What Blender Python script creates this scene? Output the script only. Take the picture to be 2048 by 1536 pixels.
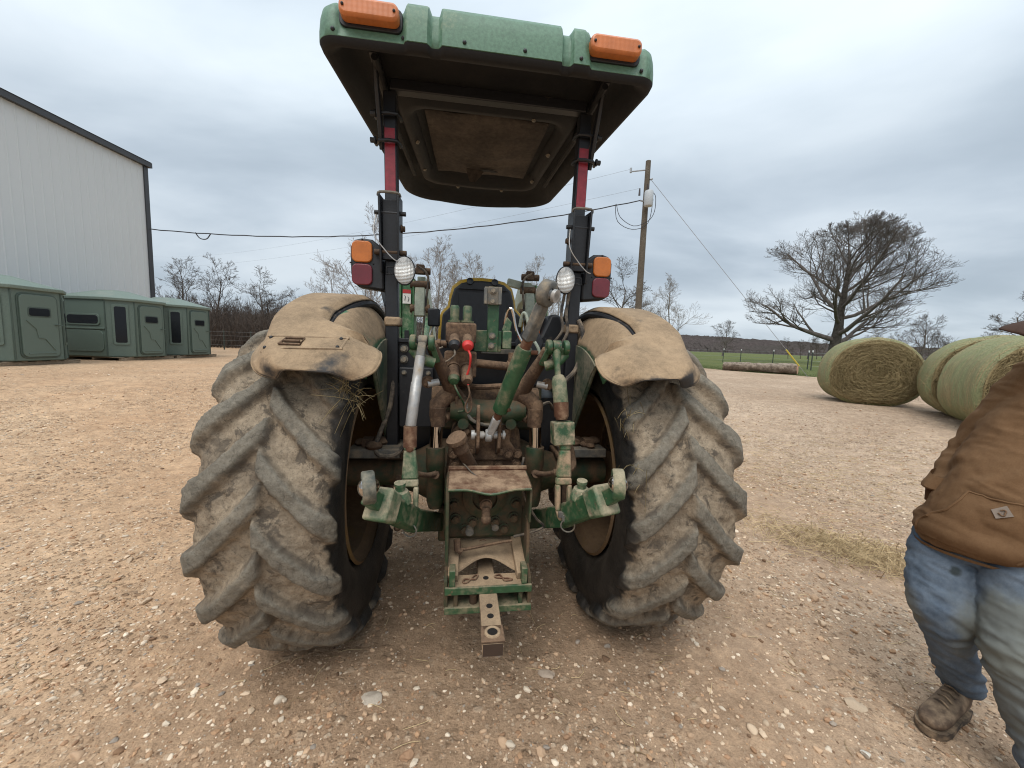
import bpy, bmesh, math, random
import numpy as np
from mathutils import Vector, Matrix, noise as mnoise

for o in list(bpy.data.objects):
    bpy.data.objects.remove(o)
SC = bpy.context.scene
COL = SC.collection
RAD = math.radians

# ------------------------------------------------------------------ camera
CAM_H, PITCH, ROLL = 1.65, 0.104, 0.0358
cd = bpy.data.cameras.new('camera')
cd.sensor_width = 36.0
cd.lens = 769.0 / 2048 * 36.0
cd.clip_start = 0.05
cd.clip_end = 3000
cam = bpy.data.objects.new('camera', cd)
COL.objects.link(cam)
_f = Vector((0, math.cos(PITCH), -math.sin(PITCH)))
_r = Vector((1, 0, 0)); _u = _r.cross(_f)
_r2 = _r * math.cos(ROLL) + _u * math.sin(ROLL)
_u2 = _u * math.cos(ROLL) - _r * math.sin(ROLL)
M = Matrix((( _r2.x, _u2.x, -_f.x), (_r2.y, _u2.y, -_f.y), (_r2.z, _u2.z, -_f.z))).to_4x4()
M.translation = Vector((0, 0, CAM_H))
cam.matrix_world = M
SC.camera = cam

# ------------------------------------------------------------------ sky
SUN_EL, SUN_AZ = RAD(58), RAD(200)      # soft high light from behind the camera, a little to its left
W = bpy.data.worlds.new('World'); SC.world = W; W.use_nodes = True
nt = W.node_tree; nt.nodes.clear()
def N(t, **k):
    n = nt.nodes.new(t)
    for a, b in k.items(): setattr(n, a, b)
    return n
wo = N('ShaderNodeOutputWorld'); bg = N('ShaderNodeBackground'); bg.inputs[1].default_value = 0.1
sky = N('ShaderNodeTexSky', sky_type='NISHITA', sun_disc=False, sun_elevation=SUN_EL, sun_rotation=SUN_AZ)
tc = N('ShaderNodeTexCoord'); sp = N('ShaderNodeSeparateXYZ'); nt.links.new(tc.outputs['Generated'], sp.inputs[0])
zc = N('ShaderNodeMath', operation='MAXIMUM'); nt.links.new(sp.outputs[2], zc.inputs[0]); zc.inputs[1].default_value = 0.0
za = N('ShaderNodeMath', operation='ADD'); nt.links.new(zc.outputs[0], za.inputs[0]); za.inputs[1].default_value = 0.22
dx = N('ShaderNodeMath', operation='DIVIDE'); dy = N('ShaderNodeMath', operation='DIVIDE')
nt.links.new(sp.outputs[0], dx.inputs[0]); nt.links.new(za.outputs[0], dx.inputs[1])
nt.links.new(sp.outputs[1], dy.inputs[0]); nt.links.new(za.outputs[0], dy.inputs[1])
cb = N('ShaderNodeCombineXYZ'); nt.links.new(dx.outputs[0], cb.inputs[0]); nt.links.new(dy.outputs[0], cb.inputs[1])
mp = N('ShaderNodeMapping'); mp.inputs['Scale'].default_value = (0.8, 1.15, 1); mp.inputs['Location'].default_value = (3.4, 1.2, 0)
mp.inputs['Rotation'].default_value = (0, 0, 0.35)
nt.links.new(cb.outputs[0], mp.inputs[0])
n1 = N('ShaderNodeTexNoise'); n1.inputs['Scale'].default_value = 0.95; n1.inputs['Detail'].default_value = 6; n1.inputs['Roughness'].default_value = 0.5; n1.inputs['Distortion'].default_value = 0.25
nt.links.new(mp.outputs[0], n1.inputs[0])
rp = N('ShaderNodeValToRGB')
rp.color_ramp.interpolation = 'B_SPLINE'
e = rp.color_ramp.elements
e[0].position = 0.36; e[0].color = (0.325, 0.385, 0.445, 1)
e[1].position = 0.66; e[1].color = (0.585, 0.645, 0.695, 1)
m_ = e.new(0.5); m_.color = (0.43, 0.495, 0.56, 1)
nt.links.new(n1.outputs[0], rp.inputs[0])
# the overcast brightens with height (overcast skies are up to three times brighter overhead than at the horizon)
gr = N('ShaderNodeValToRGB'); gr.color_ramp.interpolation = 'EASE'
g = gr.color_ramp.elements
g[0].position = 0.0; g[0].color = (1.05, 1.05, 1.05, 1)
g[1].position = 1.0; g[1].color = (2.6, 2.5, 2.4, 1)
q = g.new(0.14); q.color = (0.98, 0.98, 0.98, 1)
q = g.new(0.30); q.color = (1.06, 1.06, 1.06, 1)
q = g.new(0.55); q.color = (1.42, 1.41, 1.38, 1)
nt.links.new(sp.outputs[2], gr.inputs[0])
ml = N('ShaderNodeMix', data_type='RGBA', blend_type='MULTIPLY'); ml.inputs[0].default_value = 1
nt.links.new(rp.outputs[0], ml.inputs[6]); nt.links.new(gr.outputs[0], ml.inputs[7])
x10 = N('ShaderNodeMix', data_type='RGBA', blend_type='MULTIPLY'); x10.inputs[0].default_value = 1; x10.inputs[7].default_value = (10, 10, 10, 1)
nt.links.new(ml.outputs[2], x10.inputs[6])
mx = N('ShaderNodeMix', data_type='RGBA'); mx.inputs[0].default_value = 0.93
nt.links.new(sky.outputs[0], mx.inputs[6]); nt.links.new(x10.outputs[2], mx.inputs[7])
nt.links.new(mx.outputs[2], bg.inputs[0]); nt.links.new(bg.outputs[0], wo.inputs[0])

sl = bpy.data.lights.new('sun', 'SUN'); sl.energy = 1.5; sl.angle = RAD(40); sl.color = (1.0, 0.95, 0.88)
so = bpy.data.objects.new('sun', sl); COL.objects.link(so)
_d = Vector((math.sin(SUN_AZ) * math.cos(SUN_EL), math.cos(SUN_AZ) * math.cos(SUN_EL), math.sin(SUN_EL)))
so.rotation_euler = _d.to_track_quat('Z', 'Y').to_euler()
so.location = _d * 50

SC.view_settings.view_transform = 'Standard'
SC.view_settings.look = 'None'
SC.view_settings.exposure = 0.4
SC.view_settings.gamma = 1.0
SC.view_settings.use_curve_mapping = False
SC.render.engine = 'CYCLES'
SC.cycles.use_denoising = True
SC.cycles.max_bounces = 6
SC.cycles.filter_width = 1.1
SC.render.film_transparent = False
# ------------------------------------------------------------------ numpy noise
def _hash(ix, iy, iz, seed):
    h = (ix.astype(np.int64) * 374761393 + iy.astype(np.int64) * 668265263 + iz.astype(np.int64) * 2147483647 + seed * 1274126177) & 0xffffffff
    h = ((h ^ (h >> 13)) * 1274126177) & 0xffffffff
    h = ((h ^ (h >> 16)) * 2246822519) & 0xffffffff
    return ((h ^ (h >> 15)) & 0xffffff) / float(0xffffff)
def vnoise(x, y, z=None, seed=0):
    x = np.asarray(x, float); y = np.asarray(y, float)
    z = np.zeros_like(x) if z is None else np.asarray(z, float)
    x0, y0, z0 = np.floor(x), np.floor(y), np.floor(z)
    fx, fy, fz = x - x0, y - y0, z - z0
    fx, fy, fz = [t * t * (3 - 2 * t) for t in (fx, fy, fz)]
    r = 0
    for a in (0, 1):
        for b in (0, 1):
            for c in (0, 1):
                w = (fx if a else 1 - fx) * (fy if b else 1 - fy) * (fz if c else 1 - fz)
                r = r + w * _hash(x0 + a, y0 + b, z0 + c, seed)
    return r * 2 - 1
def fbm(x, y, z=None, oct=4, seed=0, gain=0.5):
    r = 0; a = 1.0; f = 1.0
    for i in range(oct):
        r = r + a * vnoise(x * f, y * f, None if z is None else z * f, seed + i * 17)
        a *= gain; f *= 2.03
    return r
def sstep(a, b, x):
    t = np.clip((np.asarray(x, float) - a) / (b - a), 0, 1)
    return t * t * (3 - 2 * t)
def zt(x, y):
    """height of the lot: the tractor stands in a shallow dip, the yard rises gently round it"""
    x = np.asarray(x, float); y = np.asarray(y, float)
    r = np.hypot(x, y - 1.5)
    A = 0.5 + 0.12 * (1 - sstep(-8, 2, x))
    return A * sstep(4.0, 11.0, r)
def ztf(x, y): return float(zt(np.array([x]), np.array([y]))[0])

# ------------------------------------------------------------------ materials
def new_mat(name):
    m = bpy.data.materials.new(name); m.use_nodes = True
    t = m.node_tree; t.nodes.clear()
    out = t.nodes.new('ShaderNodeOutputMaterial'); b = t.nodes.new('ShaderNodeBsdfPrincipled')
    t.links.new(b.outputs[0], out.inputs[0])
    return m, t, b
def nd(t, ty, ins=None, **k):
    n = t.nodes.new(ty)
    for a, v in k.items(): setattr(n, a, v)
    for a, v in (ins or {}).items():
        if isinstance(v, bpy.types.NodeSocket): t.links.new(v, n.inputs[a])
        else: n.inputs[a].default_value = v
    return n
def math_(t, op, a, b=0.5, clamp=False):
    n = t.nodes.new('ShaderNodeMath'); n.operation = op; n.use_clamp = clamp
    for i, v in enumerate((a, b)):
        if isinstance(v, bpy.types.NodeSocket): t.links.new(v, n.inputs[i])
        else: n.inputs[i].default_value = v
    return n.outputs[0]
def c4(c): return (c[0], c[1], c[2], 1)
def mixc(t, f, a, b, blend='MIX'):
    n = t.nodes.new('ShaderNodeMix'); n.data_type = 'RGBA'; n.blend_type = blend
    for i, v in ((0, f), (6, a), (7, b)):
        if isinstance(v, bpy.types.NodeSocket): t.links.new(v, n.inputs[i])
        else: n.inputs[i].default_value = v if i == 0 else c4(v)
    return n.outputs[2]
def ramp(t, f, stops, interp='LINEAR'):
    n = t.nodes.new('ShaderNodeValToRGB'); n.color_ramp.interpolation = interp
    e = n.color_ramp.elements
    while len(e) < len(stops): e.new(0.5)
    for i, (p, c) in enumerate(stops):
        e[i].position = p; e[i].color = c4(c) if hasattr(c, '__len__') else (c, c, c, 1)
    t.links.new(f, n.inputs[0])
    return n.outputs[0]
def tex_noise(t, vec, scale, detail=4, rough=0.55, dist=0.0):
    n = nd(t, 'ShaderNodeTexNoise', {'Scale': scale, 'Detail': detail, 'Roughness': rough, 'Distortion': dist})
    if vec is not None: t.links.new(vec, n.inputs['Vector'])
    return n.outputs[0]
def bump(t, b, h, strength=0.3, dist=0.01):
    n = nd(t, 'ShaderNodeBump', {'Strength': strength, 'Distance': dist, 'Height': h})
    t.links.new(n.outputs[0], b.inputs['Normal'])

TAN = (0.37, 0.265, 0.165)
MUD = (0.125, 0.075, 0.042)
def grime(name, base, dust=TAN, amt=0.4, scale=5.0, up=0.3, rough=0.5, metal=0.0, bmp=0.25, soft=0.16, chip=None, fine=30.0, spots=(), spec=0.5):
    """paint or metal under a coat of dust: dust lies in blotches and settles on surfaces that face up"""
    m, t, b = new_mat(name)
    co = nd(t, 'ShaderNodeTexCoord').outputs['Object']
    a = tex_noise(t, co, scale, 5, 0.6); f = tex_noise(t, co, fine, 4, 0.65); g = tex_noise(t, co, fine * 5, 2, 0.6)
    nz = nd(t, 'ShaderNodeSeparateXYZ', {0: nd(t, 'ShaderNodeNewGeometry').outputs['Normal']}).outputs[2]
    v = math_(t, 'ADD', a, math_(t, 'MULTIPLY', math_(t, 'SUBTRACT', f, 0.5), 0.55))
    v = math_(t, 'ADD', v, math_(t, 'MULTIPLY', nz, up))
    v = math_(t, 'ADD', v, amt - 0.5)
    for (p, r) in spots:
        dn = nd(t, 'ShaderNodeVectorMath', {0: co, 1: p}, operation='DISTANCE')
        s = math_(t, 'SUBTRACT', math_(t, 'DIVIDE', dn.outputs['Value'], r), 1.0)
        s = math_(t, 'MULTIPLY', math_(t, 'MINIMUM', s, 0.0), 0.85)
        v = math_(t, 'ADD', v, s)
    k = ramp(t, v, [(0.5 - soft, 0.0), (0.5 + soft, 1.0)])
    dk = mixc(t, ramp(t, math_(t, 'ADD', math_(t, 'MULTIPLY', a, 0.5), math_(t, 'ADD', math_(t, 'MULTIPLY', f, 0.35), math_(t, 'MULTIPLY', g, 0.25))), [(0.40, 0.0), (0.70, 1.0)]), [x * 0.56 for x in dust], [min(1, x * 1.2) for x in dust])
    bc = mixc(t, ramp(t, f, [(0.35, 0.0), (0.65, 1.0)]), [x * 0.8 for x in base], [x * 1.15 for x in base])
    if chip:
        cn = tex_noise(t, co, scale * 2.3, 6, 0.7)
        bc = mixc(t, ramp(t, cn, [(0.60, 0.0), (0.66, 1.0)]), bc, chip)
    colr = mixc(t, k, bc, dk)
    t.links.new(colr, b.inputs['Base Color'])
    t.links.new(ramp(t, k, [(0.0, rough), (1.0, 0.92)]), b.inputs['Roughness'])
    if metal: t.links.new(ramp(t, k, [(0.0, metal), (0.7, 0.0)]), b.inputs['Metallic'])
    b.inputs['Specular IOR Level'].default_value = spec
    if bmp: bump(t, b, math_(t, 'ADD', math_(t, 'MULTIPLY', f, 0.7), math_(t, 'MULTIPLY', g, 0.3)), bmp, 0.006)
    return m
def plain(name, col, rough=0.6, metal=0.0, var=0.2, scale=20.0, bmp=0.0, spec=0.5):
    m, t, b = new_mat(name)
    co = nd(t, 'ShaderNodeTexCoord').outputs['Object']
    f = tex_noise(t, co, scale, 5, 0.6)
    t.links.new(mixc(t, f, [x * (1 - var) for x in col], [min(1, x * (1 + var)) for x in col]), b.inputs['Base Color'])
    b.inputs['Roughness'].default_value = rough; b.inputs['Metallic'].default_value = metal
    b.inputs['Specular IOR Level'].default_value = spec
    if bmp: bump(t, b, f, bmp, 0.01)
    return m

# ------------------------------------------------------------------ objects and tags
def tag(o, label, cat, group=None):
    o['label'] = label; o['category'] = cat
    if group: o['group'] = group
    return o
def kind(o, k): o['kind'] = k; return o
def thing(name, label, cat, loc=(0, 0, 0), rz=0.0, group=None):
    o = bpy.data.objects.new(name, None); COL.objects.link(o)
    o.empty_display_size = 0.1
    o.location = loc; o.rotation_euler = (0, 0, rz)
    return tag(o, label, cat, group)
def link(name, me, m, parent=None):
    o = bpy.data.objects.new(name, me); COL.objects.link(o)
    if m is not None and not me.materials: me.materials.append(m)
    if parent is not None: o.parent = parent
    return o
def copy_tree(o, parent=None):
    c = o.copy(); COL.objects.link(c); c.parent = parent
    for ch in [x for x in bpy.data.objects if x.parent == o]: copy_tree(ch, c)
    return c
def np_mesh(name, V, Fq=None, Ft=None, smooth=True, attrs=None, colors=None):
    me = bpy.data.meshes.new(name)
    V = np.asarray(V, np.float32)
    parts = []; starts = []; tot = []
    for F_, k in ((Fq, 4), (Ft, 3)):
        if F_ is not None and len(F_):
            parts.append(np.asarray(F_, np.int32).ravel()); tot.append(np.full(len(F_), k, np.int32))
    L = np.concatenate(parts); T = np.concatenate(tot)
    me.vertices.add(len(V)); me.vertices.foreach_set('co', V.ravel())
    me.loops.add(len(L)); me.loops.foreach_set('vertex_index', L)
    me.polygons.add(len(T)); S = np.concatenate(([0], np.cumsum(T)[:-1])).astype(np.int32)
    me.polygons.foreach_set('loop_start', S); me.polygons.foreach_set('loop_total', T)
    me.polygons.foreach_set('use_smooth', np.full(len(T), smooth, bool))
    me.update(calc_edges=True)
    for n, a in (attrs or {}).items():
        at = me.attributes.new(n, 'FLOAT', 'POINT'); at.data.foreach_set('value', np.asarray(a, np.float32).ravel())
    for n, a in (colors or {}).items():
        at = me.attributes.new(n, 'FLOAT_COLOR', 'POINT'); at.data.foreach_set('color', np.asarray(a, np.float32).ravel())
    return me
def grid_faces(nu, nv, wrap_u=False, wrap_v=False, flip=False):
    iu = np.arange(nu if wrap_u else nu - 1); iv = np.arange(nv if wrap_v else nv - 1)
    A, B = np.meshgrid(iu, iv, indexing='ij')
    A2 = (A + 1) % nu; B2 = (B + 1) % nv
    F_ = np.stack([A * nv + B, A2 * nv + B, A2 * nv + B2, A * nv + B2], -1).reshape(-1, 4)
    return F_[:, ::-1] if flip else F_

class MB:
    """collects shapes; build() links them as ONE mesh object"""
    def __init__(s): s.v = []; s.f = []
    def add(s, vs, fs):
        n = len(s.v); s.v += [tuple(map(float, p)) for p in vs]; s.f += [tuple(i + n for i in f) for f in fs]; return s
    def box(s, c, d, R=None, taper=1.0):
        c = Vector(c); h = [x / 2 for x in d]; vs = []
        for z in (-1, 1):
            k = taper if z > 0 else 1.0
            for x, y in ((-1, -1), (1, -1), (1, 1), (-1, 1)):
                p = Vector((x * h[0] * k, y * h[1] * k, z * h[2]))
                vs.append(c + (R @ p if R else p))
        return s.add(vs, [(3, 2, 1, 0), (4, 5, 6, 7), (0, 1, 5, 4), (1, 2, 6, 5), (2, 3, 7, 6), (3, 0, 4, 7)])
    def bb(s, x0, x1, y0, y1, z0, z1):
        return s.box(((x0 + x1) / 2, (y0 + y1) / 2, (z0 + z1) / 2), (abs(x1 - x0), abs(y1 - y0), abs(z1 - z0)))
    def bar(s, p0, p1, w, h, up=(0, 0, 1), w1=None, h1=None):
        p0, p1 = Vector(p0), Vector(p1); d = (p1 - p0).normalized(); upv = Vector(up)
        x = d.cross(upv)
        if x.length < 1e-4: x = d.cross(Vector((0, 1, 0)))
        x.normalize(); z = x.cross(d)
        vs = []
        for p, a, b in ((p0, w, h), (p1, w1 or w, h1 or h)):
            for i, j in ((-1, -1), (1, -1), (1, 1), (-1, 1)): vs.append(p + x * i * a / 2 + z * j * b / 2)
        return s.add(vs, [(3, 2, 1, 0), (4, 5, 6, 7), (0, 1, 5, 4), (1, 2, 6, 5), (2, 3, 7, 6), (3, 0, 4, 7)])
    def tube(s, pts, r, seg=10, cap=True, sub=0):
        P = [Vector(p) for p in pts]
        if sub:
            Q = []
            for i in range(len(P) - 1):
                a = P[max(i - 1, 0)]; b = P[i]; c = P[i + 1]; d = P[min(i + 2, len(P) - 1)]
                for k in range(sub):
                    t = k / sub
                    Q.append(0.5 * ((2 * b) + (c - a) * t + (2 * a - 5 * b + 4 * c - d) * t * t + (3 * b - a - 3 * c + d) * t ** 3))
            Q.append(P[-1]); P = Q
        rs = r if hasattr(r, '__len__') else [r] * len(P)
        if len(rs) != len(P): rs = list(np.interp(np.linspace(0, 1, len(P)), np.linspace(0, 1, len(rs)), rs))
        T = [(P[min(i + 1, len(P) - 1)] - P[max(i - 1, 0)]).normalized() for i in range(len(P))]
        u = T[0].orthogonal().normalized(); vs = []; fs = []
        for i, p in enumerate(P):
            u = (u - T[i] * u.dot(T[i])).normalized(); w = T[i].cross(u)
            for k in range(seg):
                a = 2 * math.pi * k / seg
                vs.append(p + (u * math.cos(a) + w * math.sin(a)) * rs[i])
        for i in range(len(P) - 1):
            for k in range(seg):
                k2 = (k + 1) % seg
                fs.append((i * seg + k, i * seg + k2, (i + 1) * seg + k2, (i + 1) * seg + k))
        if cap: fs += [tuple(range(seg))[::-1], tuple((len(P) - 1) * seg + k for k in range(seg))]
        return s.add(vs, fs)
    def cyl(s, p0, p1, r, r1=None, seg=16): return s.tube([p0, p1], [r, r if r1 is None else r1], seg)
    def prism(s, poly, o, u, v, th):
        """outline in the plane o + a*u + b*v, thickened by th along u x v (centred)"""
        o, u, v = Vector(o), Vector(u), Vector(v); n = u.cross(v).normalized(); k = len(poly)
        vs = [o + u * a + v * b - n * th / 2 for a, b in poly] + [o + u * a + v * b + n * th / 2 for a, b in poly]
        fs = [tuple(range(k))[::-1], tuple(range(k, 2 * k))] + [(i, (i + 1) % k, k + (i + 1) % k, k + i) for i in range(k)]
        return s.add(vs, fs)
    def lathe(s, prof, o, ax, seg=24):
        """profile of (radius, height along ax)"""
        o, ax = Vector(o), Vector(ax).normalized(); u = ax.orthogonal().normalized(); w = ax.cross(u); vs = []; fs = []
        for r, h in prof:
            for k in range(seg):
                a = 2 * math.pi * k / seg
                vs.append(o + ax * h + (u * math.cos(a) + w * math.sin(a)) * max(r, 1e-4))
        for i in range(len(prof) - 1):
            for k in range(seg):
                k2 = (k + 1) % seg; fs.append((i * seg + k, i * seg + k2, (i + 1) * seg + k2, (i + 1) * seg + k))
        return s.add(vs, fs)
    def ball(s, c, r, sc=(1, 1, 1), seg=14, rings=9):
        c = Vector(c); vs = []; fs = []
        for i in range(rings + 1):
            a = math.pi * i / rings
            for k in range(seg):
                b = 2 * math.pi * k / seg
                vs.append(c + Vector((math.sin(a) * math.cos(b) * sc[0], math.sin(a) * math.sin(b) * sc[1], math.cos(a) * sc[2])) * r)
        for i in range(rings):
            for k in range(seg):
                k2 = (k + 1) % seg; fs.append((i * seg + k, (i + 1) * seg + k, (i + 1) * seg + k2, i * seg + k2))
        return s.add(vs, fs)
    def ring(s, c, ax, R, r, seg=24, sg=8):
        ax = Vector(ax).normalized(); u = ax.orthogonal().normalized(); w = ax.cross(u); c = Vector(c); vs = []; fs = []
        for i in range(seg):
            a = 2 * math.pi * i / seg; d = u * math.cos(a) + w * math.sin(a)
            for k in range(sg):
                b = 2 * math.pi * k / sg; vs.append(c + d * (R + r * math.cos(b)) + ax * r * math.sin(b))
        for i in range(seg):
            for k in range(sg):
                i2 = (i + 1) % seg; k2 = (k + 1) % sg
                fs.append((i * sg + k, i2 * sg + k, i2 * sg + k2, i * sg + k2))
        return s.add(vs, fs)
    def bolt(s, c, ax, r=0.012, h=0.01, washer=True):
        c = Vector(c); ax = Vector(ax).normalized()
        if washer: s.tube([c, c + ax * h * 0.3], r * 1.45, 12)
        return s.tube([c + ax * h * 0.25, c + ax * h], r, 6)
    def loft(s, rings, cap=True, closed=True):
        k = len(rings[0]); vs = [p for r in rings for p in r]; fs = []
        for i in range(len(rings) - 1):
            for j in range(k if closed else k - 1):
                j2 = (j + 1) % k; fs.append((i * k + j, i * k + j2, (i + 1) * k + j2, (i + 1) * k + j))
        if cap: fs += [tuple(range(k))[::-1], tuple((len(rings) - 1) * k + j for j in range(k))]
        return s.add(vs, fs)
    def mesh(s, name, smooth=True, ang=38):
        me = bpy.data.meshes.new(name); me.from_pydata(s.v, [], s.f)
        bm = bmesh.new(); bm.from_mesh(me); bmesh.ops.recalc_face_normals(bm, faces=bm.faces); bm.to_mesh(me); bm.free()
        if smooth:
            me.shade_smooth(); me.set_sharp_from_angle(angle=RAD(ang))
        return me
    def build(s, name, m, parent=None, bevel=0.0, smooth=True, ang=38, seg=2):
        o = link(name, s.mesh(name, smooth, ang), m, parent)
        if bevel:
            b = o.modifiers.new('bevel', 'BEVEL'); b.width = bevel; b.segments = seg; b.limit_method = 'ANGLE'; b.angle_limit = RAD(40); b.harden_normals = False
        return o
def rrect(w, h, r, n=5, cx=0, cy=0):
    out = []
    for sx, sy, a0 in ((1, 1, 0), (-1, 1, 90), (-1, -1, 180), (1, -1, 270)):
        for k in range(n + 1):
            a = RAD(a0 + 90 * k / n)
            out.append((cx + sx * (w / 2 - r) + r * math.cos(a), cy + sy * (h / 2 - r) + r * math.sin(a)))
    return out
X3, Y3, Z3 = (1, 0, 0), (0, 1, 0), (0, 0, 1)
def evaluated(o):
    """replace a temp object by the mesh its modifiers give"""
    dg = bpy.context.evaluated_depsgraph_get(); dg.update()
    me = bpy.data.meshes.new_from_object(o.evaluated_get(dg))
    bpy.data.objects.remove(o)
    return me
def fuse(mb, voxel, smooth=6, factor=0.6):
    """one continuous skin over the collected shapes"""
    o = link('skin', mb.mesh('skin'), None)
    r = o.modifiers.new('r', 'REMESH'); r.mode = 'VOXEL'; r.voxel_size = voxel; r.use_smooth_shade = True
    sm = o.modifiers.new('s', 'SMOOTH'); sm.iterations = smooth; sm.factor = factor
    me = evaluated(o); me.shade_smooth()
    return me
def displace(me, fn):
    n = len(me.vertices); V = np.empty(n * 3, np.float32); me.vertices.foreach_get('co', V); V = V.reshape(-1, 3)
    Nn = np.empty(n * 3, np.float32); me.vertices.foreach_get('normal', Nn); Nn = Nn.reshape(-1, 3)
    V = V + Nn * np.asarray(fn(V, Nn), np.float32)[:, None]
    me.vertices.foreach_set('co', V.ravel()); me.update()
    return me
# ------------------------------------------------------------------ ground
def axis_pts(lo, hi, d0, c, g):
    """dense round c, growing outwards"""
    out = [c]; d = d0; x = c
    while x < hi:
        d = d0 if abs(x - c) < 3.2 else d * g
        x += d; out.append(x)
    d = d0; x = c; left = []
    while x > lo:
        d = d0 if abs(x - c) < 3.2 else d * g
        x -= d; left.append(x)
    return np.array(left[::-1] + out)
gx = axis_pts(-900, 900, 0.028, 0.2, 1.045)
gy = axis_pts(-60, 1500, 0.028, 2.6, 1.045)
def ground_h(X, Y):
    z = zt(X, Y)
    near = np.exp(-np.hypot(X, Y - 2) / 14.0)
    z = z + near * (0.018 * fbm(X * 0.9, Y * 0.9, oct=3, seed=3) + 0.006 * fbm(X * 5, Y * 5, oct=3, seed=5) + 0.0035 * fbm(X * 17, Y * 17, oct=2, seed=6))
    # two faint wheel tracks running back from the tractor, and flat contact patches
    for tx in (-1.05, 0.75):
        xx = X - tx + 0.135 * (Y - 2.37)
        z = z - 0.02 * np.exp(-(xx / 0.25) ** 2) * sstep(0.5, 2.4, Y) * sstep(8, 3, Y)
    return z
GX, GY = np.meshgrid(gx, gy, indexing='ij')
GZ = ground_h(GX, GY)
def dirt_material():
    m, t, b = new_mat('gravel_dirt')
    co = nd(t, 'ShaderNodeTexCoord').outputs['Object']
    big = tex_noise(t, co, 0.35, 5, 0.6, 0.4)
    mid = tex_noise(t, co, 2.2, 6, 0.6)
    fin = tex_noise(t, co, 28.0, 5, 0.7)
    gr = tex_noise(t, co, 140.0, 3, 0.7)
    sx = nd(t, 'ShaderNodeSeparateXYZ', {0: co})
    # red clay to the left of the yard, greyer trodden hay-strewn dirt to the right
    side = ramp(t, math_(t, 'ADD', math_(t, 'MULTIPLY', sx.outputs[0], 0.11), math_(t, 'MULTIPLY', mid, 0.5)), [(0.0, 0.0), (0.75, 1.0)])
    clay = mixc(t, ramp(t, big, [(0.3, 0.0), (0.7, 1.0)]), (0.43, 0.268, 0.158), (0.53, 0.372, 0.24))
    grey = mixc(t, ramp(t, big, [(0.3, 0.0), (0.7, 1.0)]), (0.345, 0.248, 0.172), (0.48, 0.365, 0.268))
    col = mixc(t, side, clay, grey)
    # damp, worked earth where the tractor stands
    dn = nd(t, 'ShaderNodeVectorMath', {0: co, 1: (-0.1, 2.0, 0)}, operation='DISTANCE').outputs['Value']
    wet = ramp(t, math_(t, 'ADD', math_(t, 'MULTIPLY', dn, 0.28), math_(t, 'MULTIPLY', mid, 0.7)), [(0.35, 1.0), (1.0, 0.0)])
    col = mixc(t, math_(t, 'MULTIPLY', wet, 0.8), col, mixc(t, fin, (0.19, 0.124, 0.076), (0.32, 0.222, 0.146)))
    col = mixc(t, math_(t, 'MULTIPLY', ramp(t, fin, [(0.35, 0.0), (0.7, 1.0)]), 0.4), col, mixc(t, 1.0, col, (1.35, 1.32, 1.3), 'MULTIPLY'))
    col = mixc(t, math_(t, 'MULTIPLY', ramp(t, gr, [(0.38, 1.0), (0.55, 0.0)]), 0.55), col, mixc(t, 1.0, col, (0.6, 0.58, 0.56), 'MULTIPLY'))
    # clumps of paler and darker chippings
    cl = nd(t, 'ShaderNodeTexNoise', {'Scale': 6.5, 'Detail': 8.0, 'Roughness': 0.82, 'Vector': co}).outputs[0]
    col = mixc(t, 1.0, col, ramp(t, cl, [(0.30, (0.62, 0.60, 0.58)), (0.50, (0.98, 0.98, 0.98)), (0.72, (1.45, 1.45, 1.42))]), 'MULTIPLY')
    # gravel chips, three sizes, each chip with its own colour
    h = math_(t, 'MULTIPLY', fin, 0.5)
    for sc, thr, s in ((15.0, 0.38, 1), (29.0, 0.42, 2), (58.0, 0.46, 3)):
        wob = nd(t, 'ShaderNodeVectorMath', {0: co, 1: nd(t, 'ShaderNodeVectorMath', {0: nd(t, 'ShaderNodeTexNoise', {'Scale': sc * 1.5, 'Vector': co}).outputs['Color'], 1: (0.6 / sc, 0.6 / sc, 0.6 / sc)}, operation='MULTIPLY').outputs[0]}, operation='ADD').outputs[0]
        vo = nd(t, 'ShaderNodeTexVoronoi', {'Scale': sc, 'Randomness': 1.0, 'Vector': wob})
        ch = nd(t, 'ShaderNodeSeparateColor', {0: vo.outputs['Color']})
        have = math_(t, 'GREATER_THAN', ch.outputs[0], 0.55 if s < 3 else 0.45)
        edge = ramp(t, vo.outputs['Distance'], [(thr - 0.16, 1.0), (thr, 0.0)])
        k = math_(t, 'MULTIPLY', have, edge)
        chipc = ramp(t, ch.outputs[1], [(0.0, (0.12, 0.07, 0.04)), (0.3, (0.27, 0.165, 0.095)), (0.6, (0.50, 0.35, 0.23)), (1.0, (0.70, 0.57, 0.43))])
        chipc = mixc(t, 0.3, chipc, mixc(t, fin, (0.5, 0.5, 0.5), (1.4, 1.4, 1.4)), 'MULTIPLY')
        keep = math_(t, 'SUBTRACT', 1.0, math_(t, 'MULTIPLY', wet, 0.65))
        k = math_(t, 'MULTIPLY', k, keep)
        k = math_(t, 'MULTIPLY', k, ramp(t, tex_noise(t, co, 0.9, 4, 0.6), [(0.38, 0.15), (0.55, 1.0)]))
        col = mixc(t, math_(t, 'MULTIPLY', k, 0.85), col, chipc)
        h = math_(t, 'ADD', h, math_(t, 'MULTIPLY', k, 0.55 / s))
    t.links.new(col, b.inputs['Base Color'])
    b.inputs['Roughness'].default_value = 0.95; b.inputs['Specular IOR Level'].default_value = 0.2
    bump(t, b, h, 1.0, 0.03)
    return m
M_DIRT = dirt_material()
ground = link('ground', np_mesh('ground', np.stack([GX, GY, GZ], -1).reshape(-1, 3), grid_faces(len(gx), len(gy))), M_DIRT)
kind(ground, 'structure')

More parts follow.
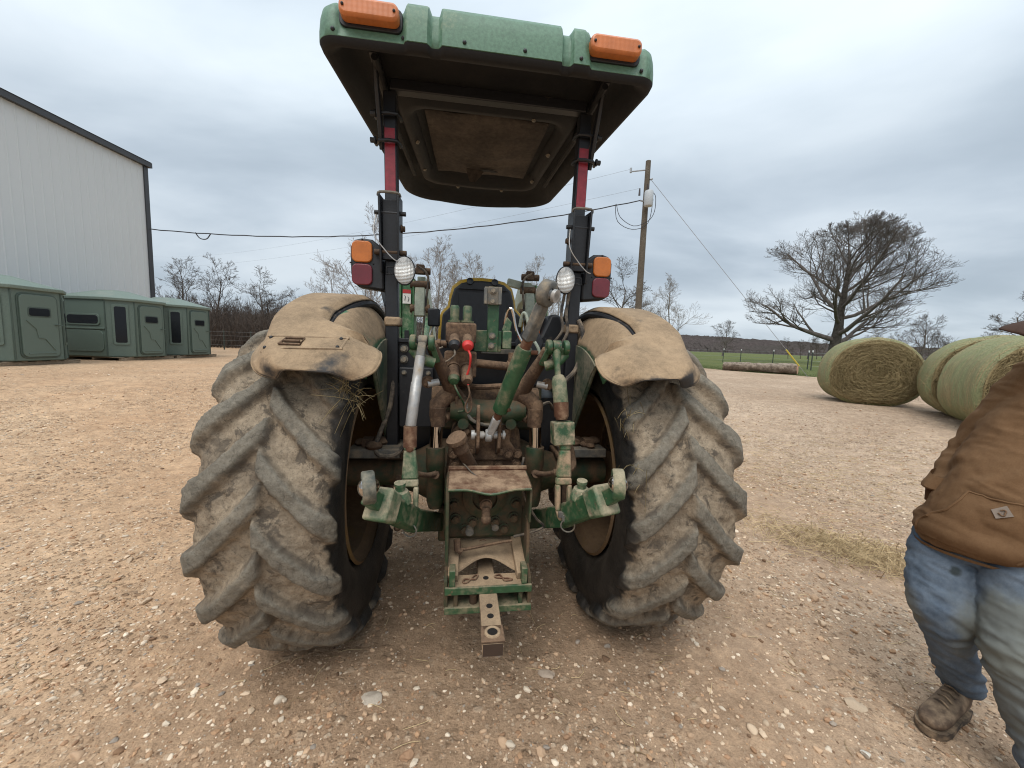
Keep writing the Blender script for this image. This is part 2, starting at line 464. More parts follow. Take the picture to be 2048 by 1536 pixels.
# the pasture beyond the lot on the right
def field_material():
    m, t, b = new_mat('pasture_grass')
    co = nd(t, 'ShaderNodeTexCoord').outputs['Object']
    a = tex_noise(t, co, 0.12, 5, 0.65); f = tex_noise(t, co, 3.0, 5, 0.7); g = tex_noise(t, co, 18.0, 4, 0.7)
    col = mixc(t, ramp(t, a, [(0.35, 0.0), (0.65, 1.0)]), (0.075, 0.105, 0.03), (0.14, 0.155, 0.05))
    col = mixc(t, ramp(t, f, [(0.45, 0.0), (0.75, 0.7)]), col, (0.20, 0.17, 0.085))
    col = mixc(t, ramp(t, g, [(0.3, 0.5), (0.6, 0.0)]), col, (0.035, 0.055, 0.018))
    t.links.new(col, b.inputs['Base Color']); b.inputs['Roughness'].default_value = 0.95
    b.inputs['Specular IOR Level'].default_value = 0.15
    bump(t, b, g, 0.8, 0.08)
    return m
M_FIELD = field_material()
# field edge runs from behind the bales up past the tractor's far side, then along behind the buildings
edge = [(420, -190), (60, -14), (34, 4), (22, 14.2), (15.6, 20.2), (13.6, 23.2), (12.4, 25.6), (8.5, 28.5), (2.0, 30.0), (-6, 29.5)]
E = []
for i in range(len(edge) - 1):
    for k in range(24):
        s_ = k / 24; E.append((edge[i][0] * (1 - s_) + edge[i + 1][0] * s_, edge[i][1] * (1 - s_) + edge[i + 1][1] * s_))
E = np.array(E + [edge[-1]])
E[:, 0] += 0.35 * fbm(E[:, 0] * 0.7, E[:, 1] * 0.7, oct=3, seed=9); E[:, 1] += 0.35 * fbm(E[:, 0] * 0.7, E[:, 1] * 0.7, oct=3, seed=11)
ts = np.concatenate([[0, 0.002, 0.005, 0.01, 0.02, 0.04], np.linspace(0.07, 1, 24)])
FV = []
for i_, (x, y) in enumerate(E):
    kx = float(np.interp(i_ / (len(E) - 1), [0, 0.3, 0.7, 1], [1500, 900, 350, -400]))
    for s_ in ts:
        px, py = x + s_ * kx, y + s_ * 1000
        FV.append((px, py, ztf(px, py) + 0.012 + 0.05 * min(1, s_ * 200) + 0.03 * float(mnoise.noise(Vector((px * 0.6, py * 0.6, 0)))) * min(1, s_ * 100)))
field = link('field', np_mesh('field', FV, grid_faces(len(E), len(ts))), M_FIELD)
kind(field, 'structure')

# ------------------------------------------------------------------ loose stones (nobody could count them)
def stone_protos(rng, n, sub):
    out = []
    for i in range(n):
        bm = bmesh.new(); bmesh.ops.create_icosphere(bm, subdivisions=sub, radius=1.0)
        V = np.array([v.co[:] for v in bm.verts]); F_ = np.array([[v.index for v in f.verts] for f in bm.faces]); bm.free()
        s = rng.uniform(0, 100)
        V = V * (1 + 0.34 * vnoise(V[:, 0] * 1.3 + s, V[:, 1] * 1.3, V[:, 2] * 1.3, seed=i)[:, None])
        for k in range(4):       # broken facets
            d = rng.normal(size=3); d /= np.linalg.norm(d); c = rng.uniform(0.35, 0.75)
            p = V @ d; V = V - np.maximum(p - c, 0)[:, None] * d * 0.9
        out.append((V, F_))
    return out
STONE_COL = np.array([(0.46, 0.315, 0.205), (0.56, 0.43, 0.305), (0.35, 0.215, 0.13), (0.64, 0.54, 0.42), (0.26, 0.155, 0.09), (0.31, 0.265, 0.22), (0.41, 0.255, 0.15), (0.17, 0.105, 0.065)])
def stone_field(name, rng, n, sub, med, sig, smax, rmax, power, protos=6):
    r = 0.7 + (rmax - 0.7) * rng.random(n) ** power
    a = rng.uniform(-1.08, 1.12, n)
    x = r * np.sin(a); y = r * np.cos(a) + 0.1
    dens = 0.5 + 0.5 * vnoise(x * 0.8, y * 0.8, seed=21) + 0.35 * vnoise(x * 3, y * 3, seed=22)
    under = np.exp(-(((x + 0.1) / 1.0) ** 2 + ((y - 2.4) / 1.3) ** 2))
    ok = rng.random(n) < np.clip(dens + 0.25, 0.12, 1) * (1 - 0.55 * under) * (1 - 0.5 * sstep(-1.0, -0.3, x) * sstep(2.4, 1.9, y))
    x, y = x[ok], y[ok]; n = len(x)
    s = np.minimum(med * np.exp(sig * rng.normal(size=n)), smax) * 0.5
    P = stone_protos(rng, protos, sub); VV = []; FF = []; CC = []; base = 0
    z = ground_h(x, y)
    which = rng.integers(0, protos, n)
    for k in range(protos):
        i = np.where(which == k)[0]; V, F_ = P[k]; m = len(i)
        if not m: continue
        th = rng.uniform(0, 2 * np.pi, m); c, sn = np.cos(th), np.sin(th)
        sx = s[i] * rng.uniform(0.8, 1.35, m); sy = s[i] * rng.uniform(0.7, 1.05, m); sz = s[i] * rng.uniform(0.45, 0.85, m)
        L = V[None] * np.stack([sx, sy, sz], -1)[:, None]
        Wx = L[..., 0] * c[:, None] - L[..., 1] * sn[:, None] + x[i][:, None]
        Wy = L[..., 0] * sn[:, None] + L[..., 1] * c[:, None] + y[i][:, None]
        Wz = L[..., 2] + (z[i] + sz * rng.uniform(-0.35, 0.4, m))[:, None]
        VV.append(np.stack([Wx, Wy, Wz], -1).reshape(-1, 3))
        FF.append((F_[None] + (np.arange(m) * len(V))[:, None, None]).reshape(-1, 3) + base); base += m * len(V)
        col = STONE_COL[rng.choice(len(STONE_COL), m, p=(0.25, 0.22, 0.13, 0.15, 0.06, 0.05, 0.10, 0.04))] * rng.uniform(0.88, 1.3, (m, 1))
        CC.append(np.repeat(np.concatenate([col, np.ones((m, 1))], 1), len(V), 0))
    me = np_mesh(name, np.concatenate(VV), None, np.concatenate(FF), smooth=sub > 1, colors={'tint': np.concatenate(CC)})
    return me
def stone_material():
    m, t, b = new_mat('limestone_chips')
    co = nd(t, 'ShaderNodeTexCoord').outputs['Object']
    at = nd(t, 'ShaderNodeAttribute', attribute_name='tint').outputs['Color']
    f = tex_noise(t, co, 90, 5, 0.7)
    nz = nd(t, 'ShaderNodeSeparateXYZ', {0: nd(t, 'ShaderNodeNewGeometry').outputs['Normal']}).outputs[2]
    c = mixc(t, 0.6, at, mixc(t, f, (0.55, 0.5, 0.46), (1.4, 1.4, 1.4)), 'MULTIPLY')
    c = mixc(t, ramp(t, math_(t, 'ADD', f, math_(t, 'MULTIPLY', nz, -0.25)), [(0.35, 0.0), (0.6, 0.55)]), c, (0.26, 0.165, 0.098))
    t.links.new(c, b.inputs['Base Color']); b.inputs['Roughness'].default_value = 0.9; b.inputs['Specular IOR Level'].default_value = 0.25
    bump(t, b, f, 0.5, 0.004)
    return m
M_STONE = stone_material()
rng = np.random.default_rng(7)
kind(link('gravel', stone_field('gravel', rng, 110000, 1, 0.011, 0.52, 0.038, 10.0, 1.0), M_STONE), 'stuff')
kind(link('coarse_gravel', stone_field('coarse_gravel', rng, 7000, 2, 0.022, 0.42, 0.052, 16.0, 1.0, 8), M_STONE), 'stuff')

# larger rocks that one can pick out singly
def rock(x, y, s, label, group=None, flat=0.6, seed=0, tint=None, sink=0.3, rz=None):
    r_ = np.random.default_rng(seed + 50)
    V, F_ = stone_protos(r_, 1, 3)[0]
    V = V * np.array([s, s * r_.uniform(0.7, 0.9), s * flat])
    V = V + 0.10 * s * np.stack([fbm(V[:, 0] / s * 2, V[:, 1] / s * 2, V[:, 2] / s * 2, 3, seed + q) for q in range(3)], -1)
    tint = tint or tuple(STONE_COL[r_.integers(0, 4)])
    me = np_mesh('rock', V, None, F_, smooth=True, colors={'tint': np.tile((*tint, 1), (len(V), 1))})
    me.set_sharp_from_angle(angle=RAD(32))
    o = link('rock', me, M_STONE)
    o.location = (x, y, float(ground_h(np.array([x]), np.array([y]))[0]) + s * flat * (0.5 - sink)); o.rotation_euler = (0, 0, r_.uniform(0, 6) if rz is None else rz)
    return tag(o, label, 'rock', group)
ROCKS = [(-0.36, 1.36, 0.026), (0.05, 1.42, 0.024), (-0.31, 1.30, 0.017), (0.17, 1.4, 0.022), (-0.46, 1.44, 0.017), (-0.95, 1.5, 0.017), (-1.16, 1.48, 0.018), (-1.02, 1.4, 0.02),
         (-0.88, 1.43, 0.014), (-0.5, 1.3, 0.02), (0.3, 1.31, 0.018), (0.78, 1.36, 0.016), (0.55, 1.42, 0.013), (-0.25, 1.75, 0.016), (-0.7, 1.8, 0.016), (0.25, 1.62, 0.02),
         (1.55, 1.9, 0.02), (1.25, 1.55, 0.016), (1.72, 2.12, 0.025), (2.1, 2.45, 0.03), (2.35, 2.7, 0.03), (1.95, 2.2, 0.026), (-2.2, 2.2, 0.026), (-1.9, 1.9, 0.022), (-2.7, 2.6, 0.03), (-1.6, 1.65, 0.02), (-3.2, 2.9, 0.032), (-2.3, 1.8, 0.02)]
for i, (x, y, s) in enumerate(ROCKS):
    rock(x, y, s, 'small pale limestone rock lying loose on the brown dirt', 'small loose rocks on the dirt', 0.7, seed=i, sink=0.15)
rock(-0.60, 1.62, 0.062, 'flat pale grey stone slab sunk in the dirt by the nearer tyre', None, 0.25, seed=81, tint=(0.44, 0.38, 0.31), sink=0.55)
rock(0.22, 1.78, 0.05, 'flat pinkish stone embedded in dirt just past the drawbar end', None, 0.25, seed=82, tint=(0.40, 0.32, 0.25), sink=0.55)
rock(1.69, 1.67, 0.05, 'long flat tan stone lying in front of the brown boot', None, 0.35, seed=83, tint=(0.46, 0.36, 0.26), sink=0.45, rz=-0.4)
rock(1.53, 1.44, 0.022, 'white broken rock on the dirt left of the boot toe', None, 0.8, seed=84, tint=(0.62, 0.58, 0.5), sink=0.15)
# ------------------------------------------------------------------ far wooded ridge
def ridge(name, pts, seed, mat_, wob, depth):
    """a wooded hill: its canopy surface is lumpy geometry with a ragged top"""
    V = []; n = 420; m = 14
    X = np.interp(np.linspace(0, 1, n), np.linspace(0, 1, len(pts)), [p[0] for p in pts])
    Y = np.interp(np.linspace(0, 1, n), np.linspace(0, 1, len(pts)), [p[1] for p in pts])
    Hh = np.interp(np.linspace(0, 1, n), np.linspace(0, 1, len(pts)), [p[2] for p in pts])
    for j in range(m):
        s = j / (m - 1); zz = np.sin(s * math.pi * 0.5) ** 0.8
        jit = wob * (vnoise(np.arange(n) * 0.9, np.full(n, j * 1.7), seed=seed) + vnoise(np.arange(n) * 0.31, np.full(n, j * 0.9), seed=seed + 1))
        V.append(np.stack([X + s * depth * 0.15 + jit, Y + s * depth + 2 * jit, Hh * zz + jit * (0.35 + 0.65 * s) - (2 if j == 0 else 0)], -1))
    V.append(np.stack([X + depth * 0.3, Y + depth * 2, Hh * 0.4], -1))
    V = np.stack(V, 1).reshape(-1, 3)
    return link(name, np_mesh(name, V, grid_faces(n, m + 1, flip=True)), mat_)
def wood_material():
    m, t, b = new_mat('winter_woods')
    co = nd(t, 'ShaderNodeTexCoord').outputs['Object']
    mp_ = nd(t, 'ShaderNodeMapping', {'Vector': co, 'Scale': (1, 1, 0.25)}).outputs[0]
    a = tex_noise(t, mp_, 0.55, 5, 0.75); b2 = tex_noise(t, co, 0.05, 4, 0.6)
    c = mixc(t, ramp(t, a, [(0.35, 0.0), (0.68, 1.0)]), (0.038, 0.031, 0.030), (0.105, 0.088, 0.082))
    c = mixc(t, ramp(t, b2, [(0.4, 0.0), (0.65, 0.6)]), c, (0.055, 0.052, 0.045))
    t.links.new(c, b.inputs['Base Color']); b.inputs['Roughness'].default_value = 1.0; b.inputs['Specular IOR Level'].default_value = 0
    return m
M_WOODS = wood_material()
R1 = ridge('hill', [(-420, 330, 12), (-200, 350, 13), (0, 360, 15), (150, 352, 17.5), (200, 348, 16.5), (300, 330, 12.5), (420, 300, 11), (640, 240, 12)], 5, M_WOODS, 1.1, 60)
kind(R1, 'structure')

# ------------------------------------------------------------------ bare trees
class Branches:
    def __init__(s): s.by = {}
    def add(s, P, R, k): s.by.setdefault((len(P), k), []).append((P, R))
    def mesh(s, name):
        VV = []; FF = []; base = 0
        for (n, k), L in s.by.items():
            P = np.array([a for a, _ in L]); R = np.array([b for _, b in L])
            T = np.gradient(P, axis=1); T /= np.linalg.norm(T, axis=2, keepdims=True) + 1e-9
            ref = np.where(np.abs(T[..., 2:3]) > 0.9, np.array([1.0, 0, 0]), np.array([0, 0, 1.0]))
            U = np.cross(T, ref); U /= np.linalg.norm(U, axis=2, keepdims=True) + 1e-9
            Wv = np.cross(T, U); a = np.arange(k) * 2 * np.pi / k
            V = P[:, :, None] + R[:, :, None, None] * (U[:, :, None] * np.cos(a)[None, None, :, None] + Wv[:, :, None] * np.sin(a)[None, None, :, None])
            F_ = grid_faces(n, k, wrap_v=True)
            m = len(P); VV.append(V.reshape(-1, 3))
            FF.append((F_[None] + (np.arange(m) * n * k)[:, None, None]).reshape(-1, 4) + base); base += m * n * k
        return np_mesh(name, np.concatenate(VV), np.concatenate(FF))
def grow(rng, H, r0, lv, trunk_h=0.25, kids=(9, 8, 6, 5, 4), lean=0.05, spread=(45, 75), lratio=0.62, trop=0.05, wob=0.16, leader=1.0, twig_r=0.006, flare=1.5, env=None):
    tr, cr = Branches(), Branches()
    kids = kids[:lv]
    def go(p, d, L, r, lev):
        n = 9 if lev == 0 else (7 if lev == 1 else (5 if lev < 3 else 3))
        P = [p]; D = [d]; st = L / (n - 1)
        for i in range(n - 1):
            w = wob * (0.35 if lev == 0 else 1.0)
            d = d + rng.normal(size=3) * w + np.array([0, 0, trop * (1.0 if lev else 0.4)])
            d = d / np.linalg.norm(d); q = P[-1] + d * st
            if env and lev and i > 0:      # the crown keeps to a dome
                e_ = q - np.array([0, 0, env[2]])
                if math.hypot(e_[0], e_[1]) ** 2 / env[0] ** 2 + e_[2] ** 2 / (env[1] if e_[2] > 0 else env[3]) ** 2 > rng.uniform(0.85, 1.1): break
            P.append(q); D.append(d)
        n = len(P); P = np.array(P); s = np.linspace(0, 1, n)
        tip = max(twig_r, r * (0.22 if lev == 0 else 0.3))
        R = r + (tip - r) * s
        if lev == 0: R[0] *= flare; R[1] *= 1.08
        (tr if lev == 0 else cr).add(P, R, 9 if lev == 0 else (6 if lev == 1 else (4 if lev == 2 else 3)))
        if lev >= lv: return
        k = kids[lev]
        for c in range(k):
            t0 = trunk_h if lev == 0 else 0.26
            t = t0 + (1 - t0) * ((c + rng.uniform(0.1, 0.9)) / k)
            f = t * (n - 1); i = min(int(f), n - 2); q = P[i] + (P[i + 1] - P[i]) * (f - i); dd = D[i]
            if lev == 0:
                az = c * 2.399 + rng.uniform(-0.5, 0.5); an = RAD(spread[1] + (spread[0] - spread[1]) * (t - t0) / (1 - t0) + rng.uniform(-8, 8))
            else:
                az = rng.uniform(0, 6.28); an = RAD(rng.uniform(28, 58))
            a = np.cross(dd, [0.3, 0.7, 0.2]); a /= np.linalg.norm(a); b = np.cross(dd, a)
            nd_ = dd * math.cos(an) + (a * math.cos(az) + b * math.sin(az)) * math.sin(an)
            if lev >= 1 and nd_[2] < -0.25: nd_[2] *= -0.3
            nd_ /= np.linalg.norm(nd_)
            ll = L * (lratio if lev == 0 else min(lratio + 0.05, 0.62)) * (1.0 - (0.42 if lev == 0 else 0.38) * (t - t0) / (1 - t0)) * rng.uniform(0.75, 1.15)
            rr = max(twig_r, R[i] * (0.52 if lev == 0 else 0.5))
            go(q, nd_, ll, rr, lev + 1)
    d0 = np.array([rng.normal() * lean, rng.normal() * lean, 1.0]); d0 /= np.linalg.norm(d0)
    go(np.zeros(3) - d0 * 0.15, d0, H * leader, r0, 0)
    return tr.mesh('trunk'), cr.mesh('crown')
def bark(name, a, b_):
    m, t, b = new_mat(name)
    co = nd(t, 'ShaderNodeTexCoord').outputs['Object']
    f = tex_noise(t, co, 3.0, 5, 0.7)
    t.links.new(mixc(t, ramp(t, f, [(0.35, 0.0), (0.65, 1.0)]), a, b_), b.inputs['Base Color']); b.inputs['Roughness'].default_value = 0.95; b.inputs['Specular IOR Level'].default_value = 0.1
    bump(t, b, f, 0.6, 0.03)
    return m
M_BARK = bark('dark_bark', (0.045, 0.038, 0.033), (0.10, 0.088, 0.075))
M_TWIG = bark('twig_bark', (0.10, 0.085, 0.075), (0.17, 0.145, 0.13))
M_PALE = bark('pale_bark', (0.22, 0.19, 0.165), (0.36, 0.32, 0.29))
M_BRUSH = bark('brush_bark', (0.065, 0.052, 0.044), (0.14, 0.115, 0.098))
def tree(x, y, z, meshes, mt, mc, label, name='bare_tree', s=1.0, rz=0.0, group=None, sz=None):
    t = thing(name, label, 'tree', (x, y, z), rz, group)
    t.scale = (s, s, sz or s)
    link('trunk', meshes[0], None, t).data.materials.clear() if False else None
    a = link('trunk', meshes[0], mt, t); b = link('crown', meshes[1], mc, t)
    return t
# the great spreading tree in the pasture: heavy low limbs, broad dome
TR = grow(np.random.default_rng(12), 12.6, 0.62, 5, trunk_h=0.17, kids=(17, 9, 7, 5, 3), spread=(28, 84), lratio=0.82, trop=0.11, wob=0.12, env=(10.4, 9.4, 6.6, 4.0), twig_r=0.0095, flare=1.5, lean=0.03)
tree(37.2, 45.0, 0.55, TR, M_BARK, M_TWIG, 'big spreading bare tree with a broad domed crown standing behind the hay bales', 'spreading_tree', s=1.0, rz=3.6)
SM = [grow(np.random.default_rng(30 + i), 9.0, 0.17, 4, trunk_h=0.18, kids=(11, 7, 5, 4), spread=(22, 55), lratio=0.5, trop=0.06, wob=0.15, twig_r=0.011) for i in range(5)]
PM = [grow(np.random.default_rng(60 + i), 10.0, 0.16, 4, trunk_h=0.12, kids=(12, 7, 5, 4), spread=(18, 42), lratio=0.52, trop=0.09, wob=0.12, twig_r=0.010) for i in range(3)]
RM = [grow(np.random.default_rng(90 + i), 6.5, 0.2, 4, trunk_h=0.22, kids=(9, 8, 6, 4), spread=(35, 75), lratio=0.6, trop=0.03, wob=0.2, twig_r=0.010) for i in range(2)]
def pt(i): return [SM, PM, RM][i // 10][i % 10]
G1 = 'pale bare trees behind the tractor'
for (x, y, k, s, rz, lb) in [(-11.2, 30, 10, 1.03, 0.2, 'tall pale multi-stemmed bare tree behind the left roll bar post'), (-14.6, 31.5, 11, 0.76, 1.9, 'pale bare tree rising just over the left fender'),
                            (-13.0, 33.0, 12, 0.72, 3.9, 'slim pale bare tree half hidden by the left tail light'),
                            (-7.2, 34, 12, 0.99, 2.0, 'pale bare tree with many upright branches left of the seat back'), (-9.0, 35, 10, 0.82, 4.0, 'pale bare tree right behind the left work light'),
                            (-4.0, 34.5, 11, 0.92, 5.0, 'pale bare tree whose crown shows over the seat back'), (-5.6, 37, 12, 0.9, 1.0, 'thin pale bare tree between two larger ones behind the seat'),
                            (2.6, 40, 10, 0.97, 3.0, 'pale bare tree above the right loader arm'), (4.6, 42, 11, 0.92, 0.3, 'pale bare tree beside the right work light')]:
    tree(x, y, 0.5, pt(k), M_PALE, M_PALE, lb, 'pale_tree', s * 0.78, rz, G1)
for (x, y, k, s, rz, lb, nm) in [(16.0, 60, 20, 1.65, 0.4, 'round-crowned bare tree behind the utility pole', 'bare_tree'), (20.3, 50, 12, 0.82, 0.0, 'slender pale bare tree standing alone over the right fender', 'pale_tree'), (18.4, 52, 10, 0.62, 1.4, 'faint small pale tree left of the slender one over the right fender', 'pale_tree'),
                                (48.8, 90, 21, 1.0, 2.2, 'small bare tree standing alone in the pasture before the wooded ridge', 'bare_tree'), (54.6, 41, 20, 0.95, 2.0, 'bare tree cut by the right edge of the photo above the bales', 'bare_tree'), (75.0, 71, 21, 1.1, 0.7, 'round bare tree showing between the two groups of bales', 'bare_tree')]:
    tree(x, y, 0.5, pt(k), M_PALE if nm == 'pale_tree' else M_TWIG, M_PALE if nm == 'pale_tree' else M_TWIG, lb, nm, s, rz)
rg = np.random.default_rng(5)
# trees along the wood edge to the left, beyond the shelters
G2 = 'bare trees of the wood edge behind the shelters'
for i in range(34):
    y = rg.uniform(30, 44); fr = -0.95 + 0.62 * (i + rg.random()) / 34
    x = fr * y
    tree(x, y, 0.62, pt(int(rg.integers(0, 5))), M_BRUSH, M_BRUSH, 'bare brown tree in the dense wood edge left of the tractor', 'bare_tree', rg.uniform(0.28, 0.44) * (y / 36), rg.uniform(0, 6), G2)
for (x, y, k, s, rz, lb) in [(-25.6, 30.0, 2, 0.62, 0.0, 'taller bare tree rising beside the barn corner'), (-23.6, 30.5, 1, 0.6, 1.0, 'taller bare tree just right of the one at the barn corner'), (-22.4, 35, 20, 0.78, 2.0, 'round-crowned bare tree rising over the wood edge left of the fender'), (-20.0, 37, 3, 0.5, 3.0, 'bare tree rising over the wood edge beside the left fender top')]:
    tree(x, y, 0.62, pt(k), M_BRUSH, M_BRUSH, lb, 'bare_tree', s, rz)
# trees in front of the ridge by the big tree
G3 = 'bare trees along the far side of the pasture'
for i in range(26):
    y = rg.uniform(75, 110); fr = 0.70 + 0.62 * (i + rg.random()) / 26
    tree(fr * y, y, 0.5, pt(int(rg.integers(0, 5))), M_TWIG, M_TWIG, 'bare tree in the line along the far side of the pasture', 'bare_tree', rg.uniform(0.42, 0.72), rg.uniform(0, 6), G3)
# brush under the wood edge: a tangle of stems nobody could count
B = Branches()
for i in range(9000):
    y = rg.uniform(27.5, 46); x = y * rg.uniform(-1.0, -0.30) if rg.random() < 0.9 else y * rg.uniform(-0.3, 0.12)
    h = rg.uniform(1.0, 3.3) * (0.75 + 0.012 * y); d = rg.normal(size=3) * 0.22; d[2] = 1
    p = np.array([x, y, 0.5]); P = [p]
    for k in range(3): P.append(P[-1] + (d + rg.normal(size=3) * 0.18) * h / 3)
    r = rg.uniform(0.008, 0.028); B.add(np.array(P), np.array([r, r * .8, r * .6, r * .3]), 3)
    for k in range(3):
        q = P[1] + (P[2] - P[1]) * rg.random(); dd = rg.normal(size=3) * 0.6; dd[2] = abs(dd[2]) + 0.5
        B.add(np.array([q, q + dd * h * .16, q + dd * h * .16 + (dd + rg.normal(size=3) * .4) * h * .14]), np.array([r * .5, r * .4, r * .25]), 3)
kind(link('brush', B.mesh('brush'), M_BRUSH), 'stuff')
def woodmass(name, pts, seed, depth, wob): return kind(ridge(name, pts, seed, M_WOODS, wob, depth), 'stuff')
woodmass('far_woods', [(-75, 46, 4.2), (-40, 50, 4.6), (-20, 52, 4.6), (-8, 56, 3.4), (6, 60, 2.6)], 77, 14, 0.35)

# ------------------------------------------------------------------ white metal barn
M_WALL = plain('white_wall_metal', (0.60, 0.62, 0.625), 0.5, var=0.035, scale=0.6)
M_TRIM = plain('dark_trim', (0.045, 0.047, 0.052), 0.45)
BX, BY0, BY1, BZ0, BZ1 = -17.0, -9.0, 18.3, 0.55, 9.05
barn = thing('metal_barn', 'tall white ribbed metal barn with dark eave and corner trim', 'barn', (BX, 4.6, BZ0))
def rel(mb, o): mb.v = [(p[0] - o.location[0], p[1] - o.location[1], p[2] - o.location[2]) for p in mb.v]; return mb
npan = 30; pw = (BY1 - BY0) / npan
pm = MB()
prof = []
for k in range(3):
    y0 = k * pw / 3
    prof += [(0.0, y0), (0.0, y0 + pw / 3 - 0.07), (0.016, y0 + pw / 3 - 0.05), (0.016, y0 + pw / 3 - 0.02), (0.0, y0 + pw / 3 - 0.001)]
pm.loft([[(a, b, z) for a, b in prof] for z in (0.0, (BZ1 - BZ0) / 2, BZ1 - BZ0)], cap=False, closed=False)
pme = pm.mesh('wall_panel', False)
for i in range(npan):
    o = link('wall_panel', pme, M_WALL, barn); o.location = (0.0, BY0 + i * pw - 4.6, 0)
rel(MB().bb(BX - 24, BX - 0.03, BY0, BY1 - 0.03, BZ0, BZ1 - 0.05), barn).build('shell', M_WALL, barn)
rel(MB().bb(BX - 0.05, BX + 0.06, BY1 - 0.10, BY1 + 0.09, BZ0, BZ1 - 0.02), barn).build('corner_trim', M_TRIM, barn)
rel(MB().bb(BX - 0.1, BX + 0.17, BY0 - 0.2, BY1 + 0.2, BZ1, BZ1 + 0.22), barn).build('eave_trim', M_TRIM, barn)
rel(MB().prism([(-12.2, 0), (12.3, 0), (0, 3.0)], (BX - 12.1, (BY0 + BY1) / 2, BZ1 + 0.221), X3, Z3, BY1 - BY0 + 0.3), barn).build('roof', M_TRIM, barn)

# ------------------------------------------------------------------ green moulded shelters on pallets
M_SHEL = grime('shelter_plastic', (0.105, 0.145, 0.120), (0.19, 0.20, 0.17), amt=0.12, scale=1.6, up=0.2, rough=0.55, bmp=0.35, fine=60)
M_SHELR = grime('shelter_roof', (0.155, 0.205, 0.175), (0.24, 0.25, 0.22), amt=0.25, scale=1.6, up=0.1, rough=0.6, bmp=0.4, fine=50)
M_SHELD = plain('shelter_trim', (0.05, 0.075, 0.06), 0.5)
M_WOOD = grime('pallet_wood', (0.20, 0.15, 0.10), (0.3, 0.24, 0.17), amt=0.4, scale=4, up=0.2, rough=0.85)
def glass_mat():
    m, t, b = new_mat('tinted_glass')
    b.inputs['Base Color'].default_value = (0.012, 0.014, 0.017, 1); b.inputs['Roughness'].default_value = 0.10; b.inputs['Specular IOR Level'].default_value = 0.22
    return m
M_GLASS = glass_mat()
def shelter(cx, cy, label, rz=0.0):
    z = 0.74
    t = thing('hunting_blind', label, 'hunting blind', (cx, cy, z), rz, 'green moulded hunting blinds in a row by the barn')
    h = 1.05; c = 0.5; Hh = 1.90; w = 1.22
    oct_ = [(w, -h + c), (w, h - c), (w - c, h), (-w + c, h), (-w, h - c), (-w, -h + c), (-w + c, -h), (w - c, -h)]
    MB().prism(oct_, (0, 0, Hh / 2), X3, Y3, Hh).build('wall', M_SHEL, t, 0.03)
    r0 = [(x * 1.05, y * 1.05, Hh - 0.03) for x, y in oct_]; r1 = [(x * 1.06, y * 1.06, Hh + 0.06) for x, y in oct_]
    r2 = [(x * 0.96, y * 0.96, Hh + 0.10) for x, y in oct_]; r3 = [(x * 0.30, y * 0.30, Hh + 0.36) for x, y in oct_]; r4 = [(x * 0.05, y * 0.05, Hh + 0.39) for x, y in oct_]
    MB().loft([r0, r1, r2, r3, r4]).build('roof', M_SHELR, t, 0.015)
    for x, y in oct_: MB().tube([(x * 1.004, y * 1.004, 0.02), (x * 1.004, y * 1.004, Hh - 0.05)], 0.016, 6).build('corner_seam', M_SHELD, t)
    def frame(a, b):  # facet centre, outward, along
        a, b = Vector((*a, 0)), Vector((*b, 0)); return (a + b) / 2, (b - a).normalized()
    # door on the +x facet
    def on(facet, name, w, hh, zc, r, th, m, par, out, sh=0.0):
        a, b = oct_[facet], oct_[(facet + 1) % 8]; ctr, al = frame(a, b); nrm = al.cross(Vector(Z3))
        o = ctr + nrm * out + al * sh + Vector((0, 0, zc))
        return MB().prism(rrect(w, hh, r), o, al, Z3, th).build(name, m, par, 0.008)
    for fc, vis in ((0, 1), (4, 0)):
        if not vis: continue
        seal = on(fc, 'door_frame', 0.90, 1.72, 0.93, 0.14, 0.03, M_SHELD, t, 0.006)
        d = on(fc, 'door', 0.82, 1.64, 0.93, 0.12, 0.07, M_SHEL, t, 0.012)
        on(fc, 'window', 0.46, 0.21, 1.30, 0.05, 0.02, M_GLASS, d, 0.045)
        on(fc, 'window_trim', 0.53, 0.28, 1.30, 0.07, 0.02, M_SHELD, d, 0.040)
        a, b = oct_[fc], oct_[fc + 1]; ctr, al = frame(a, b); nrm = al.cross(Vector(Z3)); P_ = lambda u, z_: ctr + nrm * 0.052 + al * u + Vector((0, 0, z_))
        MB().tube([P_(-0.30, 1.08), P_(-0.1, 0.86), P_(-0.06, 0.62), P_(0.08, 0.60), P_(0.30, 0.28)], 0.014, 6).tube([P_(-0.30, 0.20), P_(0.30, 0.20)], 0.012, 6).build('moulded_rib', M_SHEL, d)
        MB().tube([P_(0.33, 0.98), P_(0.36, 0.98) + nrm * 0.05, P_(0.47, 0.96) + nrm * 0.05], 0.014, 6).build('handle', M_SHELD, d)
    for fc in (7, 1, 3, 5):      # slit windows in the corner facets
        on(fc, 'window_frame', 0.40, 1.34, 1.08, 0.06, 0.03, M_SHEL, t, 0.012)
        on(fc, 'window', 0.28, 1.20, 1.08, 0.05, 0.02, M_GLASS, t, 0.022)
    for fc in (6, 2):
        on(fc, 'window_frame', 1.12, 0.38, 1.22, 0.12, 0.03, M_SHEL, t, 0.012)
        on(fc, 'window', 1.02, 0.28, 1.22, 0.09, 0.02, M_GLASS, t, 0.022)
        on(fc, 'moulded_panel', 1.28, 0.70, 0.52, 0.16, 0.03, M_SHEL, t, 0.006)
        on(fc, 'moulded_band', 1.38, 0.05, 0.93, 0.02, 0.05, M_SHEL, t, 0.006)
    return t
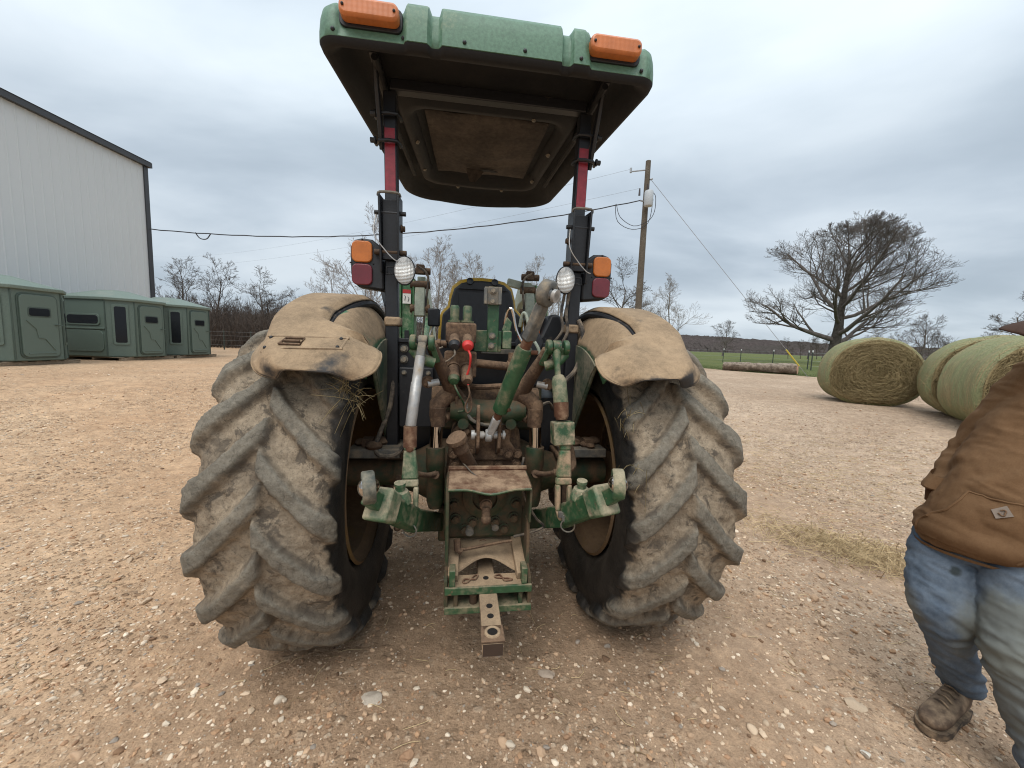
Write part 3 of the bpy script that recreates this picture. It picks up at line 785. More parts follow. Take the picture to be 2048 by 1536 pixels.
def pallet(cx, cy, label):
    t = thing('wooden_pallet', label, 'pallet', (cx, cy, ztf(cx, cy)), 0, 'pallets under the hunting blinds')
    for k in range(7): MB().box((0, -0.95 + k * 0.316, 0.103), (1.9, 0.12, 0.02)).build('board', M_WOOD, t)
    for x in (-0.9, 0, 0.9): MB().box((x, 0, 0.05), (0.08, 2.0, 0.084)).build('stringer', M_WOOD, t)
for cx, cy, lb in ((-14.05, 10.45, 'nearest green hunting blind, cut by the left edge of the photo'), (-14.12, 13.75, 'middle green hunting blind with a wide window facing the yard'), (-14.2, 15.95, 'farthest green hunting blind next to the wood edge')):
    shelter(cx, cy, lb)
for cx, cy, lb in ((-13.85, 10.45, 'low pallet under the nearest hunting blind'), (-13.95, 13.75, 'low pallet under the middle hunting blind'), (-14.05, 16.0, 'low pallet under the farthest hunting blind')):
    pallet(cx, cy, lb)

# ------------------------------------------------------------------ utility pole and wires
M_POLE = grime('pole_wood', (0.105, 0.085, 0.062), (0.19, 0.17, 0.14), amt=0.3, scale=2, up=0, rough=0.9, fine=20)
M_GALV = plain('galvanised', (0.36, 0.37, 0.38), 0.5, 0.6)
M_TANK = plain('transformer_grey', (0.45, 0.48, 0.50), 0.45)
M_CER = plain('dark_ceramic', (0.05, 0.04, 0.04), 0.3)
M_WIREG = plain('wire_grey', (0.22, 0.23, 0.24), 0.6)
M_WIRE = plain('wire_black', (0.03, 0.03, 0.035), 0.6)
PX, PY, PZ = 5.69, 18.0, 0.5
pole = thing('utility_pole', 'leaning brown wooden utility pole carrying a grey transformer can', 'utility pole', (PX, PY, PZ))
MB().tube([(0, 0, -0.2), (0, 0, 5), (0, 0, 9.42)], [0.165, 0.14, 0.11], 16).build('post', M_POLE, pole)
MB().lathe([(0.001, 0), (0.17, 0), (0.19, 0.03), (0.19, 0.58), (0.17, 0.64), (0.02, 0.68), (0.001, 0.68)], (0.03, -0.30, 7.40), Z3, 18).build('transformer', M_TANK, pole)
MB().tube([(0.02, -0.2, 8.07), (-0.05, -0.25, 8.35)], [0.05, 0.03], 8).build('bushing', M_CER, pole)
MB().tube([(-0.30, 0, 7.95), (-0.30, 0, 8.25)], [0.05, 0.03], 8).build('bushing', M_CER, pole)
MB().tube([(0, 0, 9.05), (-0.75, 0.0, 8.95)], 0.03, 6).tube([(-0.75, 0, 8.90), (-0.75, 0, 9.1)], 0.05, 8).build('insulator_arm', M_GALV, pole)
MB().tube([(-0.05, -0.1, 7.65), (-0.28, -0.1, 7.7)], 0.035, 6).tube([(0.1, -0.1, 8.6), (0.2, -0.1, 8.64)], 0.04, 6).build('bracket', M_GALV, pole)
MB().tube([(0.2, -0.27, 8.0), (0.33, -0.3, 7.8), (0.34, -0.25, 7.2), (0.1, -0.2, 6.8), (-0.5, -0.1, 6.6), (-1.1, 0, 7.0), (-1.3, 0, 7.55)], 0.014, 5, sub=4).tube([(0.24, -0.27, 7.7), (0.1, -0.2, 6.7), (-0.55, -0.1, 6.45), (-1.2, 0, 6.8), (-1.35, 0, 7.53)], 0.014, 5, sub=4).build('drip_loop', M_WIRE, pole)
def sagwire(name, a, b, sag, r, label, extra=None, wob=0.0, m=None):
    mw = m
    a, b = Vector(a), Vector(b); P = []
    for k in range(41):
        s = k / 40; p = a.lerp(b, s); p.z -= sag * 4 * s * (1 - s) + wob * math.sin(k * 2.3); P.append(p)
    m = MB().tube(P, r, 5)
    if extra: m.tube(extra, r, 5, sub=4)
    return tag(m.build(name, mw or M_WIRE), label, 'wire')
sagwire('service_cable', (PX - 0.28, PY - 0.1, PZ + 7.7), (-17.1, 18.42, 6.35), 0.85, 0.024, 'thick black service cable sagging from the pole to the barn', extra=[(-14.9, 18.38, 6.25), (-14.7, 18.38, 6.0), (-14.4, 18.38, 5.98), (-14.2, 18.37, 6.2)], wob=0.012)
sagwire('power_line', (PX - 0.30, PY, PZ + 8.25), (-60, 60, 11.5), 1.4, 0.0045, 'thin upper power line running left from the top of the transformer', m=M_WIREG)
sagwire('power_line', (PX - 0.75, PY, PZ + 9.05), (-60, 63, 13.5), 1.4, 0.0045, 'thin topmost power line running left from the pole top arm', m=M_WIREG)
gw = thing('guy_wire', 'taut guy wire with a yellow guard running from the pole to the pasture edge', 'guy wire', (15.0, 19.5, 0.5))
A_, B_ = Vector((PX + 0.1 - 15, PY - 0.1 - 19.5, PZ + 8.64 - 0.5)), Vector((0, 0, 0))
MB().tube([A_, A_.lerp(B_, 0.5), B_], 0.011, 5).build('strand', M_GALV, gw)
MB().tube([A_.lerp(B_, 0.845), A_.lerp(B_, 0.935)], 0.035, 8).build('guard', plain('guard_yellow', (0.55, 0.46, 0.06), 0.5), gw)

# ------------------------------------------------------------------ pasture fence and log
M_POST = plain('post_steel', (0.05, 0.06, 0.05), 0.7)
M_PCAP = plain('post_cap_white', (0.7, 0.7, 0.68), 0.6)
def fence(name, pts, label, hgt, wires, caps):
    o0 = pts[0]; f = thing(name, label, 'fence', (o0[0], o0[1], 0.5))
    for (x, y) in pts:
        dz = ztf(x, y) - 0.5
        p = MB().box((x - o0[0], y - o0[1], hgt / 2 - 0.1 + dz), (0.035, 0.06, hgt + 0.2)).box((x - o0[0], y - o0[1] + 0.02, hgt / 2 - 0.1 + dz), (0.06, 0.012, hgt + 0.18)).build('post', M_POST, f)
        if caps: MB().box((x - o0[0], y - o0[1] - 0.0, hgt + 0.02 + dz), (0.05, 0.07, 0.14)).build('cap', M_PCAP, p)
    for w_ in wires:
        MB().tube([(x - o0[0], y - o0[1] - 0.03, w_ + ztf(x, y) - 0.5) for x, y in pts], 0.006, 4).build('strand', M_GALV, f)
fence('wire_fence', [(13.0, 40.5), (17.5, 39.6), (20.8, 38.2), (22.4, 38.0), (22.9, 34.0), (21.8, 28.5), (20.6, 26.6), (25.0, 24.0), (31.0, 20.0), (38, 16)], 'low wire fence on dark steel posts along the pasture', 1.35, (0.35, 0.7, 1.05, 1.25), True)
fence('wire_fence', [(-28, 24.5), (-24, 24.6), (-20.5, 24.8), (-18.6, 24.8), (-17.0, 25.0), (-15.4, 25.2), (-13.6, 25.3), (-11.5, 25.5), (-8, 25.8)], 'old wire fence in front of the wood edge past the blinds', 1.25, (0.3, 0.6, 0.9, 1.15), False)
lg = thing('log', 'cut log with a pale sawn end lying on the grass by the fence', 'log', (14.7, 22.65, 0.5))
lm = MB(); rings = []
a_, b_ = Vector((-1.75, 1.0, 0.27)), Vector((0.95, -1.5, 0.30))
for k in range(15):
    s = k / 14; p = a_.lerp(b_, s); r = 0.25 + 0.06 * s
    ax = (b_ - a_).normalized(); u = ax.cross(Vector(Z3)).normalized(); w = Vector(Z3)
    rings.append([p + (u * math.cos(t_) + w * math.sin(t_)) * r * (1 + 0.34 * mnoise.noise(Vector((math.cos(t_) * 2, math.sin(t_) * 2, k * 0.9)))) for t_ in [2 * math.pi * q / 18 for q in range(18)]])
lm.loft(rings).build('bark', grime('log_bark', (0.10, 0.072, 0.052), (0.27, 0.215, 0.165), amt=0.45, scale=6, up=0.15, rough=0.9, bmp=0.6), lg)
MB().tube([b_ - ax * 0.01, b_ + ax * 0.012], 0.285, 20).build('sawn_end', grime('sawn_wood', (0.56, 0.31, 0.20), (0.46, 0.27, 0.18), amt=0.4, scale=8, up=0, rough=0.85), lg)

# ------------------------------------------------------------------ hay bales
def hay_mat():
    m, t, b = new_mat('hay')
    co = nd(t, 'ShaderNodeTexCoord').outputs['Object']
    at = nd(t, 'ShaderNodeAttribute', attribute_name='tone').outputs['Fac']
    f = tex_noise(t, co, 45, 5, 0.75); a = tex_noise(t, co, 2.0, 4, 0.6)
    c = mixc(t, ramp(t, math_(t, 'ADD', math_(t, 'MULTIPLY', f, 0.6), math_(t, 'MULTIPLY', at, 0.5)), [(0.3, 0.0), (0.8, 1.0)]), (0.135, 0.100, 0.050), (0.46, 0.365, 0.20))
    c = mixc(t, ramp(t, a, [(0.45, 0.0), (0.75, 0.5)]), c, (0.19, 0.155, 0.075))
    t.links.new(c, b.inputs['Base Color']); b.inputs['Roughness'].default_value = 0.95; b.inputs['Specular IOR Level'].default_value = 0.1
    bump(t, b, f, 0.8, 0.02)
    return m
M_HAY = hay_mat()
def net_mat():
    m, t, b = new_mat('net_wrap')
    co = nd(t, 'ShaderNodeTexCoord').outputs['Object']
    mp_ = nd(t, 'ShaderNodeMapping', {'Vector': co, 'Scale': (1, 9, 1)}).outputs[0]
    st = tex_noise(t, mp_, 2.6, 3, 0.5); bl = tex_noise(t, co, 1.5, 4, 0.6, 0.5); f = tex_noise(t, co, 50, 4, 0.75)
    s2 = nd(t, 'ShaderNodeTexWave', {'Scale': 9.0, 'Distortion': 1.2, 'Detail': 2, 'Vector': co}, wave_type='BANDS', bands_direction='Y').outputs['Fac']
    hay = mixc(t, ramp(t, f, [(0.3, 0.0), (0.7, 1.0)]), (0.10, 0.08, 0.038), (0.42, 0.345, 0.19))
    net = mixc(t, ramp(t, f, [(0.3, 0.0), (0.7, 1.0)]), (0.105, 0.122, 0.055), (0.305, 0.325, 0.172))
    k = math_(t, 'ADD', math_(t, 'MULTIPLY', st, 0.55), math_(t, 'MULTIPLY', bl, 0.6))
    k = math_(t, 'ADD', k, math_(t, 'MULTIPLY', math_(t, 'SUBTRACT', s2, 0.5), 0.12))
    c = mixc(t, ramp(t, k, [(0.47, 0.0), (0.60, 0.9)]), hay, net)
    t.links.new(c, b.inputs['Base Color']); b.inputs['Roughness'].default_value = 0.75; b.inputs['Specular IOR Level'].default_value = 0.25
    bump(t, b, math_(t, 'ADD', math_(t, 'MULTIPLY', s2, 0.5), f), 0.5, 0.015)
    return m
M_NET = net_mat()
def bale(cx, cy, rz, label, hw=0.92, hz=0.83, L=1.35, seed=0, sag=0.10):
    """axis along local y; near face at -y"""
    r_ = np.random.default_rng(seed)
    t = thing('hay_bale', label, 'hay bale', (cx, cy, ztf(cx, cy)), rz, 'round hay bales in net wrap on the lot')
    def prof(th, k=1.0):
        c, s = np.cos(th), np.sin(th)
        e = 2.35; q = (np.abs(c) ** e + np.abs(s) ** e) ** (-1 / e)
        x = q * c * hw * (1 - 0.10 * s); z = q * s * hz * np.where(s > 0, 1.0 - 0.05 * np.abs(c), 1.0)
        z = np.maximum(z * k, -(hz - 0.02) * k - 0.0); return x * k, z
    nt_, nl = 120, 40
    TH, LL = np.meshgrid(np.linspace(0, 2 * np.pi, nt_, endpoint=False), np.linspace(-1, 1, nl), indexing='ij')
    edge_ = 1 - 0.075 * sstep(0.80, 1.0, np.abs(LL)) ** 1.6
    x, z = prof(TH)
    wv = 1 + 0.012 * fbm(np.cos(TH) * 3 + seed, np.sin(TH) * 3, LL * 2.0, 3, seed) + 0.010 * np.sin(LL * 21 + 2 * vnoise(np.cos(TH) * 2, np.sin(TH) * 2, seed=seed))
    V = np.stack([x * edge_ * wv, LL * L / 2, z * edge_ * wv + hz - 0.03], -1).reshape(-1, 3)
    link('net_wrap', np_mesh('net_wrap', V, grid_faces(nt_, nl, wrap_u=True)), M_NET, t)
    for sgn in (-1, 1):
        nr = 34
        TH, RR = np.meshgrid(np.linspace(0, 2 * np.pi, 140, endpoint=False), np.linspace(0, 1, nr) ** 0.8, indexing='ij')
        x, z = prof(TH); sp_ = RR * 9 + TH / (2 * np.pi)
        lay = 0.022 * np.sin(sp_ * 2 * np.pi) + 0.035 * fbm(x * RR * 5 + seed, z * RR * 5, oct=4, seed=seed + 3)
        y = sgn * (L / 2 + 0.035 * (1 - RR ** 3) - 0.006) + sgn * lay * (1 - RR ** 6)
        V = np.stack([x * RR * 0.927, y, z * RR * 0.927 + hz - 0.03], -1).reshape(-1, 3)
        tone = 0.5 + 0.35 * np.sin(sp_ * 2 * np.pi + 2 * vnoise(x * 3, z * 3, seed=seed)) + 0.25 * vnoise(x * RR * 9, z * RR * 9, seed=seed + 5)
        link('end_face', np_mesh('end_face', V, grid_faces(140, nr, wrap_u=True, flip=sgn > 0), attrs={'tone': tone.reshape(-1)}), M_HAY, t)
    if True:
        n = 5200; th = r_.uniform(0, 2 * np.pi, n); rr = np.sqrt(r_.random(n)) * 0.90; dth = r_.uniform(-1, 1, n) * r_.uniform(0.03, 0.16, n) / (rr + 0.12); dr = r_.normal(size=n) * 0.03
        BB = Branches(); off = r_.uniform(0.0, 0.055, (n, 3))
        for q in range(n):
            P = []
            for k in range(3):
                tt = th[q] + dth[q] * (k - 1); ra = min(0.92, max(0.02, rr[q] + dr[q] * (k - 1)))
                xx, zz = prof(np.array(tt)); P.append((float(xx) * ra, -(L / 2 + 0.035 * (1 - ra ** 3) + off[q, k] * (1 if ra < 0.85 else .4)), float(zz) * ra + hz - 0.03))
            BB.add(np.array(P), np.array([0.0035, 0.0042, 0.003]), 3)
        for q in range(420):
            tt = r_.uniform(0, 2 * np.pi); ra = r_.uniform(0.75, 0.96); xx, zz = prof(np.array(tt)); d_ = r_.normal(size=3) * np.array([1, .5, 1]); d_[1] = -abs(d_[1]); ln = r_.uniform(0.04, 0.13)
            p_ = np.array([float(xx) * ra, -(L / 2 - 0.01), float(zz) * ra + hz - 0.03]); BB.add(np.array([p_, p_ + d_ * ln * .5, p_ + d_ * ln + np.array([0, 0, -.02])]), np.array([0.003, 0.003, 0.002]), 3)
        me = BB.mesh('straw'); nn = len(me.vertices)
        at = me.attributes.new('tone', 'FLOAT', 'POINT'); at.data.foreach_set('value', np.repeat(r_.uniform(0.1, 1.5, nn // 9), 9).astype(np.float32))
        kind(link('straw', me, M_HAY, t), 'stuff')
    return t
bale(8.95, 9.72, RAD(-30), 'round hay bale showing its full coiled end face, left of the others', hw=0.90, hz=0.82, seed=1)
bale(8.65, 6.40, RAD(-27), 'nearest round hay bale, its green wrapped side behind the person', hw=0.90, hz=0.83, seed=2)
bale(9.42, 7.62, RAD(-40), 'round hay bale at the back, mostly hidden between the other two', hw=0.90, hz=0.83, seed=3)

M_STRAW = M_HAY.copy(); M_STRAW.name = 'loose_straw'
for n_ in M_STRAW.node_tree.nodes:
    if n_.type == 'MIX':
        for i_ in (6, 7):
            if not n_.inputs[i_].is_linked: n_.inputs[i_].default_value = [min(0.75, c_ * q_) for c_, q_ in zip(n_.inputs[i_].default_value[:3], (1.7, 1.55, 1.65))] + [1]
# hay trodden into the lot
def strewn(name, rng, n, cx, cy, sx, sy, rot, lo=0.05, hi=0.2, r=0.0016, lift=0.03):
    BB = Branches(); c, s = math.cos(rot), math.sin(rot)
    for q in range(n):
        a, b = rng.normal() * sx, rng.normal() * sy
        x, y = cx + a * c - b * s, cy + a * s + b * c
        th = rot + rng.normal() * 0.9; L = rng.uniform(lo, hi); cv = rng.normal() * 0.5
        P = []
        for k in range(4):
            u = (k / 3 - 0.5) * L; t_ = th + cv * (k / 3 - 0.5)
            P.append((x + u * math.cos(t_), y + u * math.sin(t_), 0))
        P = np.array(P); P[:, 2] = ground_h(P[:, 0], P[:, 1]) + 0.003 + abs(rng.normal()) * lift * np.array([0.2, 1, 0.9, 0.2])
        BB.add(P, np.array([r, r, r, r * 0.6]), 3)
    me = BB.mesh(name); at = me.attributes.new('tone', 'FLOAT', 'POINT'); nn = len(me.vertices)
    at.data.foreach_set('value', np.repeat(rng.uniform(0.2, 1.6, nn // 12), 12).astype(np.float32))
    return me
rs = np.random.default_rng(3)
kind(link('loose_hay', strewn('loose_hay', rs, 1100, 2.98, 3.05, 0.40, 0.17, -0.72, lift=0.05, lo=0.07, hi=0.26, r=0.002), M_STRAW), 'stuff')
kind(link('strewn_hay', strewn('strewn_hay', rs, 1500, 4.3, 5.2, 1.5, 1.1, -0.3, lift=0.008), M_STRAW), 'stuff')
kind(link('hay_wisps', strewn('hay_wisps', rs, 260, 0.9, 2.2, 1.6, 0.8, 0.2, lift=0.004, lo=.04, hi=.13), M_STRAW), 'stuff')
# grass blades along the near pasture edge
BB = Branches()
for q in range(14000):
    i = int(rs.integers(0, len(E) - 1)); d = abs(rs.normal()) * 2.5
    if E[i][0] > 24 or E[i][0] < 5: continue
    x, y = E[i][0] + d * 0.6 + rs.normal() * 0.25, E[i][1] + d + rs.normal() * 0.25
    h = rs.uniform(0.03, 0.11); z = ztf(x, y)
    BB.add(np.array([(x, y, z), (x + rs.normal() * .015, y + rs.normal() * .015, z + h * .6), (x + rs.normal() * .04, y + rs.normal() * .04, z + h)]), np.array([0.006, 0.005, 0.002]), 3)
kind(link('grass', BB.mesh('grass'), plain('grass_blade', (0.085, 0.12, 0.035), 0.8, var=0.4, scale=1.0)), 'stuff')
# ------------------------------------------------------------------ tractor
TR_ = thing('tractor', 'dusty green open-station tractor seen from behind, with muddy tyres and dark canopy', 'tractor', (-0.179, 2.372, 0), 0.134)
GREEN = (0.026, 0.080, 0.034)
M_GRN = grime('green_paint', GREEN, (0.23, 0.185, 0.115), amt=0.36, scale=9, up=0.24, rough=0.42, chip=(0.16, 0.10, 0.06))
M_GRND = grime('green_paint_dusty', (0.045, 0.12, 0.058), (0.33, 0.285, 0.19), amt=0.46, scale=11, up=0.25, rough=0.5, chip=(0.14, 0.09, 0.06))
M_GRNM = grime('green_paint_muddy', (0.016, 0.048, 0.020), (0.105, 0.066, 0.036), amt=0.54, scale=8, up=0.12, rough=0.5)
M_MUD = grime('oily_mud', (0.062, 0.036, 0.020), (0.185, 0.115, 0.066), amt=0.40, scale=12, up=0.25, rough=0.75, bmp=0.6, fine=60)
M_BRN = grime('brown_dirt', (0.075, 0.042, 0.024), (0.20, 0.125, 0.075), amt=0.46, scale=10, up=0.25, rough=0.85, bmp=0.5, fine=60)
M_RUST = grime('rusty_plate', (0.11, 0.045, 0.022), (0.30, 0.20, 0.125), amt=0.38, scale=9, up=0.2, rough=0.85, bmp=0.4)
M_DUSTP = grime('dusty_drawbar', (0.11, 0.072, 0.042), (0.36, 0.255, 0.16), amt=0.62, scale=6, up=0.3, rough=0.8, bmp=0.3)
M_BLK = grime('black_paint', (0.012, 0.013, 0.016), (0.20, 0.155, 0.105), amt=0.10, scale=7, up=0.22, rough=0.45, bmp=0.15)
M_BLKP = grime('black_plastic', (0.014, 0.015, 0.018), (0.16, 0.12, 0.085), amt=0.16, scale=5, up=0.15, rough=0.55, bmp=0.2)
M_FEND = grime('dusty_fender', (0.055, 0.15, 0.075), (0.335, 0.235, 0.142), amt=0.52, scale=4, up=0.62, rough=0.6, bmp=0.2, soft=0.12,
               spots=(((-0.735, -0.33, 1.80), 0.075), ((-0.71, -0.25, 1.84), 0.06), ((-0.74, -0.37, 1.76), 0.06), ((0.60, -0.45, 1.72), 0.045), ((0.62, -0.43, 1.76), 0.03)))
M_FENDB = grime('dusty_black_fender', (0.030, 0.028, 0.027), (0.325, 0.228, 0.138), amt=0.74, scale=5.5, up=0.62, rough=0.7, bmp=0.25, soft=0.22,
                spots=(((-0.57, -0.78, 1.62), 0.12), ((-0.66, -0.80, 1.53), 0.10), ((-0.93, -0.80, 1.54), 0.09), ((0.52, -0.78, 1.57), 0.11), ((0.70, -0.82, 1.52), 0.11), ((0.88, -0.80, 1.52), 0.11), ((-0.78, -0.43, 1.79), 0.09), ((0.80, -0.42, 1.80), 0.07)))
M_FENDS = grime('fender_side', (0.030, 0.070, 0.042), (0.20, 0.175, 0.120), amt=0.50, scale=5, up=0.1, rough=0.55)
M_CAN = grime('canopy_green', (0.098, 0.195, 0.130), (0.27, 0.28, 0.21), amt=0.16, scale=3, up=0.16, rough=0.55, bmp=0.12, fine=60)
M_UND = grime('canopy_liner_black', (0.006, 0.0066, 0.0085), (0.018, 0.0165, 0.0155), amt=0.30, scale=2.5, up=-0.15, rough=0.7, bmp=0.35)
M_PAN = grime('roof_lining', (0.032, 0.025, 0.020), (0.066, 0.052, 0.041), amt=0.5, scale=3, up=0, rough=0.95, bmp=0.5)
M_AMB = None
def lens_mat(name, col, rough=0.25, scale=0):
    m, t, b = new_mat(name)
    co = nd(t, 'ShaderNodeTexCoord').outputs['Object']
    f = tex_noise(t, co, 14, 4, 0.6)
    t.links.new(mixc(t, f, [x * 0.6 for x in col], [min(1, x * 1.35) for x in col]), b.inputs['Base Color'])
    b.inputs['Roughness'].default_value = rough; b.inputs['Coat Weight'].default_value = 0.2
    if scale:
        w = nd(t, 'ShaderNodeTexWave', {'Scale': scale, 'Vector': co}, wave_type='BANDS', bands_direction='X').outputs['Fac']
        w2 = nd(t, 'ShaderNodeTexWave', {'Scale': scale, 'Vector': co}, wave_type='BANDS', bands_direction='Z').outputs['Fac']
        bump(t, b, math_(t, 'ADD', w, math_(t, 'MULTIPLY', w2, 0.15)), 0.25, 0.003)
    return m
M_AMB = lens_mat('amber_lens', (0.56, 0.17, 0.045), 0.4, 14)
M_AMBD = lens_mat('amber_lens_dull', (0.50, 0.145, 0.022), 0.4, 60)
M_RED = lens_mat('red_lens', (0.145, 0.016, 0.026), 0.4, 60)
M_REFL = grime('red_reflector', (0.27, 0.022, 0.035), (0.2, 0.1, 0.08), amt=0.18, scale=8, up=0, rough=0.4, bmp=0.2)
M_CHR = plain('chrome', (0.50, 0.47, 0.44), 0.09, 1.0, 0.05)
M_STEEL = grime('bare_steel', (0.40, 0.395, 0.385), (0.27, 0.22, 0.165), amt=0.34, scale=10, up=0.1, rough=0.42, metal=0.35)
M_GREY = grime('grey_cast', (0.15, 0.15, 0.14), (0.24, 0.195, 0.14), amt=0.44, scale=12, up=0.15, rough=0.6, metal=0.4)
M_HOSE = grime('dusty_hose', (0.035, 0.033, 0.032), (0.24, 0.19, 0.14), amt=0.44, scale=8, up=0.15, rough=0.8)
M_YEL = grime('yellow_paint', (0.48, 0.29, 0.018), (0.22, 0.15, 0.075), amt=0.36, scale=6, up=0.1, rough=0.5)
M_RIM = grime('dirty_yellow_rim', (0.23, 0.135, 0.028), (0.155, 0.095, 0.05), amt=0.66, scale=4, up=0.1, rough=0.8, bmp=0.3)
M_WHT = grime('faded_white_green', (0.33, 0.37, 0.30), (0.27, 0.24, 0.17), amt=0.28, scale=5, up=0.1, rough=0.6)
M_LGRN = grime('loader_green', (0.055, 0.155, 0.065), (0.36, 0.36, 0.26), amt=0.34, scale=6, up=0.2, rough=0.5)
M_REDP = plain('red_plastic', (0.55, 0.035, 0.03), 0.5)
M_ORG = plain('orange_plastic', (0.6, 0.12, 0.02), 0.5)
def part(mb, name, m, bevel=0.0, par=None, ang=38): return mb.build(name, m, par or TR_, bevel, ang=ang)
def bolts(pts, ax, r, h, m, par=None, name='bolt'):
    me = None
    for p in pts:
        if me is None: me = MB().bolt((0, 0, 0), ax, r, h).mesh(name)
        o = link(name, me, m, par or TR_); o.location = p
def studs(pts, r, m, par=None, name='screw'):
    me = None
    for p in pts:
        if me is None: me = MB().ball((0, 0, 0), r, seg=8, rings=6).mesh(name)
        o = link(name, me, m, par or TR_); o.location = p

# ---- tyres: one heightfield skin each, bars moulded in
def tyre_mesh(xc, hw, R, rim, zc, nlug, seed, mirror, na=760, phase=0.0, depth=0.047, flat=0.02, yc=0.0):
    # across-section control: (offset/hw, radius), from inner bead round to outer bead
    prof = np.array([(-0.74, rim), (-0.90, rim + 0.05), (-1.0, rim + 0.30 * (R - rim)), (-1.03, rim + 0.55 * (R - rim)), (-1.0, R - depth - 0.085), (-0.93, R - depth - 0.03), (-0.80, R - depth - 0.008), (-0.4, R - depth), (0, R - depth + 0.006)])
    prof = np.concatenate([prof, (prof[:-1] * [-1, 1])[::-1]])
    seg = np.concatenate([[0], np.cumsum(np.hypot(*np.diff(prof * [hw, 1], axis=0).T))]); tt = np.linspace(0, 1, 112) * seg[-1]
    px = np.interp(tt, seg, prof[:, 0]); pr = np.interp(tt, seg, prof[:, 1])
    for _ in range(3):
        px[1:-1] = 0.25 * px[:-2] + 0.5 * px[1:-1] + 0.25 * px[2:]; pr[1:-1] = 0.25 * pr[:-2] + 0.5 * pr[1:-1] + 0.25 * pr[2:]
    nx = np.gradient(pr, tt); ny = -np.gradient(px * hw, tt); l = np.hypot(nx, ny); nx, ny = -nx / l, -ny / l   # outward normal (x, r)
    if ny[len(ny) // 2] < 0: nx, ny = -nx, -ny
    A = np.linspace(0, 2 * np.pi, na, endpoint=False)
    # lugs: tread coordinate s, arc distance along the section from the centre line
    arc = (tt - seg[-1] / 2) / hw
    SA, S = np.meshgrid(A, arc, indexing='ij')
    pitch = 2 * np.pi / nlug
    H = np.zeros_like(SA)
    for side in (-1, 1):
        s = S * side
        off = 0.0 if side < 0 else 0.5 * pitch
        sweep = 0.31 * np.clip(s, 0, 1.3) ** 0.86 + 0.03 * np.clip(s, 0, 1.3) ** 2
        # A is measured from the rear horizontal upward; bars climb to the centre at the rear face
        k = (SA + sweep + off + phase) / pitch; idx = np.round(k); d = np.abs(k - idx) * pitch * R
        wvar = 1 + 0.10 * vnoise(idx * 3.1, s * 3, seed=seed + side)
        half = (0.049 + 0.012 * sstep(0.7, 1.0, s)) * wvar
        lug = sstep(half + 0.026, half * 0.72, d + 0.006 * vnoise(SA * 40, S * 14, seed=seed + 4))
        ends = sstep(-0.08, 0.0, s) * sstep(1.15, 1.03, s)
        H = np.maximum(H, lug * ends)
    X3_ = np.cos(SA) * 5; Y3_ = np.sin(SA) * 5
    tread = sstep(1.22, 0.92, np.abs(S))
    hmud = (0.010 * fbm(X3_ * 1.6, Y3_ * 1.6, S * 3, 4, seed + 1) + 0.0035 * fbm(X3_ * 9, Y3_ * 9, S * 16, 3, seed + 2)) * tread * (1 - 0.45 * H)
    worn = 1 - 0.16 * sstep(0.0, 0.9, fbm(X3_ * 1.1, Y3_ * 1.1, S * 2, 2, seed + 8))
    h = depth * H * worn + hmud
    ox = px[None] * hw + nx[None] * h; rr = pr[None] + ny[None] * h
    x = xc + (ox if not mirror else ox); y = yc - rr * np.cos(SA); z = zc + rr * np.sin(SA)
    low = np.clip(flat - z, 0, None); z = np.maximum(z, flat * 0.5 - 0.3 * low * 0)     # stands on the ground
    side_out = np.sign(xc)
    inner = np.clip(-S * side_out, -2, 2)            # >0 towards the tractor
    # mud stops raggedly at the inner shoulder; beyond it the rubber is clean and black
    edge_n = 0.10 * fbm(X3_ * 2.2, Y3_ * 2.2, S * 2, 4, seed + 5) + 0.05 * vnoise(X3_ * 12, Y3_ * 12, seed=seed + 6)
    clean = sstep(0.93, 1.03, inner + edge_n)
    V = np.stack([x, y, z], -1).reshape(-1, 3)
    return np_mesh('tyre', V, grid_faces(na, len(arc), wrap_u=True, flip=True), attrs={'lug': H.reshape(-1), 'clean': clean.reshape(-1), 'tread': tread.reshape(-1)})
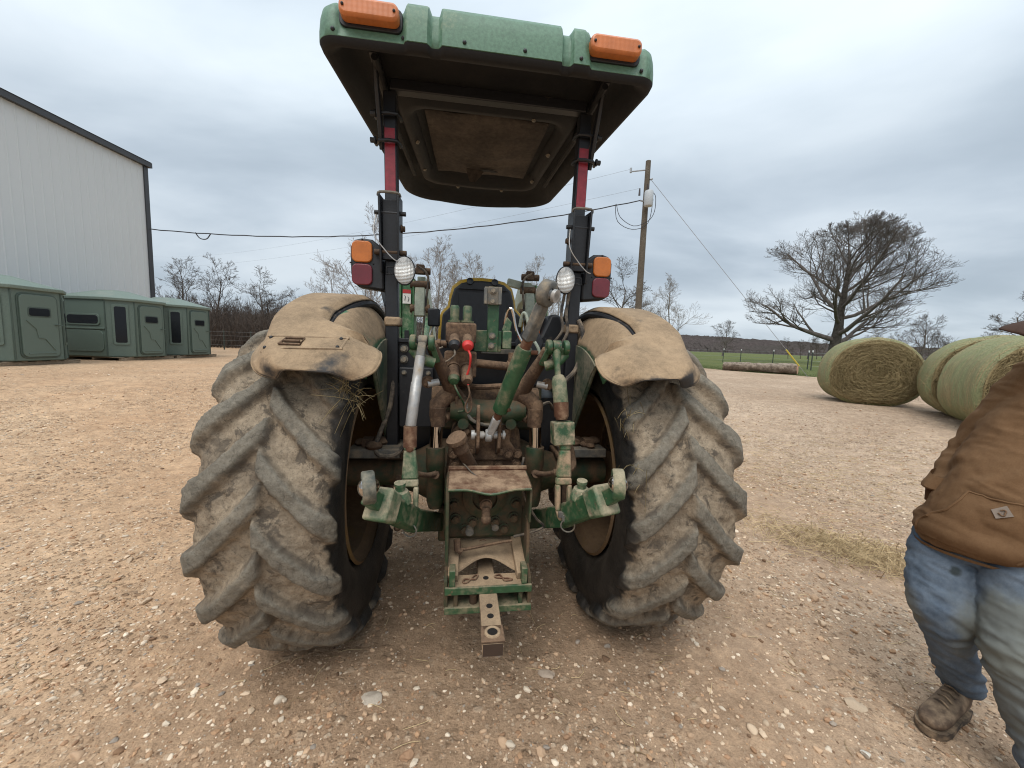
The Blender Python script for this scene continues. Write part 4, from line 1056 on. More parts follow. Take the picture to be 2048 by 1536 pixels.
def tyre_mat():
    m, t, b = new_mat('muddy_tyre_rubber')
    co = nd(t, 'ShaderNodeTexCoord').outputs['Object']
    lug = nd(t, 'ShaderNodeAttribute', attribute_name='lug').outputs['Fac']; cl = nd(t, 'ShaderNodeAttribute', attribute_name='clean').outputs['Fac']
    a = tex_noise(t, co, 5.5, 6, 0.65); f = tex_noise(t, co, 38, 5, 0.75); g = tex_noise(t, co, 150, 3, 0.7); w = tex_noise(t, co, 11, 6, 0.7, 0.6)
    mud = mixc(t, ramp(t, f, [(0.3, 0.0), (0.7, 1.0)]), (0.20, 0.155, 0.108), (0.395, 0.318, 0.228))
    mud = mixc(t, ramp(t, w, [(0.53, 0.0), (0.60, 0.85)]), mud, (0.070, 0.058, 0.047))          # patches where mud has flaked off
    mud = mixc(t, ramp(t, a, [(0.46, 0.0), (0.62, 0.55)]), mud, (0.17, 0.135, 0.098))
    rub = mixc(t, ramp(t, f, [(0.3, 0.0), (0.7, 1.0)]), (0.095, 0.087, 0.072), (0.225, 0.205, 0.165))
    k = math_(t, 'ADD', lug, math_(t, 'MULTIPLY', math_(t, 'SUBTRACT', a, 0.5), 1.2))
    k = ramp(t, k, [(0.46, 0.0), (0.92, 0.86)])
    c = mixc(t, k, mud, rub)
    rim_ = math_(t, 'MULTIPLY', ramp(t, lug, [(0.08, 0.0), (0.30, 1.0), (0.55, 1.0), (0.9, 0.0)]), ramp(t, a, [(0.42, 0.15), (0.6, 0.75)]))
    c = mixc(t, rim_, c, (0.085, 0.070, 0.055))
    c = mixc(t, ramp(t, g, [(0.34, 0.6), (0.46, 0.0)]), c, (0.10, 0.08, 0.06))
    vo = nd(t, 'ShaderNodeTexVoronoi', {'Scale': 26.0, 'Vector': nd(t, 'ShaderNodeVectorMath', {0: co, 1: nd(t, 'ShaderNodeVectorMath', {0: nd(t, 'ShaderNodeTexNoise', {'Scale': 22.0, 'Vector': co}).outputs['Color'], 1: (0.05, 0.05, 0.05)}, operation='MULTIPLY').outputs[0]}, operation='ADD').outputs[0]}, feature='DISTANCE_TO_EDGE').outputs['Distance']
    ck = math_(t, 'MULTIPLY', ramp(t, vo, [(0.0, 1.0), (0.035, 0.0)]), ramp(t, w, [(0.46, 0.0), (0.56, 0.7)]))
    c = mixc(t, ck, c, (0.06, 0.048, 0.038))
    blk = mixc(t, ramp(t, a, [(0.4, 0.0), (0.75, 1.0)]), (0.013, 0.013, 0.013), (0.062, 0.053, 0.044))
    c = mixc(t, cl, c, blk)
    t.links.new(c, b.inputs['Base Color'])
    t.links.new(ramp(t, cl, [(0.0, 0.92), (1.0, 0.5)]), b.inputs['Roughness']); b.inputs['Specular IOR Level'].default_value = 0.3
    bump(t, b, math_(t, 'ADD', math_(t, 'MULTIPLY', f, 0.7), math_(t, 'ADD', math_(t, 'MULTIPLY', g, 0.35), math_(t, 'MULTIPLY', w, 0.5))), 0.65, 0.012)
    return m
M_TYRE = tyre_mat()
TX, THW, TRR, TZ = 0.908, 0.262, 0.885, 0.845
def wheel(sx, ph, seed):
    t = link('rear_wheel', MB().lathe([(0.505, -0.235), (0.52, -0.225), (0.50, -0.20), (0.465, -0.17), (0.455, -0.05), (0.455, 0.05), (0.465, 0.17), (0.50, 0.20), (0.52, 0.225), (0.505, 0.235)], (sx * TX, 0, TZ), X3, 48).mesh('rear_wheel'), M_RIM, TR_)
    link('tyre', tyre_mesh(sx * TX, THW, TRR, 0.505, TZ, 20, seed, False, phase=ph), M_TYRE, t)
    MB().lathe([(0.455, 0.06), (0.40, 0.075), (0.34, 0.03), (0.24, 0.0), (0.19, 0.02), (0.13, 0.02), (0.12, 0.0), (0.12, -0.05), (0.001, -0.05)], (sx * TX - 0.01 * sx, 0, TZ), (sx, 0, 0), 40).build('disc', M_RIM, t)
    bolts([(sx * (TX - 0.02), 0.16 * math.cos(k * math.pi / 4), TZ + 0.16 * math.sin(k * math.pi / 4)) for k in range(8)], (-sx, 0, 0), 0.016, 0.03, M_MUD, t, 'wheel_bolt')
    return t
wheel(-1, 0.10, 40); wheel(1, 0.02, 60)
def fwheel(sx):
    t = link('front_wheel', MB().lathe([(0.33, -0.15), (0.30, -0.13), (0.29, 0.0), (0.30, 0.13), (0.33, 0.15)], (sx * 0.82, 2.42, 0.585), X3, 32).mesh('front_wheel'), M_RIM, TR_)
    link('tyre', tyre_mesh(sx * 0.82, 0.17, 0.60, 0.32, 0.585, 18, 80, False, na=300, depth=0.034, yc=2.42), M_TYRE, t)
    MB().lathe([(0.29, 0.0), (0.15, 0.03), (0.10, 0.05), (0.001, 0.05)], (sx * 0.82, 2.42, 0.585), (sx, 0, 0), 24).build('disc', M_RIM, t)
fwheel(-1); fwheel(1)

# ---- fenders
def fender(sx):
    FZ = TZ + 0.01
    def P(x, phi, R): return (sx * x, -R * math.cos(phi), FZ + R * math.sin(phi))
    # outer cover: from the flared rear lip over the tyre and down in front
    DX = [39.5, 40.0, 40.8, 42, 44, 46.5, 49, 51.5, 54, 57, 60, 66, 74, 86, 100, 150]
    XI = [0.565, 0.535, 0.510, 0.490, 0.479, 0.478, 0.486, 0.515, 0.57, 0.665, 0.745, 0.745, 0.712, 0.672, 0.665, 0.665]
    XO = [0.865, 0.895, 0.925, 0.950, 0.975, 0.992, 1.004, 1.010, 1.014, 1.016, 1.016, 1.012, 1.005, 0.995, 0.985, 0.975]
    def surf(x, deg, lift=0.0):
        xin = np.interp(deg, DX, XI); xout = np.interp(deg, DX, XO); s = (x - xin) / (xout - xin)
        R = np.interp(deg, [39.5, 44, 47, 52, 60, 90, 120, 150], [1.045, 1.043, 1.037, 1.022, 1.018, 1.040, 1.05, 1.04])
        edge_in = math.exp(-(s / 0.07) ** 2) * 0.022 * (1 if deg > 55 else (deg - 44) / 11 if deg > 44 else 0)
        r = R - 0.115 * float(np.interp(deg, [39.5, 50, 62], [0.55, 0.75, 1.0])) * float(sstep(0.76, 1.0, s)) ** 1.7 - edge_in - (0.05 * (1 - float(sstep(0.0, 0.30, s))) if deg < 54 else 0)
        wave = 0.005 * math.sin(15.0 * (x - 0.50)) * max(0.0, 1 - (deg - 39.5) / 4)
        return P(x, RAD(deg) - wave, r + lift)
    n, m = 72, 30; rings = []
    for i in range(n):
        deg = 39.5 + (150 - 39.5) * (i / (n - 1)) ** 1.6
        xin = np.interp(deg, DX, XI); xout = np.interp(deg, DX, XO)
        rings.append([surf(xin + (xout - xin) * j / (m - 1), deg) for j in range(m)])
    o = part(MB().loft(rings, cap=False, closed=False), 'fender', M_FENDB, ang=60)
    sm = o.modifiers.new('thick', 'SOLIDIFY'); sm.thickness = 0.012; sm.offset = 0
    part(MB().tube([rings[i][0] for i in range(16, 0, -1)] + [rings[0][j] for j in range(m)] + [rings[i][-1] for i in range(1, 22)], 0.0062, 8), 'rolled_lip', M_FENDB, par=o)
    part(MB().tube([(p[0], p[1] + 0.006, p[2] - 0.022) for p in [rings[i][0] for i in range(24, n)]], 0.019, 8), 'seam_shade', M_BLKP, par=o)  # black tube laid along the seam to stand for the shadow in the gap
    # inner cover between the seam and the roll bar
    rings = []
    for i in range(50):
        phi = RAD(50 + (150 - 50) * i / 49); deg = math.degrees(phi)
        x1 = 0.79; row = []
        for j in range(18):
            s = j / 17; x = 0.575 + (x1 - 0.575) * s
            r = 0.985 - 0.19 * (1 - s) ** 3.0 + 0.025 * math.sin(s * math.pi) - 0.05 * s ** 4 
            row.append(P(x, phi, r))
        rings.append(row)
    o2 = part(MB().loft(rings, cap=False, closed=False), 'inner_fender', M_FEND, ang=60)
    sm = o2.modifiers.new('thick', 'SOLIDIFY'); sm.thickness = 0.008
    # side sheet down to the axle
    R = 0.80; poly = [(-R * math.cos(RAD(a)), FZ + R * math.sin(RAD(a))) for a in range(60, 146, 5)]
    poly = poly[::-1]; poly += [(-0.34, 1.50), (-0.185, 1.31), (-0.045, 1.14), (0.03, 1.03), (0.62, 1.03)]
    part(MB().prism(poly[::-1], (sx * 0.575, 0, 0), Y3, Z3, 0.012), 'side_sheet', M_FENDS, 0.003)
    part(MB().tube([(sx * 0.583, -0.40, 1.56), (sx * 0.583, -0.335, 1.49), (sx * 0.583, -0.185, 1.305), (sx * 0.583, -0.045, 1.135), (sx * 0.583, 0.03, 1.02)], 0.009, 8), 'side_sheet_edge', M_FENDS)
    part(MB().tube([(sx * 0.60, 0.15, 1.86), (sx * 0.66, 0.30, 2.0), (sx * 0.72, 0.75, 1.95), (sx * 0.72, 0.95, 1.6)], 0.022, 8, sub=4), 'grab_rail', M_BLK)
    # wire bar under the tail light
    return o, surf
FL, PL = fender(-1); FR, PR = fender(1)
# recessed light plate on the left fender only
def plate_pt(u, v, lift=0.006): return PL(0.935 - u, 45.5 + v, lift)
pl = [plate_pt(u, v) for u, v in [(0.0, 0.2), (0.10, 0.0), (0.30, 0.3), (0.31, 0.6), (0.315, 4.4), (0.30, 4.8), (0.03, 4.6), (0.015, 4.3), (0.0, 0.4)]]
part(MB().tube(pl, 0.005, 6, sub=3), 'light_plate', M_DUSTP, par=FL)
part(MB().tube([plate_pt(u, v, 0.010) for u, v in [(0.07, 1.2), (0.15, 1.2), (0.155, 3.6), (0.085, 3.6), (0.07, 1.2)]], 0.005, 6).tube([plate_pt(0.085, 2.3, 0.012), plate_pt(0.145, 2.3, 0.012)], 0.006, 6), 'light_socket', M_BRN, par=FL)
studs([plate_pt(u, v, 0.006) for u, v in ((0.015, 0.9), (0.02, 4.2), (0.295, 4.3), (0.295, 0.9))], 0.008, M_BLKP, FL)

# ---- roll-over frame
for sx in (-1, 1):
    x0, x1, x2 = sx * 0.540, sx * 0.548, sx * 0.565
    p = part(MB().bar((x0, 0, 0.95), (x1, 0, 2.10), 0.072, 0.072, up=Y3), 'roll_bar_post', M_BLK, 0.006)
    part(MB().box((x0 + sx * 0.0, 0, 1.755), (0.092, 0.092, 0.055)), 'post_collar', M_DUSTP, 0.012, par=p)
    part(MB().box((x0, 0.0, 0.965), (0.16, 0.2, 0.04)).box((x0, 0, 0.99), (0.12, 0.14, 0.05)), 'post_foot', M_MUD, 0.01, par=p)
    h = part(MB().bar((x1 - 0.047, -0.02, 2.03), (x1 - 0.052, -0.06, 2.44), 0.012, 0.13, up=Y3).bar((x1 + 0.047, -0.02, 2.03), (x1 + 0.050, -0.06, 2.44), 0.012, 0.13, up=Y3).bar((x1, -0.04, 2.10), (x1, -0.06, 2.42), 0.085, 0.05, up=Y3, w1=0.085), 'hinge_bracket', M_BLK, 0.004)
    part(MB().tube([(x1 - 0.06, -0.1, 2.43), (x1 - 0.045, -0.115, 2.445), (x1 + 0.045, -0.115, 2.445), (x1 + 0.058, -0.1, 2.43)], 0.008, 6, sub=3), 'hinge_lip', M_GREY, par=h)
    part(MB().cyl((x1 - 0.085, -0.07, 2.35), (x1 + 0.085, -0.07, 2.35), 0.012), 'hinge_pin', M_BLK, par=h)
    part(MB().cyl((x1 - 0.088, -0.055, 2.14), (x1 + 0.088, -0.055, 2.14), 0.015), 'hinge_pin', M_MUD, par=h)
    bolts([(x1 - sx * 0.055, -0.03, 2.28)], (-sx, 0, 0), 0.016, 0.02, M_MUD, h)
    part(MB().tube([(x1 - 0.07, -0.10, 2.33), (x1 - 0.075, -0.13, 2.22), (x1 - 0.02, -0.13, 2.14), (x1 + 0.03, -0.13, 2.09), (x1 + 0.06, -0.12, 2.08)], 0.0035, 5, sub=4), 'retaining_wire', M_STEEL, par=h)
    u = part(MB().bar((x1, 0.0, 2.38), (x2, 0.02, 3.02), 0.070, 0.070, up=Y3), 'upper_post', M_BLK, 0.006)
    rf = part(MB().bar((x1 + sx * 0.004, -0.0375, 2.475), (x2 - sx * 0.002, -0.0175, 2.865), 0.056, 0.003, up=Y3), 'reflector_strip', M_REFL, par=u)
    for z in (2.745, 2.885):
        part(MB().tube([(x2 - sx * 0.06, 0.02, z), (x2 - sx * 0.045, -0.045, z), (x2 + sx * 0.045, -0.045, z - 0.004), (x2 + sx * 0.075, 0.02, z)], 0.010, 8, sub=2).bolt((x2 + sx * 0.07, -0.02, z + 0.004), (sx, 0, 0), 0.014, 0.03), 'clamp', M_BLK, par=u)
    part(MB().bar((x2 + sx * 0.045, 0.02, 2.72), (x2 + sx * 0.05, -0.16, 3.12), 0.02, 0.05, up=Y3).bar((x2 + sx * 0.05, -0.2, 3.10), (x2 + sx * 0.05, 0.4, 3.09), 0.04, 0.04), 'canopy_bracket', M_BLK, 0.004)
part(MB().bar((-0.56, 0.0, 3.05), (0.56, 0.0, 3.05), 0.06, 0.06), 'roll_bar_top', M_BLK, 0.006)

# ---- canopy
def outline(z, inset, n=10, y0=-0.357, y1=1.68, wr=0.838, wf=0.70, rr=0.09, rf=0.30, bulge=0.07):
    pts = []
    wr, wf, y0, y1 = wr - inset, wf - inset, y0 + inset, y1 - inset
    rr, rf = max(0.02, rr - inset * 0.5), max(0.05, rf - inset * 0.3)
    def corner(cx, cy, r, a0, a1):
        for k in range(n + 1):
            a = RAD(a0 + (a1 - a0) * k / n); pts.append([cx + r * math.cos(a), cy + r * math.sin(a), z])
    corner(-wr + rr, y0 + rr, rr, 180, 270)
    for k in range(1, 150): pts.append([(-wr + rr) + (2 * (wr - rr)) * k / 150, y0, z])
    corner(wr - rr, y0 + rr, rr, 270, 360)
    for k in range(1, 12): s = k / 12; pts.append([(wr) + (wf - wr) * s, y0 + rr + (y1 - rf - y0 - rr) * s, z])
    corner(wf - rf, y1 - rf, rf, 0, 90)
    for k in range(1, 12): s = k / 12; pts.append([(wf - rf) - 2 * (wf - rf) * s, y1 + bulge * math.sin(s * math.pi), z])
    corner(-wf + rf, y1 - rf, rf, 90, 180)
    for k in range(1, 12): s = k / 12; pts.append([-(wf + (wr - wf) * s), (y1 - rf) + (y0 + rr - y1 + rf) * s, z])
    return pts
def ridge_off(x):
    """raised blocks along the canopy's rear face"""
    def blk(a, b, e=0.012): return float(sstep(a - e, a, x) * sstep(b + e, b, x))
    return blk(-0.262, 0.318) + blk(-0.425, -0.325) + blk(0.378, 0.462)
def tilt(p): return (p[0], p[1], p[2] + 0.012 * (p[1] + 0.357))
cl_ = []
ZB = 3.028
for z, ins, kk in ((ZB, 0.004, 0.5), (ZB + 0.004, 0.0, 1), (ZB + 0.05, 0.0, 1), (ZB + 0.10, 0.004, 1), (ZB + 0.135, 0.012, 1), (ZB + 0.158, 0.03, 1), (ZB + 0.166, 0.06, 0.9), (ZB + 0.172, 0.16, 0.3), (ZB + 0.19, 0.4, 0), (ZB + 0.20, 0.62, 0)):
    row = outline(z, ins)
    for p in row:
        d = ridge_off(p[0]) * kk if p[1] < 0.2 else 0
        p[1] -= 0.026 * d * (1 if p[1] < -0.1 else 0); p[2] += 0.020 * d * float(sstep(ZB + 0.08, ZB + 0.15, z))
        lampz = float(sstep(-0.745, -0.725, p[0]) * sstep(-0.435, -0.455, p[0]) + sstep(0.435, 0.455, p[0]) * sstep(0.77, 0.75, p[0]))
        if p[1] < 0.1: p[1] += 0.014 * lampz * float(sstep(ZB + 0.03, ZB + 0.05, z))
        p[2] += 0.006 * math.cos(p[0] * 1.2) if z > ZB + 0.1 else 0
    cl_.append([tilt(p) for p in row])
cr_ = MB().loft(cl_, cap=False); cr_.f.append(tuple(range(len(cr_.v) - len(cl_[0]), len(cr_.v)))); part(cr_, 'canopy_roof', M_CAN, ang=50)
ul = []
for z, ins in ((ZB + 0.002, 0.001), (ZB - 0.022, 0.012), (ZB - 0.026, 0.03), (ZB - 0.008, 0.055), (ZB + 0.012, 0.075)):
    row = outline(z, ins)
    for p in row:
        if p[1] < 0.0: p[1] -= 0.026 * ridge_off(p[0]) * (0.9 if ins < 0.04 else 0)
    ul.append([tilt(p) for p in row])
# deep side channels and a raised moulded ring about the lining
for z, ins in ((ZB + 0.055, 0.10), (ZB + 0.085, 0.15), (ZB + 0.085, 0.21)):
    ul.append([tilt(p) for p in outline(z, ins)])
CXL, CYL = 0.0, 0.62
def ringl(w0, w1, y0, y1, z, r=0.14): return [tilt(p) for p in outline(z, 0.0, y0=y0, y1=y1, wr=w0, wf=w1, rr=r, rf=r, bulge=0.02)]
for w0, w1, y0, y1, z in ((0.585, 0.52, -0.02, 1.42, ZB + 0.08), (0.56, 0.50, 0.10, 1.38, ZB + 0.035), (0.535, 0.48, 0.14, 1.34, ZB + 0.015), (0.50, 0.45, 0.175, 1.29, ZB + 0.016), (0.475, 0.43, 0.20, 1.24, ZB + 0.055), (0.46, 0.42, 0.22, 1.22, ZB + 0.085)):
    ul.append(ringl(w0, w1, y0, y1, z))
ul_ = MB().loft(ul, cap=False); ul_.f.append(tuple(range(len(ul_.v) - len(ul[0]), len(ul_.v)))); lo = part(ul_, 'canopy_liner', M_UND, ang=60)
# sagging torn lining panel
pn = []
for i in range(26):
    row = []
    for j in range(26):
        u, v = j / 25, i / 25
        x = -0.40 + 0.80 * u; y = 0.25 + 0.88 * v; x *= 1 - 0.08 * v
        z = ZB + 0.058 - 0.035 * math.sin(u * math.pi) * math.sin(v * math.pi) - 0.010 * mnoise.noise(Vector((u * 4, v * 4, 1.3)))
        for qx, qy in ((0.28, 0.3), (0.72, 0.35), (0.3, 0.62), (0.7, 0.65)): z += 0.010 * math.exp(-((u - qx) ** 2 + (v - qy) ** 2) / 0.003)
        row.append(tilt((x, y, z)))
    pn.append(row)
po = part(MB().loft(pn, cap=False, closed=False), 'roof_lining', M_PAN, ang=80)
sm = po.modifiers.new('thick', 'SOLIDIFY'); sm.thickness = 0.006
part(MB().loft([[tilt((-0.13 + 0.15 * u + 0.02 * mnoise.noise(Vector((u * 9, 0, 0))), 0.98 + 0.03 * u, ZB + 0.032)) for u in (0, .25, .5, .75, 1)], [tilt((-0.12 + 0.11 * u, 1.0 + 0.02 * u, ZB - 0.01)) for u in (0, .25, .5, .75, 1)], [tilt((-0.10 + 0.05 * u, 1.02, ZB - 0.06)) for u in (0, .25, .5, .75, 1)]], cap=False, closed=False), 'torn_flap', M_PAN, par=po)
part(MB().prism([(-0.07, 0.0), (-0.03, 0.02), (0.0, 0.015), (0.05, 0.03), (0.08, 0.005), (0.03, -0.015), (-0.02, -0.02)], tilt((0.05, 0.97, ZB + 0.018)), X3, Y3, 0.004), 'tear', M_UND, par=po)
bolts([tilt((x, y, ZB + 0.02)) for x, y in ((-0.47, 1.05), (-0.2, 1.36), (0.2, 1.36), (0.44, 1.1), (0.47, 0.6), (-0.48, 0.6), (0.28, 0.16))], (0, 0, -1), 0.012, 0.014, M_GREY, lo)
# dark channels beside the posts
for sx in (-1, 1):
    part(MB().tube([tilt((sx * 0.60, -0.22, ZB + 0.02)), tilt((sx * 0.60, 0.4, ZB + 0.02)), tilt((sx * 0.57, 1.2, ZB + 0.03))], 0.018, 8), 'liner_rib', M_UND, par=lo)
    # amber lamps in the rear face
    xc = sx * 0.588 - 0.002 * sx; zl = ZB + 0.100
    la = part(MB().prism(rrect(0.285, 0.105, 0.03, 4), (xc, -0.346, zl), X3, Z3, 0.02), 'lamp_base', M_BLKP, 0.003)
    part(MB().prism(rrect(0.262, 0.078, 0.03, 5), (xc, -0.378, zl), X3, Z3, 0.062), 'lamp_lens', M_AMB, 0.012, par=la)
    studs([(xc - 0.112, -0.411, zl), (xc + 0.112, -0.411, zl)], 0.007, M_BLKP, la)
studs([(x, -0.357 - 0.026 * ridge_off(x), ZB + 0.028) for x in (-0.755, -0.44, -0.155, 0.135, 0.415, 0.74)], 0.010, M_BLK)

# ---- tail lights and work lights
for sx in (-1, 1):
    xo = sx * 0.682; zc = 2.072; yb = -0.03
    def mir(L): return [(-a, b) for a, b in L][::-1] if sx > 0 else L
    body = mir([(-0.088, -0.055), (-0.075, -0.105), (-0.045, -0.130), (0.088, -0.145), (0.094, -0.13), (0.094, 0.09), (0.060, 0.115), (0.030, 0.138), (-0.030, 0.142), (-0.070, 0.130), (-0.090, 0.090)])
    tb = part(MB().prism(body, (xo, yb + 0.04, zc), X3, Z3, 0.10), 'tail_light', M_BLKP, 0.012)
    lx = xo - sx * -0.024
    part(MB().prism(rrect(0.112, 0.118, 0.030, 5), (lx, yb - 0.014, zc + 0.066), X3, Z3, 0.016), 'amber_lens', M_AMBD, 0.006, par=tb)
    part(MB().prism(rrect(0.112, 0.118, 0.030, 5), (lx, yb - 0.014, zc - 0.060), X3, Z3, 0.016), 'red_lens', M_RED, 0.006, par=tb)
    studs([(lx, yb - 0.010, zc + 0.134), (lx + sx * 0.065, yb - 0.010, zc + 0.003), (lx - sx * 0.06, yb - 0.010, zc + 0.003)], 0.005, M_BLK, tb)
    part(MB().bar((sx * 0.58, 0.03, 2.02), (sx * 0.66, 0.05, 2.02), 0.05, 0.06), 'tail_light_arm', M_BLK, par=tb)
    # oval work lamp on the inner side of the post
    wx, wy, wz = sx * 0.463, -0.11, 2.035
    A_ = Vector((sx * -0.06, -1, -0.05)).normalized()
    rg_ = []
    for r, h in ((0.055, -0.09), (0.085, -0.06), (0.097, -0.015), (0.1, 0.0), (0.096, 0.006)):
        rg_.append([Vector((wx, wy, wz)) + A_ * h + Vector((math.cos(a) * r * 0.60, 0, math.sin(a) * r * 0.82)) for a in [2 * math.pi * k / 32 for k in range(32)]])
    wl = part(MB().loft(rg_), 'work_light', M_BLKP)
    rg_ = []
    for r, h in ((0.093, 0.004), (0.09, 0.010), (0.07, 0.018), (0.04, 0.024), (0.012, 0.026)):
        rg_.append([Vector((wx, wy, wz)) + A_ * h + Vector((math.cos(a) * r * 0.60, 0, math.sin(a) * r * 0.82)) for a in [2 * math.pi * k / 32 for k in range(32)]])
    ml_, tl_, bl_ = new_mat('ribbed_lens'); co = nd(tl_, 'ShaderNodeTexCoord').outputs['Object']
    wv1 = nd(tl_, 'ShaderNodeTexWave', {'Scale': 42, 'Vector': co}, bands_direction='X').outputs['Fac']; wv2 = nd(tl_, 'ShaderNodeTexWave', {'Scale': 42, 'Vector': co}, bands_direction='Z').outputs['Fac']
    dd = nd(tl_, 'ShaderNodeVectorMath', {0: co, 1: (wx, wy - 0.02, wz - 0.02)}, operation='DISTANCE').outputs['Value']
    tl_.links.new(ramp(tl_, dd, [(0.0, (0.85, 0.85, 0.82)), (0.045, (0.62, 0.62, 0.60)), (0.075, (0.36, 0.36, 0.35))]), bl_.inputs['Base Color'])
    bl_.inputs['Roughness'].default_value = 0.18; bl_.inputs['Metallic'].default_value = 0.35; bl_.inputs['Coat Weight'].default_value = 0.6
    bump(tl_, bl_, math_(tl_, 'ADD', wv1, wv2), 0.6, 0.003)
    part(MB().loft(rg_), 'lamp_lens', ml_, par=wl)
    part(MB().tube([(wx + sx * 0.055, wy + 0.01, wz - 0.02), (wx + sx * 0.075, wy, wz - 0.02), (wx + sx * 0.10, wy + 0.02, wz - 0.02), (wx + sx * 0.10, wy + 0.02, wz + 0.02), (wx + sx * 0.055, wy + 0.01, wz + 0.02)], 0.005, 6).bar((wx + sx * 0.03, wy + 0.05, wz), (sx * 0.52, 0.0, wz), 0.03, 0.03), 'lamp_clip', M_BLK, par=wl)

# ---- frame behind the seat
part(MB().bb(-0.52, 0.52, 0.005, 0.03, 1.39, 1.645).bb(-0.52, 0.52, -0.02, 0.04, 1.635, 1.66), 'cross_member', M_BLK, 0.004)
bolts([(x, 0.004, z) for x, z in ((-0.478, 1.60), (-0.478, 1.535), (0.455, 1.60), (0.455, 1.54))], (0, -1, 0), 0.017, 0.022, M_GREY)
part(MB().bb(-0.50, -0.30, -0.05, 0.03, 1.13, 1.49), 'electrical_box', M_BLKP, 0.008)
bolts([(-0.47, -0.052, 1.46), (-0.33, -0.052, 1.46)], (0, -1, 0), 0.01, 0.012, M_GREY)
part(MB().bb(-0.31, 0.38, 0.02, 0.30, 1.10, 1.385), 'rear_housing', M_GRNM, 0.02)
part(MB().bb(-0.56, 0.56, 0.11, 0.14, 0.92, 1.28), 'dark_backing', M_BLK, 0.004)  # added black sheet, stands in for the deep shade behind the hitch
part(MB().bb(-0.55, 0.55, 0.10, 1.10, 1.26, 1.30).bb(-0.55, -0.50, 0.1, 1.1, 0.9, 1.26).bb(0.50, 0.55, 0.1, 1.1, 0.9, 1.26), 'platform', M_BLK, 0.01)
part(MB().bb(-0.21, 0.23, 0.3, 3.0, 0.55, 1.15), 'chassis', M_MUD, 0.03)
part(MB().loft([[(-0.24, y, 1.1), (-0.27, y, 1.35), (-0.2, y, zt_), (0.2, y, zt_), (0.27, y, 1.35), (0.24, y, 1.1)] for y, zt_ in ((1.35, 1.62), (1.9, 1.62), (2.6, 1.52), (2.95, 1.40))]), 'hood', M_GRN, 0.02)
part(MB().cyl((-0.75, 2.42, 0.585), (0.75, 2.42, 0.585), 0.07), 'front_axle', M_GRNM)
part(MB().cyl((-0.80, 0, TZ), (0.80, 0, TZ), 0.085, seg=20).lathe([(0.2, 0.20), (0.2, 0.26), (0.13, 0.40), (0.10, 0.52)], (0, 0, TZ), X3, 24).lathe([(0.2, 0.18), (0.2, 0.26), (0.13, 0.40), (0.10, 0.52)], (0, 0, TZ), (-1, 0, 0), 24), 'rear_axle', M_GRNM, 0.004)
for sx in (-1, 1):
    st = part(MB().bb(sx * 0.48, sx * 0.77, -0.14, 0.10, 0.965, 1.02), 'axle_clamp', M_GREY, 0.006)
    lm_ = MB(); r_ = random.Random(4 + sx)
    for k in range(9): lm_.ball((sx * r_.uniform(0.58, 0.74), r_.uniform(-0.12, 0.05), 1.035), r_.uniform(0.018, 0.045), (1.2, 1, 0.7), 9, 6)
    lm_.bb(sx * 0.64, sx * 0.70, -0.10, -0.03, 1.02, 1.07)
    part(lm_, 'dirt_clods', M_BRN, 0.0, par=st)

# ---- seat and controls
def poly_seat(k):
    L = [(0.315, -0.33), (0.330, -0.20), (0.318, -0.02), (0.262, 0.035), (0.250, 0.11), (0.228, 0.185), (0.17, 0.232), (0.08, 0.252), (0.0, 0.256)]
    L = [(a * k, b * k) for a, b in L]; return L + [(-a, b) for a, b in L[-2::-1]]
sy = 0.60
st = part(MB().prism(poly_seat(1.0), (0.012, sy + 0.05, 1.885), X3, Z3, 0.10), 'seat_back', M_YEL, 0.03)
part(MB().prism(poly_seat(0.93), (0.012, sy - 0.012, 1.873), X3, Z3, 0.04), 'seat_back_shell', M_BLKP, 0.015, par=st)
part(MB().prism(rrect(0.36, 0.30, 0.02), (0.012, sy - 0.036, 1.875), X3, Z3, 0.012).tube([(-0.17, sy - 0.045, 2.045), (0.19, sy - 0.045, 2.045)], 0.006, 6), 'shell_panel', M_BLKP, 0.004, par=st)
for x in (-0.085, 0.10): part(MB().lathe([(0.026, 0), (0.026, 0.012), (0.01, 0.016), (0.001, 0.016)], (x, sy - 0.03, 2.10), (0, -1, 0.35), 14), 'shell_plug', M_BLK, par=st)
part(MB().bb(-0.25, 0.27, 0.66, 1.12, 1.50, 1.62), 'seat_cushion', M_YEL, 0.04)
part(MB().bb(-0.15, 0.17, 0.66, 1.0, 1.29, 1.50), 'seat_base', M_BLKP, 0.02)
part(MB().prism([(0.33, 1.50), (0.62, 1.50), (0.64, 1.72), (0.52, 1.86), (0.46, 1.86), (0.40, 1.72), (0.34, 1.66)], (0, 0.42, 0), X3, Z3, 0.40).box((0.40, 0.5, 1.82), (0.12, 0.3, 0.06)), 'side_console', M_BLKP, 0.02)
part(MB().bb(0.34, 0.40, 0.26, 0.34, 1.70, 1.78), 'console_lever', M_ORG, 0.01)
part(MB().box((-0.335, 0.42, 1.815), (0.085, 0.03, 0.125)), 'control_pod', M_BLKP, 0.012)
part(MB().tube([(-0.335, 0.43, 1.76), (-0.36, 0.42, 1.70), (-0.36, 0.35, 1.62)], 0.006, 6, sub=3), 'pod_cable', M_STEEL)
for x in (0.30, 0.34, 0.27): part(MB().tube([(x, 0.35, 1.60), (x + 0.03, 0.34, 1.72), (x + 0.09, 0.3, 1.90), (x + 0.12, 0.2, 1.98)], 0.010, 6, sub=4), 'hydraulic_hose', M_HOSE)
part(MB().tube([(0.35, 0.9, 1.55), (0.35, 1.15, 1.85), (0.2, 1.2, 1.92), (0.0, 1.2, 1.92)], 0.016, 8), 'steering_column', M_BLK)

